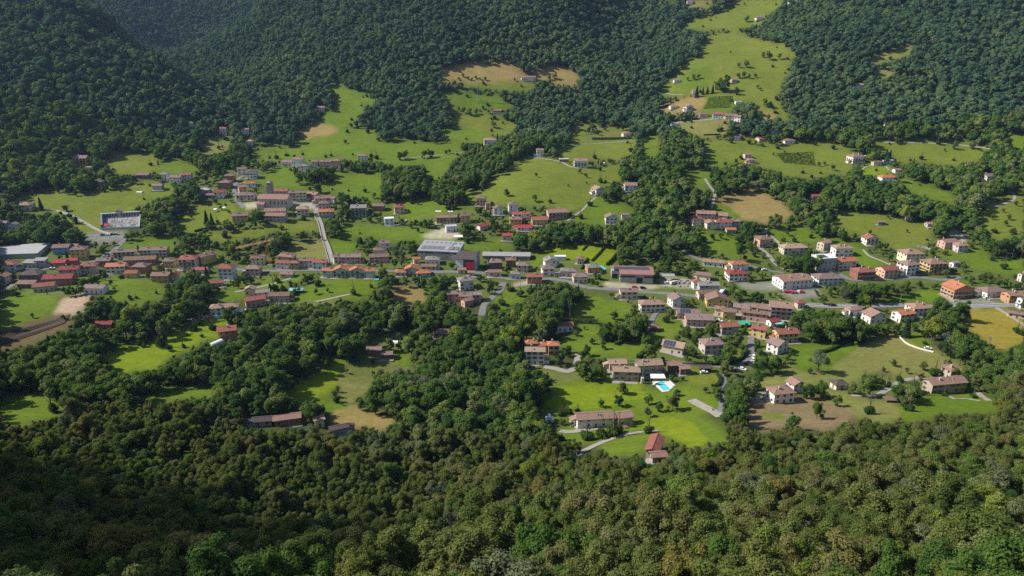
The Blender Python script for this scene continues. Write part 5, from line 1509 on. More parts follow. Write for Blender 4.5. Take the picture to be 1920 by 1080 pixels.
# lone trees, bushes and rows that stand in the open, each where it grows: phrase, kind, [(x, foot y, height px)]
LONE = [
 ('dark round tree on the lawn in front of the pool farm', 'valley', [(1167, 739, 24), (1160, 762, 25), (1127, 763, 18)]),
 ('small tree on the lawn right of the pool', 'valley', [(1268, 742, 16), (1216, 758, 20), (1237, 772, 22), (1213, 782, 22)]),
 ('wide brownish bush-like tree below the swimming pool', 'oak', [(1260, 771, 32)]),
 ('dark shrub beside the long white farmhouse', 'shrub', [(1053, 780, 10), (1065, 775, 11), (1083, 773, 9), (1100, 824, 18), (1128, 822, 20), (1150, 818, 22), (1160, 812, 18), (1216, 812, 16), (1185, 800, 8)]),
 ('round dark tree group beside the lane bend above the foreground forest', 'oak', [(1052, 858, 34), (1066, 862, 36), (1080, 850, 26)]),
 ('small tree on the bare earth plot', 'valley', [(1531, 785, 36), (1570, 762, 24), (1485, 808, 38), (1550, 748, 14)]),
 ('broad tree beside the white farmhouse on bare earth', 'valley', [(1513, 748, 38), (1537, 744, 32), (1595, 738, 24)]),
 ('silver willow leaning over the mown field', 'pale', [(1533, 698, 42)]),
 ('thin tree standing in the mown hay field', 'oak', [(1731, 694, 16), (1673, 686, 14), (1700, 700, 12), (1724, 712, 16), (1656, 697, 9)]),
 ('orchard bush around the large right farmhouse', 'shrub', [(1650, 720, 12), (1665, 725, 12), (1685, 716, 12), (1710, 728, 14), (1730, 740, 10), (1704, 770, 14), (1690, 752, 10), (1716, 745, 12), (1770, 742, 8), (1640, 718, 9), (1620, 712, 10), (1824, 746, 9)]),
 ('tall dark tree beside the large right farmhouse', 'valley', [(1806, 720, 40), (1776, 690, 20), (1838, 712, 28)]),
 ('tall conifer on the lawn above the mown field', 'spruce', [(1588, 635, 52), (1603, 632, 46), (1570, 628, 38), (1612, 640, 40), (1698, 632, 40)]),
 ('round tree between the orange-roofed house and the yellow field', 'valley', [(1757, 596, 44), (1800, 602, 42), (1770, 600, 40), (1745, 610, 34)]),
 ('small bush in the yellow field', 'shrub', [(1906, 625, 12), (1914, 628, 9)]),
 ('tree on the big grass knoll', 'valley', [(1003, 378, 14), (1005, 332, 9), (1087, 325, 10), (1099, 333, 9), (1065, 350, 5), (1100, 345, 5), (950, 368, 14), (1148, 350, 9)]),
 ('broad tree at the knoll foot by the white gabled house', 'valley', [(1134, 378, 22), (1145, 375, 18), (1155, 352, 12)]),
 ('dark tree on the hillside path meadow', 'valley', [(750, 300, 18), (760, 298, 17), (796, 297, 16), (806, 296, 17), (811, 295, 13), (836, 289, 9), (843, 288, 9), (648, 270, 9), (662, 292, 6), (722, 332, 8), (702, 372, 12), (784, 384, 9)]),
 ('tall tree of the grove on the slope above the yellow-green strip', 'valley', [(724, 352, 26), (736, 350, 32), (748, 348, 34), (760, 352, 36), (772, 355, 34), (784, 350, 32), (728, 366, 26), (740, 368, 28), (752, 370, 30), (764, 371, 30), (776, 370, 30), (788, 368, 30), (796, 362, 28), (782, 336, 26), (762, 334, 26)]),
 ('tree of the second grove left of the grass knoll', 'valley', [(812, 376, 24), (822, 380, 26), (834, 384, 26), (846, 385, 28), (858, 384, 28), (868, 382, 26), (816, 360, 22), (828, 366, 24), (842, 370, 24), (856, 370, 24)]),
 ('dark round tree in front of the hillside row', 'valley', [(555, 328, 16), (562, 345, 22), (574, 340, 20), (602, 334, 20), (614, 340, 24), (598, 362, 22), (552, 298, 9), (624, 330, 18)]),
 ('tree on the high pasture ridge', 'oak', [(1385, 127, 10), (1398, 127, 14), (1385, 147, 10), (1395, 146, 12), (1404, 148, 9), (1416, 146, 8), (1441, 113, 16), (1431, 108, 10), (1462, 112, 12), (1395, 10, 6), (1400, 42, 12), (1370, 100, 5), (1421, 166, 7), (1425, 170, 6), (1290, 152, 8), (1300, 150, 10), (1310, 148, 9)]),
 ('dark tree clump on the middle of the high pasture', 'valley', [(1352, 173, 24), (1358, 172, 30), (1345, 168, 20), (1380, 178, 16), (1362, 150, 12)]),
 ('spruce beside the tan triangle field', 'spruce', [(1306, 182, 20), (1318, 177, 14), (1326, 176, 14), (1336, 175, 16)]),
 ('tree beside the vegetable plots on the hill', 'valley', [(1434, 200, 16), (1444, 203, 14), (1402, 208, 12), (1412, 222, 18), (1420, 228, 20), (1440, 225, 12)]),
 ('tree on the olive pasture of the right hill', 'valley', [(1789, 280, 16), (1822, 280, 18), (1771, 284, 6), (1700, 262, 20), (1682, 270, 12)]),
 ('spruce behind the oval lawn', 'spruce', [(1646, 305, 22), (1660, 302, 22), (1667, 302, 20), (1712, 312, 14)]),
 ('orchard tree on the vineyard slope', 'oak', [(1380, 306, 9), (1416, 272, 9), (1450, 292, 6), (1471, 288, 6), (1500, 300, 6), (1520, 308, 8), (1535, 312, 9), (1495, 290, 5), (1560, 320, 12), (1545, 310, 8)]),
 ('dark tree on the far-left meadow', 'valley', [(142, 368, 12), (126, 365, 12), (110, 362, 10), (176, 355, 26), (160, 358, 26), (217, 354, 26), (208, 350, 20), (124, 396, 14), (115, 404, 10), (92, 410, 14), (142, 418, 12), (105, 412, 8), (110, 415, 7), (118, 418, 8)]),
 ('tall pale green tree under the left mountain', 'valley', [(58, 352, 42), (40, 345, 46), (24, 338, 44), (70, 330, 40), (136, 246, 38), (150, 244, 42), (164, 248, 36), (44, 300, 44), (60, 296, 40), (90, 268, 34)]),
 ('dark spruce beside the far-left cream house', 'spruce', [(78, 394, 24), (144, 420, 16), (388, 420, 26), (398, 421, 22), (260, 472, 14)]),
 ('small tree in the orchard left of the church', 'valley', [(415, 394, 9), (360, 410, 6), (430, 400, 8), (395, 430, 18), (425, 428, 18), (432, 432, 16)]),
 ('tree on the mound in the lower-left village', 'valley', [(208, 536, 12), (175, 538, 8), (185, 535, 6), (62, 596, 10), (120, 600, 12), (215, 545, 8)]),
 ('small tree on the bright lower meadow', 'shrub', [(300, 650, 16), (262, 645, 10), (363, 620, 10), (400, 619, 12), (350, 630, 6)]),
 ('dark cypress-like tree above the slope cluster', 'poplar', [(507, 548, 18), (389, 562, 14), (860, 418, 18), (905, 452, 16), (890, 450, 14)]),
 ('fruit tree on the meadow below the turquoise row', 'oak', [(592, 552, 12), (615, 548, 9), (447, 540, 18), (565, 535, 9), (545, 540, 14), (575, 530, 10)]),
 ('shade tree beside the tall-walled house', 'valley', [(429, 607, 36), (450, 600, 18), (468, 596, 16)]),
 ('tree in the garden quarter around the hedged villa', 'valley', [(1300, 670, 20), (1306, 640, 24), (1285, 632, 22), (1330, 622, 20), (1345, 624, 22), (1427, 690, 40), (1360, 705, 34), (1377, 648, 12), (1390, 655, 12), (1270, 640, 14)]),
 ('round dark tree above the business hall', 'valley', [(1470, 508, 26), (1485, 512, 30), (1500, 510, 30), (1512, 515, 38), (1525, 512, 36), (1458, 500, 20), (1418, 515, 14), (1432, 483, 10), (1444, 505, 9), (1442, 475, 10)]),
 ('broad tree on the slope below the clustered hamlet', 'valley', [(1388, 488, 34), (1385, 462, 30), (1350, 448, 14), (1335, 450, 14), (1320, 455, 12), (1455, 430, 30), (1448, 425, 22), (1475, 442, 12), (1366, 440, 10), (1354, 485, 11), (1330, 482, 11)]),
 ('tree on the right-hand olive slope', 'oak', [(1664, 410, 8), (1630, 440, 10), (1890, 412, 12), (1884, 424, 12), (1896, 446, 20), (1860, 412, 10), (1905, 386, 10), (1880, 398, 8), (1700, 436, 6)]),
 ('tree along the garden lane below the long hedge', 'valley', [(1152, 600, 20), (1130, 640, 20), (1145, 640, 24), (1170, 632, 26), (1188, 640, 30), (1110, 645, 14), (1095, 618, 8), (1080, 630, 14), (1210, 645, 20), (1052, 595, 28), (1130, 655, 18), (1100, 668, 22), (1092, 675, 22)]),
 ('dark tree left of the pool farm', 'valley', [(1094, 712, 34), (1110, 714, 32), (1125, 712, 28), (1085, 700, 26)]),
 ('conifer in the garden below the yellow barn', 'spruce', [(388, 520, 22), (128, 492, 22), (1540, 505, 14), (985, 428, 20)]),
 ('dark round meadow tree beside the white modern villa', 'valley', [(784, 436, 10), (770, 428, 12), (790, 426, 14), (780, 422, 12), (800, 428, 12)]),
 ('bushy tree above the bright lawn near the crane', 'shrub', [(530, 545, 10), (555, 550, 9), (562, 548, 9), (514, 545, 12), (520, 530, 10)]),
 ('tree on the edge of the dry field by the stream wood', 'oak', [(650, 700, 10), (700, 705, 10), (640, 760, 8), (560, 720, 8), (575, 712, 7)]),
 ('olive green tree in the middle of the small hill field', 'valley', [(868, 145, 8), (878, 150, 7), (885, 151, 6), (892, 148, 7), (900, 150, 7), (910, 151, 8), (860, 150, 6), (1030, 150, 10), (1040, 148, 12), (965, 152, 6)]),
 ('tree by the meadow hut below the high dry field', 'valley', [(870, 212, 12), (880, 216, 14), (893, 214, 10), (925, 240, 14), (905, 205, 8), (860, 208, 8)]),
]
CNT = {}
def grow(kind, var, loc, h, rz, label, group, name=None, sq=1.0):
    base_h = {'oak': 11.6, 'fresh': 11.6, 'valley': 12.8, 'pale': 12.0, 'spruce': 15.0, 'poplar': 14.0, 'shrub': 4.2}[kind]
    nm = name or {'oak': 'oak_tree', 'fresh': 'field_tree', 'valley': 'field_tree', 'pale': 'willow_tree', 'spruce': 'spruce_tree', 'poplar': 'columnar_tree', 'shrub': 'shrub'}[kind]
    o = empty(nm, loc, rz); s = h / base_h
    o.scale = (s * sq, s * sq, s)
    tag(o, label, 'shrub' if kind == 'shrub' else 'tree', group)
    k = KIN[kind]; v = var % len(k.crown)
    c = link('crown', k.crown[v], o); link('trunk', k.trunk[v], o)
    return o
for lab, kind, spots in LONE:
    for i, (x, y, hp) in enumerate(spots):
        p = at(x, y); dep = p.y * CP - (p.z - CAM_Z) * SP
        grow(kind, random.randrange(99), p - Vector((0, 0, .14 * hp * dep / FPX)), hp * dep / FPX * 1.2, random.uniform(0, 6.28), lab, lab.replace('beside', 'by') if len(spots) > 1 else None, sq=random.uniform(.95, 1.25) if kind not in ('poplar', 'spruce') else 1.0)

# woods: jittered grid over all land that is neither open, nor built on
def woods():
    rg = np.random.default_rng(21)
    rows = []
    y = 45.0
    while y < 2500:
        sp = 5.9 if y < 330 else (7.2 if y < 900 else 8.6 if y < 1500 else 10.5)
        xm = min(1.15 * y + 80, .8 * y + 230)
        n = int(2 * xm / sp)
        xs = -xm + (np.arange(n) + rg.uniform(-.42, .42, n)) * sp
        rows.append(np.stack([xs, y + rg.uniform(-.42, .42, n) * sp], 1)); y += sp * .9
    XY = np.concatenate(rows)
    X, Y = XY[:, 0], XY[:, 1]
    Z = Hq(X, Y)
    px, py, dep = project(X, Y, Z)
    ok = (px > -480) & (px < 2400) & (py > -90) & (py < 1500) & (Y > 50)
    vis = Y < first_hit(px, py - 12) * 1.18
    ok &= vis
    ok &= ~look(OPEN, px, py)
    # keep away from the camera itself
    ok &= np.hypot(X, Y) > 62
    fore_line = np.interp(px, [-300, 0, 400, 650, 900, 1200, 1280, 1420, 1600, 1920, 2200], [765, 765, 778, 812, 850, 850, 835, 805, 788, 752, 740])
    fore = (py > fore_line) & (Y < 345)
    far = Y > 900
    gard = look(GARD, px, py)
    rough = look(ROUGH, px, py)
    ok &= ~gard | (rg.random(len(X)) < np.where(rough, .35, .8))
    n = len(X)
    hgt = np.where(fore, rg.normal(11.4, 3.0, n), np.where(far, rg.normal(13.5, 3.2, n), rg.normal(13.6, 3.4, n)))
    hgt = np.where(gard, hgt * rg.uniform(.32, .8, n), hgt)
    stand = vnoise(X, Y, 26, 31) * 1.3 + vnoise(X, Y, 60, 32) * 1.2
    hgt = np.clip(hgt + stand * np.where(gard, .3, 1), 3.2, 18)
    wid = np.where(fore, rg.uniform(.85, 1.25, n), rg.uniform(.95, 1.4, n)) * np.where(far, 1.12, 1)
    sc = np.zeros(n)
    H2 = hgt / 12.8
    for f in (1.0, .8, .6, .42, .3):
        bad = np.zeros(n, bool)
        for dx, dz in ((0, .12), (-.8, .45), (.8, .45), (-.6, .75), (.6, .75), (0, 1.0)):
            qx, qy, _ = project(X + dx * 4.4 * H2 * wid * f, Y, Z + dz * hgt * f)
            bad |= look(BLOCK, qx, qy)
        good = (~bad) & (sc == 0)
        sc[good] = f
    ok &= sc > 0
    ok &= (sc > .35) | (rg.random(n) < .6)
    s = np.where(ok)[0]
    X, Y, Z, px, py, dep, hgt, wid, sc, fore, far, gard = (a[s] for a in (X, Y, Z, px, py, dep, hgt, wid, sc, fore, far, gard))
    n = len(s)
    h = hgt * sc
    inframe = (px > -20) & (px < 1940) & (py - FPX * h / dep < 1085) & (py > 0)
    rot = rg.uniform(0, 6.283, n)
    var = rg.integers(0, 8, n)
    app = h * wid / dep
    # the largest 300 of each kind in the picture stand as trees of their own
    single = np.zeros(n, bool)
    for mask in (fore & inframe, ~fore & ~far & inframe & ~gard & (Y < 640), gard & inframe):
        ii = np.where(mask)[0]
        ii = ii[np.argsort(-app[ii])][:300 if mask is not None else 0]
        single[ii] = True
    def zone(x, y, f, g):
        if f:
            a = 'low in' if y > 990 else 'halfway up' if y > 890 else 'atop'
            b = 'the forest in the left corner' if x < 330 else 'the shaded forest below the long dark shed' if x < 660 else 'the forest beside the gully' if x < 960 else 'the forest below the red-roofed farmhouse' if x < 1300 else 'the forest below the bare earth plot' if x < 1620 else 'the forest below the large right farmhouse'
            return f'broadleaf tree {a} {b}'
        if g:
            b = 'below the grey netted area' if x < 180 else 'near the two terraces' if x < 340 else 'around the crane' if x < 560 else 'near the turquoise row' if x < 760 else 'around the grey factory hall' if x < 960 else 'around the orange street house' if x < 1130 else 'around the solar hall' if x < 1270 else 'of the old quarter' if x < 1480 else 'around the hotel and upper road' if x < 1720 else 'near the asphalt forecourt'
            return 'small garden tree ' + b
        b = 'left-edge wood below the sand arena' if x < 200 else 'wood left of the bright lower meadow' if x < 400 else 'wood below the slope cluster' if x < 560 else 'wood around the cabin clearing' if x < 780 else 'ravine wood beside the hidden tan roof' if x < 900 else 'ravine wood left of the tall shaded house' if x < 1080 else 'tree belt around the pool farm' if x < 1400 else 'tree belt by the main road' if x < 1660 else 'tree belt below the yellow field'
        return f'leafy tree in the {b}'
    mix = rg.random(n)
    aniso = rg.uniform(.82, 1.22, n)
    for i in np.where(single)[0]:
        f, g = bool(fore[i]), bool(gard[i])
        lab = zone(px[i], py[i], f, g)
        kind = ('oak' if mix[i] < .8 else 'fresh' if mix[i] < .94 else 'pale' if mix[i] < .97 else 'poplar') if f else ('valley' if mix[i] < .96 else 'pale')
        if not g:
            lab = ('tall ' if h[i] > 13.5 else 'low ' if h[i] < 10 else '') + {'oak': 'olive-green ', 'fresh': 'fresh green ', 'pale': 'grey-green ', 'poplar': 'slender ', 'valley': ''}[kind] + lab
        grow(kind, int(var[i]), (X[i], Y[i], Z[i] - .3), h[i], rot[i], lab, lab.replace('tree ', 'trees ', 1), 'forest_tree' if f else 'garden_tree' if g else 'woodland_tree', wid[i]).scale.y *= aniso[i]
    rest = ~single
    spr = (rg.random(n) < .05) & ~fore & (vnoise(X, Y, 70, 41) > .1)
    pal = (rg.random(n) < .02) & ~fore & ~far
    for nm, lab, m in (('foreground_forest', 'remaining canopy of the dense forest across the foreground', rest & fore),
                       ('valley_woodland', 'woods and tree belts filling the valley between houses and meadows', rest & ~fore & ~far),
                       ('hillside_forest', 'dense continuous forest covering the mountain slopes', rest & far)):
        ii = np.where(m)[0]
        key = np.where(fore[ii], 0, np.where(far[ii], 2, np.where(Y[ii] < 560, 1, 3)))
        stand_ = vnoise(X[ii], Y[ii], 110, 61) + vnoise(X[ii], Y[ii], 40, 62) * .7 + rg.normal(0, .45, len(ii))
        key = np.where((key == 2) & (stand_ > .45), 4, np.where((key == 2) & (stand_ < -.4), 5, key))
        k0 = np.array([proto_idx[q][0] for q in ('oak', 'valley', 'far', 'midfar', 'far2', 'far3')])[key]
        pick = k0 + var[ii]
        pick = np.where(fore[ii] & (mix[ii] > .82), proto_idx['fresh'][0] + var[ii] % 4, pick)
        pick = np.where(fore[ii] & (mix[ii] > .97), proto_idx['pale'][0] + var[ii] % 2, pick)
        pick = np.where(spr[ii], proto_idx['spruce'][0] + var[ii] % 3, np.where(pal[ii], proto_idx['pale'][0] + var[ii] % 2, pick))
        sz = h[ii] / 12.6
        w2 = np.where(spr[ii], 1.0, wid[ii])
        tilt = rg.normal(0, .05, (len(ii), 2))
        scatter(nm, lab, 'forest', np.stack([X[ii], Y[ii], Z[ii] - .3], 1), pick, np.stack([tilt[:, 0], tilt[:, 1], rot[ii]], 1), np.stack([sz * w2, sz * w2 * aniso[ii], sz], 1))
    print('TREES', n, 'single', int(single.sum()), 'fore', int(fore.sum()), 'far', int(far.sum()), 'gard', int(gard.sum()))
woods()

# bushes and young trees dotted over the open grass
def bushes():
    rg = np.random.default_rng(77)
    px, py = rg.uniform(5, 1915, 26000), rg.uniform(5, 830, 26000)
    jx, jy = (px / 2).astype(int), (py / 2).astype(int)
    near = blur(OPEN.astype(float), 14)
    g = np.array([FIELDS[k][0] if k >= 0 else '' for k in FID[jy, jx]])
    ok = OPEN[jy, jx] & np.isin(g, ['green', 'olive', 'dry', 'bright']) & ~HM[jy, jx]
    edge = near[jy, jx] < .97
    clump = vnoise(px, py, 38, 51) > .25
    ok &= (edge & (rg.random(len(px)) < .55)) | (clump & (rg.random(len(px)) < .04))
    X, Y, Z = cast(px[ok], py[ok]); keep = rg.random(len(X)) < np.clip((Y / 900) ** 2, .12, 1)
    X, Y, Z, e = X[keep][:190], Y[keep][:190], Z[keep][:190], edge[ok][keep][:190]
    for x, y, z, ed in zip(X, Y, Z, e):
        h = rg.uniform(1.6, 4.2) if not ed else rg.uniform(2.2, 6.0)
        b = 'the high pastures' if y > 900 else 'the slopes above the village' if y > 620 else 'the fields around the village' if y > 430 else 'the lower meadows'
        grow('shrub', int(rg.integers(0, 9)), (x, y, z - .2), h, rg.uniform(0, 6), f'small bush dotted over {b}', f'small bushes dotted over {b}', 'meadow_bush', rg.uniform(.8, 1.2))
HM = np.zeros((RH, RW), bool)
for (x0, y0, x1, y1, _) in HRECT: HM[max(int(y0 / 2), 0):int(y1 / 2) + 2, max(int(x0 / 2), 0):int(x1 / 2) + 1] = True
HM |= BLOCK & ~OPEN
bushes()
# clipped hedges
def hedge(pl, h, w, label):
    p3 = [at(x, y) for x, y in pl]
    d = densify([(p.x, p.y, 0) for p in p3], 1.2)
    rg = np.random.default_rng(len(d))
    V3 = []
    for i, p in enumerate(d):
        t = d[min(i + 1, len(d) - 1)] - d[max(i - 1, 0)]; t.normalize(); s = Vector((-t.y, t.x, 0))
        z = float(Hq(p.x, p.y))
        for k in range(16):
            a, b = rg.uniform(-.5, .5), rg.random()
            e = rg.integers(0, 3)
            if e == 0: a = -.5 if rg.random() < .5 else .5
            else: b = 1.0
            V3.append(((p.x + s.x * a * w + t.x * rg.uniform(-.6, .6), p.y + s.y * a * w + t.y * rg.uniform(-.6, .6), z + b * h + rg.normal() * .08), (s.x * a * 2 * (e == 0), s.y * a * 2 * (e == 0), 1.0 if e else .2)))
    pos = np.array([v[0] for v in V3]); nr = unit(np.array([v[1] for v in V3]) + rg.normal(size=(len(V3), 3)) * .35)
    t = unit(np.cross(nr, rg.normal(size=pos.shape))); b = np.cross(nr, t); s = .34
    q = np.stack([pos - t * s, pos - b * s, pos + t * s, pos + b * s], 1).reshape(-1, 3)
    f = np.arange(len(pos) * 4).reshape(-1, 4)
    o0 = p3[0]
    # inner body so that no light passes through
    rows = []
    for i, p in enumerate(d):
        tt = d[min(i + 1, len(d) - 1)] - d[max(i - 1, 0)]; tt.normalize(); ss = Vector((-tt.y, tt.x, 0)) * w * .42; z = float(Hq(p.x, p.y))
        rows.append([(p.x - ss.x, p.y - ss.y, z - .5), (p.x - ss.x, p.y - ss.y, z + h * .92), (p.x + ss.x, p.y + ss.y, z + h * .92), (p.x + ss.x, p.y + ss.y, z - .5)])
    bv = np.array([v for r in rows for v in r]); bf = []
    for i in range(len(rows) - 1):
        for j in range(3): bf.append((i * 4 + j, i * 4 + j + 1, (i + 1) * 4 + j + 1, (i + 1) * 4 + j))
    v = np.concatenate([q, bv]) - np.array(o0); F = np.concatenate([f, np.array(bf) + len(q)])
    tag(link('hedge', np_mesh('hedge', v, F, [M['hedge']]), None, o0), label, 'hedge')
for a in [
 ([(1287, 672), (1292, 682), (1330, 685), (1370, 682), (1392, 672), (1401, 658)], 1.9, 1.5, 'long dark clipped hedge round the lilac villa'),
 ([(1335, 726), (1346, 724), (1350, 712), (1345, 703)], 1.6, 1.6, 'low hedge curving round the end of the oval lawn'),
 ([(1155, 647), (1175, 637)], 2.0, 2.2, 'short dark hedge block in the garden quarter'),
 ([(1196, 672), (1225, 653), (1240, 642)], 2.4, 2.4, 'tall dark hedge climbing left of the solar-array house'),
 ([(1045, 604), (1080, 605), (1120, 607)], 3.0, 3.0, 'dark hedge line below the bare poplar meadow'),
 ([(1110, 490), (1125, 474), (1132, 465)], 1.2, 1.2, 'thin hedge across the triangle meadow'),
 ([(1138, 498), (1150, 486), (1156, 478)], 2.2, 2.0, 'dark hedge at the right end of the triangle meadow'),
 ([(326, 426), (336, 408), (345, 392)], 2.6, 2.6, 'long dark hedge left of the orchard slope'),
 ([(365, 435), (385, 430), (405, 427)], 1.8, 1.8, 'hedge along the lower edge of the orchard slope'),
 ([(1110, 262), (1140, 262), (1185, 260)], 3.0, 3.0, 'trimmed dark hedge on the far hill track'),
 ([(1320, 254), (1350, 253)], 1.6, 1.6, 'straight dark hedge under the pale hill field'),
 ([(1100, 462), (1092, 470)], 1.0, 1.0, 'tiny hedge at the triangle meadow corner'),
 ([(1414, 528), (1430, 527), (1445, 525)], 1.4, 1.3, 'low hedge in front of the business hall'),
 ([(1528, 545), (1535, 556)], 1.0, 1.2, 'small yellow-green hedge right of the parked red cars'),
 ([(1115, 524), (1140, 527)], 1.3, 1.2, 'low hedge left of the solar hall'),
 ([(1090, 505), (1098, 492), (1102, 486)], 1.5, 1.4, 'hedge beside the brick-red house near the pool'),
 ([(1416, 640), (1416, 660)], 2.2, 1.2, 'narrow upright hedge beside the steep lane'),
 ([(1590, 640), (1560, 655), (1530, 665)], 1.5, 2.0, 'shaded hedge at the upper edge of the mown field'),
]: hedge(*a)
# ---------------------------------------------------------------- crane, pylons, poles
def crane():
    p = at(507, 497); dep = p.y * CP - (p.z - CAM_Z) * SP; k = dep / FPX
    H = 44 * k / .95
    o = empty('tower_crane', p); tag(o, 'orange-yellow tower crane above the village rooftops', 'crane')
    yel = M['crane'] = simple('crane_paint', (.46, .25, .07), .6)
    def lattice(a, b, w, n, name):
        a, b = Vector(a), Vector(b); d = (b - a).normalized(); u = d.orthogonal().normalized(); v = d.cross(u)
        mb = MB(); cs = [u * w + v * w, u * -w + v * w, u * -w - v * w, u * w - v * w]
        for c in cs: mb.bar(a + c, b + c, .09, 4)
        for i in range(n):
            q, r_ = a + (b - a) * (i / n), a + (b - a) * ((i + 1) / n)
            for j in range(4): mb.bar(q + cs[j], r_ + cs[(j + 1) % 4], .045, 3)
        return link(name, mb.mesh(name, yel), o)
    lattice((0, 0, -1), (-1.2, 0, H), .75, 12, 'mast')
    lattice((-1.2, 0, H), (-29, 6, H - 7.5), .55, 16, 'jib')
    lattice((-1.2, 0, H), (4.8, -1, H + 1.5), .55, 4, 'counter_jib')
    mb = MB(); mb.box(3.8, -1.8, H + .2, 5.6, 0, H + 2.3); link('counterweight', mb.mesh('counterweight', M['concrete']), o)
    mb = MB(); mb.bar((-1.2, 0, H), (-1.2, 0, H + 4), .35, 4, .1); link('tower_head', mb.mesh('tower_head', yel), o)
    mb = MB(); mb.bar((-1.2, 0, H + 4), (-18, 3.4, H - 4), .05, 3); mb.bar((-1.2, 0, H + 4), (4.5, -1, H + 1.8), .05, 3); link('tie_bar', mb.mesh('tie_bar', M['metal']), o)
    mb = MB(); mb.box(-2.2, -1.4, H - 2.6, -1, .2, H - .6); link('cab', mb.mesh('cab', M['glass']), o)
    mb = MB(); mb.box(-2, -2, -1.5, 2, 2, .5); link('base', mb.mesh('base', M['concrete']), o)
crane()
def pylon(px, base, top, label):
    p = at(px, base); dep = p.y * CP - (p.z - CAM_Z) * SP; H = (base - top) * dep / FPX / .97
    o = empty('power_pylon', p); tag(o, label, 'pylon', None)
    mb = MB()
    w = H * .075
    for sx in (-1, 1):
        for sy in (-1, 1): mb.bar((sx * w, sy * w, -1), (sx * .35, sy * .35, H), .14, 4)
    n = 9
    for i in range(n):
        z0, z1 = H * i / n, H * (i + 1) / n; a0, a1 = w * (1 - i / n) + .35 * i / n, w * (1 - (i + 1) / n) + .35 * (i + 1) / n
        for s in (-1, 1):
            mb.bar((-a0, s * a0, z0), (a1, s * a1, z1), .07, 3); mb.bar((s * a0, a0, z0), (s * a1, -a1, z1), .07, 3)
    link('lattice', mb.mesh('lattice', M['metal']), o)
    for z in (.8, .95):
        mb = MB(); mb.bar((-H * .12, 0, H * z), (H * .12, 0, H * z), .15, 4); mb.bar((-H * .12, 0, H * z), (0, 0, H * (z + .05)), .08, 3); mb.bar((H * .12, 0, H * z), (0, 0, H * (z + .05)), .08, 3)
        link('cross_arm', mb.mesh('cross_arm', M['metal']), o)
pylon(897, 192, 152, 'grey lattice pylon in front of the central mountain wood')
def pole(px, base, hp, label, arm=True):
    p = at(px, base); dep = p.y * CP - (p.z - CAM_Z) * SP; H = hp * dep / FPX / .92
    o = empty('utility_pole', p); tag(o, label, 'pole')
    mb = MB(); mb.bar((0, 0, -1), (0, 0, H), .17, 6, .11); link('shaft', mb.mesh('shaft', M['concrete']), o)
    if arm:
        mb = MB(); mb.bar((-.9, 0, H - .5), (.9, 0, H - .5), .07, 4)
        for x in (-.8, 0, .8): mb.bar((x, 0, H - .45), (x, 0, H - .15), .06, 5)
        link('cross_arm', mb.mesh('cross_arm', M['metal']), o)
    return o, H
for a in [(1394, 413, 18, 'pole at the foot of the harvested tan field'), (1633, 571, 18, 'left pole by the main road'), (1687, 570, 16, 'right pole by the main road'), (1661, 726, 20, 'white pole beside the farmhouse drive'),
          (1217, 800, 18, 'lamp pole right of the long white farmhouse'), (1712, 464, 16, 'pole on the right side of the olive slope'), (1741, 463, 14, 'pole left of the stone cutting'), (448, 504, 20, 'pole left of the tall pale blue house'),
          (1262, 738, 16, 'pole on the lawn right of the pool'), (1397, 660, 14, 'pole at the corner of the hedged villa'), (1432, 570, 22, 'pole at the road above the old quarter'), (1298, 690, 12, 'pole at the end of the clipped hedge'),
          (1484, 510, 10, 'pole above the business hall'), (1150, 250, 8, 'pole on the far hill track'), (1803, 508, 12, 'pole right of the upper road row'), (1081, 866, 24, 'pole by the lane bend in the foreground'), (1327, 446, 10, 'pole below the clustered hamlet'), (912, 545, 10, 'pole by the blue-shadowed lane')]:
    pole(*a)
def big_post():     # green transformer mast standing on a white plinth in front of the pool farm
    p = at(1204, 719); dep = p.y * CP - (p.z - CAM_Z) * SP
    o = empty('utility_mast', p); tag(o, 'green mast with long crossbar on a white plinth before the pool farm', 'mast')
    H = 40 * dep / FPX / .9
    mb = MB(); mb.box(-.7, -.7, -1, .7, .7, 3.6); link('plinth', mb.mesh('plinth', M['frame']), o)
    mb = MB(); mb.bar((0, 0, 3.6), (0, 0, H), .16, 6); link('shaft', mb.mesh('shaft', M['paint']), o, None, (.08, .22, .17))
    mb = MB(); mb.bar((-8, 0, H - .4), (.4, 0, H - .2), .12, 4); link('crossbar', mb.mesh('crossbar', M['metal']), o)
    block_rect(1200, 680, 1208, 719)
big_post()
def bare_tree(px, base, hp, label):
    p = at(px, base); dep = p.y * CP - (p.z - CAM_Z) * SP; H = hp * dep / FPX / .93
    rg = random.Random(px)
    o = empty('dead_tree', p); tag(o, label, 'tree')
    mb = MB(); mb.bar((0, 0, -1), (.1, 0, H * .75), .22, 6, .1); link('trunk', mb.mesh('trunk', M['bark2']), o)
    mb = MB()
    for i in range(34):
        z = H * rg.uniform(.45, .95); a = rg.uniform(0, 6.28); l = H * rg.uniform(.1, .22)
        e = Vector((math.cos(a) * l * .6, math.sin(a) * l * .6, z + l)); mb.bar((.1, 0, min(z, H * .78)), e, .06, 3, .02)
        for j in range(3):
            b = rg.uniform(0, 6.28); mb.bar(e * .75 + Vector((0, 0, z * .25)), e + Vector((math.cos(b) * .9, math.sin(b) * .9, rg.uniform(.2, 1.2))), .035, 3, .01)
    link('branches', mb.mesh('branches', M['bark2']), o)
M['bark2'] = simple('bleached_bark', (.30, .27, .22), .95, scale=3)
bare_tree(1068, 602, 44, 'tall thin bare tree at the garden quarter meadow')
bare_tree(850, 915, 40, 'brown leafless tree in the foreground forest gully')
bare_tree(1852, 655, 22, 'pale bare tree below the yellow field')

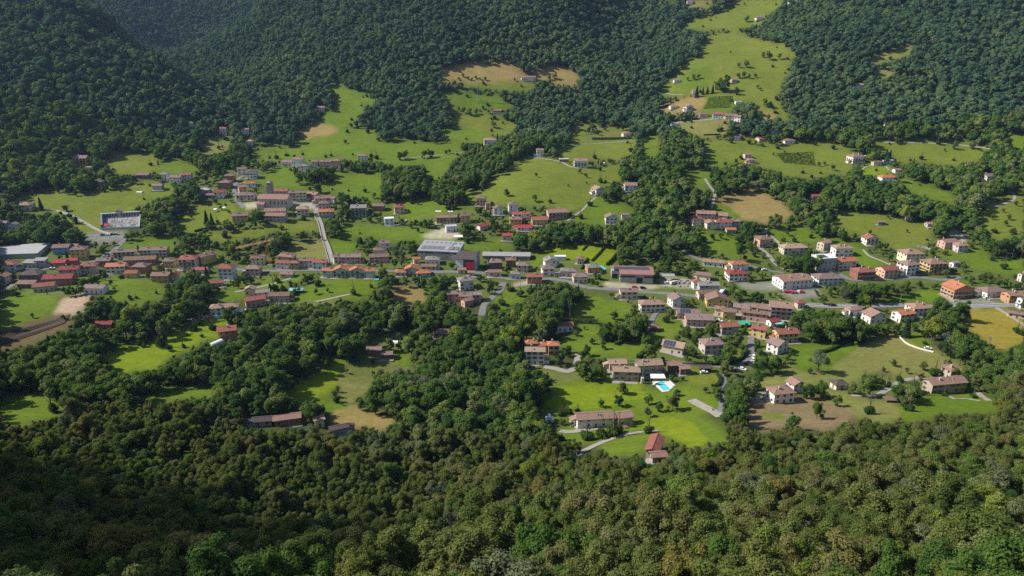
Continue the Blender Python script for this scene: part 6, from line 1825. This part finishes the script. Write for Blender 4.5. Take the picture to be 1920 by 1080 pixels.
# ---------------------------------------------------------------- vehicles
def car_meshes(kind):
    L, W, H = {'car': (4.3, 1.8, 1.45), 'van': (5.4, 2.0, 2.3), 'coach': (11.5, 2.6, 3.3)}[kind]
    a, b = L / 2, W / 2
    body = MB()
    if kind == 'car':
        prof = [(-a, .32), (a, .32), (a, .72), (a * .92, .86), (a * .45, .95), (-a * .9, .98), (-a, .8)]
        cab = [(a * .48, .94), (a * .12, H), (-a * .62, H), (-a * .92, .96)]
    else:
        prof = [(-a, .35), (a, .35), (a, H * .5), (a * .86, H * .55), (a * .72, H), (-a, H)]
        cab = [(a * .865, H * .54), (a * .735, H * .9), (-a * .9, H * .9), (-a * .9, H * .56)]
    k = len(body.v); body.prism(prof, -b, b)
    body_m = body.mesh('body', M['paint'])
    g = MB(); g.prism(cab, -b * (.88 if kind == 'car' else 1.01), b * (.88 if kind == 'car' else 1.01)); cab_m = g.mesh('windows', M['glass'])
    r = MB()
    if kind == 'car': r.prism([(a * .14, H - .005), (a * .10, H + .03), (-a * .6, H + .03), (-a * .65, H - .005)], -b * .86, b * .86)
    w = MB(); w.bar((0, -.11, 0), (0, .11, 0), .33 if kind == 'car' else .42, 12)
    return body_m, cab_m, (r.mesh('car_roof', M['paint']) if kind == 'car' else None), w.mesh('wheel', M['rubber']), a, b
CARM = {k: car_meshes(k) for k in ('car', 'van', 'coach')}
def car(px, py, rz, color, label, kind='car', group=None, dz=.26):
    p = at(px, py)
    bm, cm, rm, wm, a, b = CARM[kind]
    nm = {'car': 'parked_car', 'van': 'parked_van', 'coach': 'parked_coach'}[kind]
    o = empty(nm, p + Vector((0, 0, dz)), R(rz)); tag(o, label, kind if kind != 'coach' else 'bus', group)
    link('body', bm, o, None, color); link('windows', cm, o)
    if rm: link('car_roof', rm, o, None, color)
    for sx in (-.62, .62):
        for sy in (-1, 1): link('wheel', wm, o, (a * sx, sy * (b - .06), .33 if kind == 'car' else .42))
    q = project(p.x, p.y, p.z); block_rect(px - 5, py - 5, px + 5, py + 2)
CW, CB, CR, CS, CD = (.75, .75, .74), (.04, .06, .12), (.42, .03, .04), (.45, .46, .47), (.03, .03, .035)
for a in [(1384, 697, -35, CD, 'dark car parked at the lower end of the lane bend'), (1392, 694, -35, CW, 'white car second from the lower end of the lane bend'), (1402, 685, -40, CB, 'dark blue car in the middle of the lane bend'), (1408, 682, -40, CS, 'silver car in the middle of the lane bend'), (1413, 676, 60, CW, 'white car at the upper end of the lane bend'), (1413, 670, 60, CW, 'topmost white car at the lane bend'),
          (1472, 548, 70, CR, 'leftmost red car before the business hall'), (1478, 548, 70, CR, 'second red car before the business hall'), (1484, 549, 70, CR, 'third red car before the business hall'), (1490, 549, 70, (.5, .05, .05), 'fourth red car before the business hall'), (1497, 548, 70, CW, 'white car right of the red cars'), (1503, 548, 70, CR, 'last red car right of the white one'),
          (1425, 505, 10, CD, 'dark car on the road behind the dark-red-roofed house'), (1433, 507, 10, CW, 'white car on the road behind the dark-red-roofed house'), (1349, 603, -30, CW, 'white car in the yard of the old quarter'), (1205, 442, 0, CW, 'white car on the cemetery parking strip'), (1850, 560, 10, CW, 'white car in front of the grey-roofed house by the forecourt'), (1562, 573.5, 2, CD, 'dark car driving on the main road'),
          (193, 442, 0, CD, 'dark car at the left of the cemetery car park'), (203, 442, 0, CW, 'white car in the cemetery car park'), (211, 441, 0, CD, 'dark car right of the white one in the cemetery car park'), (219, 440, 0, CS, 'silver car in the cemetery car park'), (197, 482, 30, CW, 'white car on the street below the cemetery'), (98, 505, 20, CW, 'white car beside the bright red pair'), (1320, 700, 5, CW, 'white car inside the dark carport'), (1740, 655, -10, CW, 'white car at the track by the teal net'), (1420, 748, -8, CW, 'white car in the yard of the bare-earth farm'), (1205, 541, 5, CD, 'dark car in front of the solar hall'), (1190, 540, 5, CR, 'red car in front of the solar hall'), (1252, 532, 20, CW, 'white car in the stone yard'), (1270, 530, 20, CS, 'silver car in the stone yard')]:
    if a[0] == 1205 and a[1] == 442: continue
    car(*a)
car(304, 396, 0, CW, 'white camper van in the cemetery wood', 'van'); car(1354, 551, 60, (.62, .66, .66), 'pale coach beside the grey barn', 'coach'); car(1393, 498, 20, CW, 'white van on the road above the orange roof', 'van'); car(1553, 504, 5, CW, 'white van in front of the hotel', 'van'); car(1262, 533, 30, (.6, .58, .5), 'beige van in the stone yard', 'van')

# ---------------------------------------------------------------- cemetery
def cemetery():
    q = [at(190, 431), at(262, 428), at(264, 404), at(189, 409)]
    c = sum(q, Vector()) / 4
    o = empty('cemetery', c); tag(o, 'walled cemetery with white graves and a niche arcade on the left meadow', 'cemetery')
    L = [v - c for v in q]
    mb = MB(); mb.slab([(v.x, v.y, v.z + .35) for v in L], 1.5); link('courtyard', mb.mesh('courtyard', M['gravel']), o)
    for i in range(4):
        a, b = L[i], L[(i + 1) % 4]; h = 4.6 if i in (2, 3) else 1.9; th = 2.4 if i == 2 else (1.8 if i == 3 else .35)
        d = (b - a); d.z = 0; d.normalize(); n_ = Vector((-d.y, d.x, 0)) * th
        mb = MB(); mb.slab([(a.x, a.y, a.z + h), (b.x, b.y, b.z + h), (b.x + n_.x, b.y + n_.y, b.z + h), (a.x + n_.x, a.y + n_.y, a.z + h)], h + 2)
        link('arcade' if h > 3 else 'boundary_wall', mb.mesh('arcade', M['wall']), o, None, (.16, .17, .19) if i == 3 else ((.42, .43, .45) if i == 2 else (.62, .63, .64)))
        if i == 2:
            ln = (b - a).length
            mbn = MB(); mbn.box(-.8, -.06, 0, .8, .06, 2.6); nm = mbn.mesh('niche', M['glass'])
            for k in range(14):
                pos = a + (b - a) * ((k + .7) / 14.4) + n_ * 1.03; w = link('niche', nm, o, (pos.x, pos.y, pos.z + 1.2)); w.rotation_euler = (0, 0, math.atan2(d.y, d.x))
    m = L[2] * .48 + L[3] * .52
    mb = MB(); mb.box(m.x - 2.2, m.y - 2.6, m.z, m.x + 2.2, m.y + .9, m.z + 6); link('chapel', mb.mesh('chapel', M['wall']), o, None, (.46, .46, .47))
    mb = MB(); mb.prism([(m.x - 2.6, m.z + 6), (m.x + 2.6, m.z + 6), (m.x, m.z + 7.6)], m.y - 2.9, m.y + 1.2); link('chapel_roof', mb.mesh('chapel_roof', M['metal_roof']), o, None, (.3, .3, .31))
    mb = MB(); mb.slab([(L[0].x + .3, L[0].y + 1, L[0].z + 3.4), (L[0].x + 5.2, L[0].y + 1, L[0].z + 3.4), (L[0].x + 5.2, L[0].y + 6.5, L[0].z + 4.4), (L[0].x + .3, L[0].y + 6.5, L[0].z + 4.4)], .25); link('lodge_roof', mb.mesh('lodge_roof', M['roof']), o, None, ROOFC['bright red'])
    mb = MB(); mb.box(L[0].x + .6, L[0].y + 1.3, L[0].z - 1, L[0].x + 4.9, L[0].y + 6.2, L[0].z + 3.2); link('lodge_wall', mb.mesh('lodge_wall', M['wall']), o, None, (.7, .7, .7))
    gm = MB(); gm.box(-.5, -1, 0, .5, 1, .5); gm.box(-.45, .8, .5, .45, 1.0, 1.5); grave = gm.mesh('grave', M['paint'])
    for r_ in range(6):
        for k in range(18):
            u, v = .18 + .76 * (k + .5) / 18, .12 + .66 * (r_ + .5) / 6
            if k in (5, 11): continue
            p = (L[0] * (1 - u) + L[1] * u) * (1 - v) + (L[3] * (1 - u) + L[2] * u) * v
            s = random.uniform(.3, .75); link('grave', grave, o, (p.x, p.y, p.z + .35), (s, s * random.uniform(.88, 1), s * random.uniform(.8, 1)))
    for u in (.42, .68):
        a = L[0] * (1 - u) + L[1] * u; b = L[3] * (1 - u) + L[2] * u
        mb = MB(); mb.quad((a.x - .9, a.y, a.z + .38), (a.x + .9, a.y, a.z + .38), (b.x + .9, b.y - 3, b.z + .38), (b.x - .9, b.y - 3, b.z + .38)); link('paved_path', mb.mesh('paved_path', M['concrete']), o)
cemetery()

# ---------------------------------------------------------------- walls, pools, tunnels, canopies
def wall_line(name, pl, h, th, mat, label, cat='wall', color=None):
    p3 = [at(x, y) for x, y in pl]; o0 = p3[0]
    d = densify([(p.x, p.y, 0) for p in p3], 2.0); mb = MB(); rows = []
    for i, p in enumerate(d):
        t = d[min(i + 1, len(d) - 1)] - d[max(i - 1, 0)]; t.normalize(); s = Vector((-t.y, t.x, 0)) * th / 2; z = float(Hq(p.x, p.y))
        rows += [(p.x + s.x, p.y + s.y, z - .6), (p.x + s.x, p.y + s.y, z + h), (p.x - s.x, p.y - s.y, z + h), (p.x - s.x, p.y - s.y, z - .6)]
    mb.v = [(v[0] - o0.x, v[1] - o0.y, v[2] - o0.z) for v in rows]
    for i in range(len(d) - 1):
        for j in range(3): mb.f.append((i * 4 + j, i * 4 + j + 1, i * 4 + j + 5, i * 4 + j + 4)); mb.m.append(0)
    for k in (0, len(d) - 1): mb.f.append(tuple(k * 4 + j for j in range(4))); mb.m.append(0)
    tag(link(name, mb.mesh(name, mat), None, o0, color), label, cat)
wall_line('parapet_wall', [(617, 492), (609, 465), (603, 445), (597, 420), (590, 407)], 1.1, .6, M['concrete'], 'left pale parapet of the straight avenue')
wall_line('parapet_wall', [(627, 491), (619, 465), (611, 445), (605, 420), (598, 405)], 1.1, .6, M['concrete'], 'right pale parapet of the straight avenue')
wall_line('retaining_wall', [(1444, 444), (1452, 450), (1462, 458)], 1.6, .5, M['concrete'], 'white retaining wall right of the peach apartment house')
wall_line('terrace_wall', [(722, 425), (740, 425), (755, 421), (763, 414)], 1.6, .4, M['frame'], 'curved white terrace wall of the modern villa')
wall_line('retaining_wall', [(1718, 463), (1735, 466), (1748, 470)], 1.8, .5, M['concrete'], 'pale wall row above the tall apartment pair')
wall_line('stone_wall', [(1314, 762), (1322, 766), (1336, 770)], 1.6, .6, M['concrete'], 'rough stone wall beside the white gravel drive')
wall_line('garden_wall', [(1322, 593), (1332, 602), (1343, 608)], 1.3, .4, M['frame'], 'white garden wall right of the wide pink double house')
wall_line('boundary_wall', [(1687, 633), (1700, 645), (1722, 654), (1750, 661)], .9, .4, M['frame'], 'pale wall edging the lawn above the mown field')
wall_line('retaining_wall', [(1260, 680), (1280, 683), (1300, 684)], 1.5, .4, M['concrete'], 'grey retaining wall right of the pool farm')
def pool(px, py, L, W, rz, label, deck=True):
    p = at(px, py); o = empty('swimming_pool', p + Vector((0, 0, .1)), R(rz)); tag(o, label, 'pool')
    if deck: mb = MB(); mb.box(-L / 2 - 1, -W / 2 - 1, -2, L / 2 + 4.5, W / 2 + 1.2, .35); link('deck', mb.mesh('deck', M['frame']), o)
    mb = MB(); mb.box(-L / 2, -W / 2, -.5, L / 2, W / 2, .36 if deck else .3); link('water', mb.mesh('water', M['water']), o)
    block_rect(px - 10, py - 6, px + 10, py + 6)
pool(1243, 725, 4.5, 10, 15, 'turquoise rectangular swimming pool with white deck beside the pool farm'); pool(1126, 503, 6.5, 10, 20, 'light turquoise pool beside the brick-red house', False); pool(706, 524, 4, 3, 0, 'small blue paddling pool at the turquoise row end', False); pool(1046, 423, 4, 3, 0, 'small turquoise pool below the balcony apartments', False)
def round_pool(px, py, r, label):
    p = at(px, py); o = empty('round_pool', p); tag(o, label, 'pool')
    for nm, rr, z, m in (('pool_wall', r, 1.0, M['film']), ('water', r * .93, 1.02, M['water'])):
        mb = MB(); mb.bar((0, 0, -1), (0, 0, z), rr, 20); link(nm, mb.mesh(nm, m), o)
round_pool(410, 595, 2.6, 'round turquoise above-ground pool beside the tall-walled house')
def tunnel(px, py, L, r, rz, label):
    p = at(px, py); o = empty('polytunnel', p, R(rz)); tag(o, label, 'polytunnel')
    mb = MB(); n = 10; prof = [(r * math.cos(math.pi * i / n), r * math.sin(math.pi * i / n) * .9) for i in range(n + 1)]
    mb.prism([(r, -1)] + prof + [(-r, -1)], -L / 2, L / 2); link('film_cover', mb.mesh('film_cover', M['film']), o)
    mb = MB()
    for k in range(7):
        y = -L / 2 + L * k / 6
        for i in range(n): mb.bar((prof[i][0] * 1.01, y, prof[i][1] * 1.01), (prof[i + 1][0] * 1.01, y, prof[i + 1][1] * 1.01), .04, 3)
    link('hoops', mb.mesh('hoops', M['metal']), o); block_rect(px - 8, py - 7, px + 8, py + 2)
tunnel(406, 645, 8, 2.2, -30, 'white polytunnel below the brick-orange house'); tunnel(738, 643, 6, 1.8, 85, 'small white polytunnel in the wooded clearing'); tunnel(822, 397, 6, 1.2, 85, 'long white polytunnel left of the bright yellow hotel'); tunnel(845, 397, 5, 1.1, 85, 'second white polytunnel by the bright yellow hotel'); tunnel(262, 361, 6, 1.4, 90, 'small white tunnel on the lawn above the cemetery')
def canopy(px, py, pts_, h, mat, label, cat='canopy', posts=True, color=None):
    p = at(px, py); o = empty('canopy', p); tag(o, label, cat)
    mb = MB(); pts_ = [(x * .75, y * .8, z) for x, y, z in pts_]; mb.slab(pts_, .08); link('sheet', mb.mesh('sheet', mat), o, None, color)
    for x, y, z in pts_:
        mb = MB(); mb.bar((x * .95, y * .95, -1), (x * .95, y * .95, z - .05), .06, 5); link('post', mb.mesh('post', M['metal']), o)
    q = project(p.x, p.y, p.z); block_rect(px - 9, py - 7, px + 9, py)
for a in [(1231, 714, [(-5, -2.5, 2.6), (6, -2.5, 2.6), (5.5, 2, 3.4), (-4.5, 2, 3.4)], 3, M['film'], 'white awning over the terrace of the pool farm'), (1228, 722, [(-3, -2, .8), (3.2, -1.5, 3.2), (.5, 1.5, 1.2)], 3, M['film'], 'white triangular sun sail beside the pool'),
          (489, 375, [(-4, -3, 3), (4, -3, 3), (4, 3, 3.6), (-4, 3, 3.6)], 3, M['film'], 'white awning tent on the church square'), (456, 588, [(-4, -2.5, 2.2), (4, -2.5, 2.2), (3, 2, 3), (-2, 2.5, 3)], 3, M['film'], 'pale tent roof right of the shade tree'), (1668, 753, [(-5.2, -2.4, 1.8), (4, -3, 1.8), (5.5, 2.5, 1.8), (-3.5, 3, 1.8)], 2, M['wood'], 'white-edged open pen beside the farmhouse drive'),
          (1462, 613, [(-5, -3, 3), (5, -3, 3), (4, 3, 3.6), (-6, 3, 3.6)], 3, M['teal'] if 'teal' in M else M.setdefault('teal', simple('turquoise_sheet', (.20, .42, .40), .7)), 'turquoise canopy above the right yellow house'), (1393, 611, [(-6, -3.5, 2), (5, -3.5, 2), (6.5, 3, 2.6), (-4, 3, 2.6)], 3, M.setdefault('net', simple('green_net', (.04, .30, .17), .8)), 'green net cover in the old quarter garden'),
          (1757, 637, [(-5, -2, 2), (5, -3.5, 2), (5, 3, 7), (-5, 4, 7)], 3, M['teal'], 'teal net screen beside the tree belt'), (556, 549, [(-7, -2.5, 2.5), (7, -2.5, 2.5), (7, 2.5, 3.2), (-7, 2.5, 3.2)], 3, M['teal'], 'long teal canopy right of the slope cluster'), (1128, 309, [(-5, -2, 2.4), (5, -2, 2.4), (5, 2, 2.8), (-5, 2, 2.8)], 3, M['film'], 'white carport right of the knoll house'), (404, 397, [(-2, -2, 2.6), (2, -2, 2.6), (2, 2, 3), (-2, 2, 3)], 3, M['film'], 'small white canopy in the orchard'), (420, 394, [(-2, -2, 2.6), (2, -2, 2.6), (2, 2, 3), (-2, 2, 3)], 3, M['film'], 'second small white canopy in the orchard'), (860, 448, [(-6, -3, 2.6), (5, -3, 2.6), (6, 3, 3), (-5, 3, 3)], 3, M['film'], 'white curved shelter below the yellow hotel'), (1250, 524, [(-8, -3, 3.5), (8, -3, 3.5), (8, 3, 4), (-8, 3, 4)], 3, M['metal'], 'long grey shelter in the stone yard'), (1172, 803, [(-1.5, -1, 1), (1.5, -1, 1), (1.5, 1, 1.2), (-1.5, 1, 1.2)], 1, M['wood'], 'small wooden table shelter by the long white farmhouse')]:
    canopy(*a)
def silo_bag():
    p = at(1030, 791); o = empty('wrapped_bales', p); tag(o, 'stack of white wrapped bales left of the long white farmhouse', 'hay bales')
    for x, z in ((-1.3, .75), (1.3, .75), (0, 2.0), (-1.2, .75), (1.2, .76)):
        pass
    for i, (x, y, z) in enumerate(((-1.4, 0, .8), (1.4, 0, .8), (-1.4, 2, .8), (1.4, 2, .8), (0, 0, 2.2), (0, 2, 2.2))):
        mb = MB(); mb.bar((x, y - .9, z), (x, y + .9, z), .85, 12); link('bale', mb.mesh('bale', M['film']), o)
    block_rect(1023, 778, 1038, 793)
silo_bag()
# piles and blocks in the stone yard
blk = MB(); blk.box(-1.2, -.8, 0, 1.2, .8, 1.1); blkm = blk.mesh('stone_block', M['gravel'])
for i in range(26):
    x, y = random.uniform(1240, 1298), random.uniform(527, 538)
    p = at(x, y); s = random.uniform(.5, 1.5)
    o = link('stone_block', blkm, None, p); o.rotation_euler = (0, 0, random.uniform(0, 3)); o.scale = (s, s, s * random.uniform(.6, 1.4))
    tag(o, 'pale block stacked in the stone yard by the solar hall', 'block', 'stone blocks in the yard')

# ---------------------------------------------------------------- vineyard and vegetable rows
def rows_of(poly, n, label, h=1.3):
    a, b, c, d = [at(*q) for q in poly]
    rg = np.random.default_rng(n)
    for i in range(n):
        t = (i + .5) / n; p, q = a.lerp(d, t), b.lerp(c, t); ln = (q - p).length; m = int(ln / .22) + 12
        u = rg.random(m); X = p.x + (q.x - p.x) * u + rg.normal(size=m) * .2; Y = p.y + (q.y - p.y) * u + rg.normal(size=m) * .25
        pos = np.stack([X, Y, Hq(X, Y) + rg.uniform(.1, h, m)], 1)
        nr = unit(rg.normal(size=(m, 3)) + np.array([0, -.3, .6])); tt = unit(np.cross(nr, rg.normal(size=(m, 3)))); bb = np.cross(nr, tt); s = .5
        v = np.stack([pos - tt * s, pos - bb * s, pos + tt * s, pos + bb * s], 1).reshape(-1, 3)
        o = link('vine_row', np_mesh('vine_row', v - np.array(p), np.arange(m * 4).reshape(-1, 4), [M['hedge']]), None, p)
        tag(o, label, 'vine row', label.replace('row', 'rows'))
rows_of([(1455, 288), (1525, 284), (1530, 312), (1470, 306)], 9, 'vine row on the right hill slope')
rows_of([(1318, 205), (1368, 203), (1374, 180), (1330, 182)], 10, 'planted row in the small square hill plot', .8)
def furrows():
    par = next(o for o in COL.objects if o.name.startswith('ploughed_field'))
    m = simple('turned_soil', (.085, .062, .040), .95, scale=.8)
    a, b, c, d = [at(*q) for q in ((-4, 650), (122, 606), (131, 590), (-4, 624))]
    for i in range(11):
        t = (i + .5) / 11; p, q = a.lerp(d, t), b.lerp(c, t)
        ln = densify([(p.x, p.y, 0), ((p.x + q.x) / 2, (p.y + q.y) / 2 + 1.2 * math.sin(i), 0), (q.x, q.y, 0)], 3.0)
        o = ribbon(ln, .7, .5, m, 'furrow_ridge', 2, .9); o.parent = par
furrows()
# ---------------------------------------------------------------- air
def haze():
    mb = MB(); mb.box(-2050, -260, -30, 2050, 2700, 800)
    m = bpy.data.materials.new('valley_haze'); m.use_nodes = True; nt = m.node_tree
    nt.nodes.remove(nt.nodes['Principled BSDF'])
    v = nt.nodes.new('ShaderNodeVolumePrincipled')
    v.inputs['Color'].default_value = (0.42, 0.62, 1.0, 1)
    v.inputs['Density'].default_value = HAZE
    v.inputs['Anisotropy'].default_value = 0.2
    nt.links.new(v.outputs[0], nt.nodes['Material Output'].inputs['Volume'])
    tag(link('haze', mb.mesh('haze', m)), 'thin bluish summer haze over the valley', 'haze', None, 'stuff')
HAZE = 0.00004
haze()

def sun_blocker():
    # unseen puffs added high to the left only to shade the lower-left forest
    rg = random.Random(5)
    o = empty('sun_blocker', Vector((-80, 150, 45)) + sdir * 1900); tag(o, 'unseen added cloud above the valley', 'sun_blocker', None, 'stuff')
    m = simple('blocker_white', (.85, .86, .88), 1.0)
    e = o.location
    for gx, gy, r in [(-70, 105, 18), (-88, 112, 18), (-62, 90, 16), (-104, 95, 20), (-50, 120, 12), (-80, 70, 18), (-120, 120, 20), (-40, 130, 14), (-62, 150, 16), (-110, 70, 26), (-75, 85, 20), (-140, 60, 28), (-55, 105, 15), (-95, 52, 22), (-60, 72, 13), (-175, 75, 30), (-150, 130, 30), (-105, 150, 26), (-60, 165, 22), (-120, 105, 24), (-80, 120, 20), (-150, 170, 24), (-35, 150, 16), (-95, 178, 14), (-58, 128, 15), (-185, 150, 34), (-190, 110, 34), (-150, 90, 28), (-10, 168, 11), (-110, 200, 11), (-60, 190, 9), (-160, 205, 16), (-210, 190, 26), (-105, 82, 18), (-70, 95, 12), (-85, 150, 12)]:
        # puff that stands between the sun and this stretch of forest
        g = Vector((gx, gy, float(Hq(gx, gy)) + 10)); t = (e.z + rg.uniform(-25, 25) - g.z) / sdir.z; c = g + sdir * t - e
        mb = MB(); n1, n2 = 14, 9; k = []
        ph0 = rg.uniform(0, 6)
        for j in range(n2 + 1):
            th = math.pi * j / n2
            for i in range(n1):
                ph = 2 * math.pi * i / n1; rr = r * (1 + .16 * math.sin(3 * ph + ph0 + 2 * th) + .1 * math.sin(5 * th + ph0))
                mb.v.append((c.x + rr * math.sin(th) * math.cos(ph), c.y + rr * math.sin(th) * math.sin(ph), c.z + rr * .8 * math.cos(th)))
        for j in range(n2):
            for i in range(n1):
                a, b = j * n1 + i, j * n1 + (i + 1) % n1; mb.f.append((a, a + n1, b + n1, b)); mb.m.append(0)
        me = mb.mesh('shade_puff', m); me.polygons.foreach_set('use_smooth', [True] * len(me.polygons)); link('shade_puff', me, o)
sun_blocker()
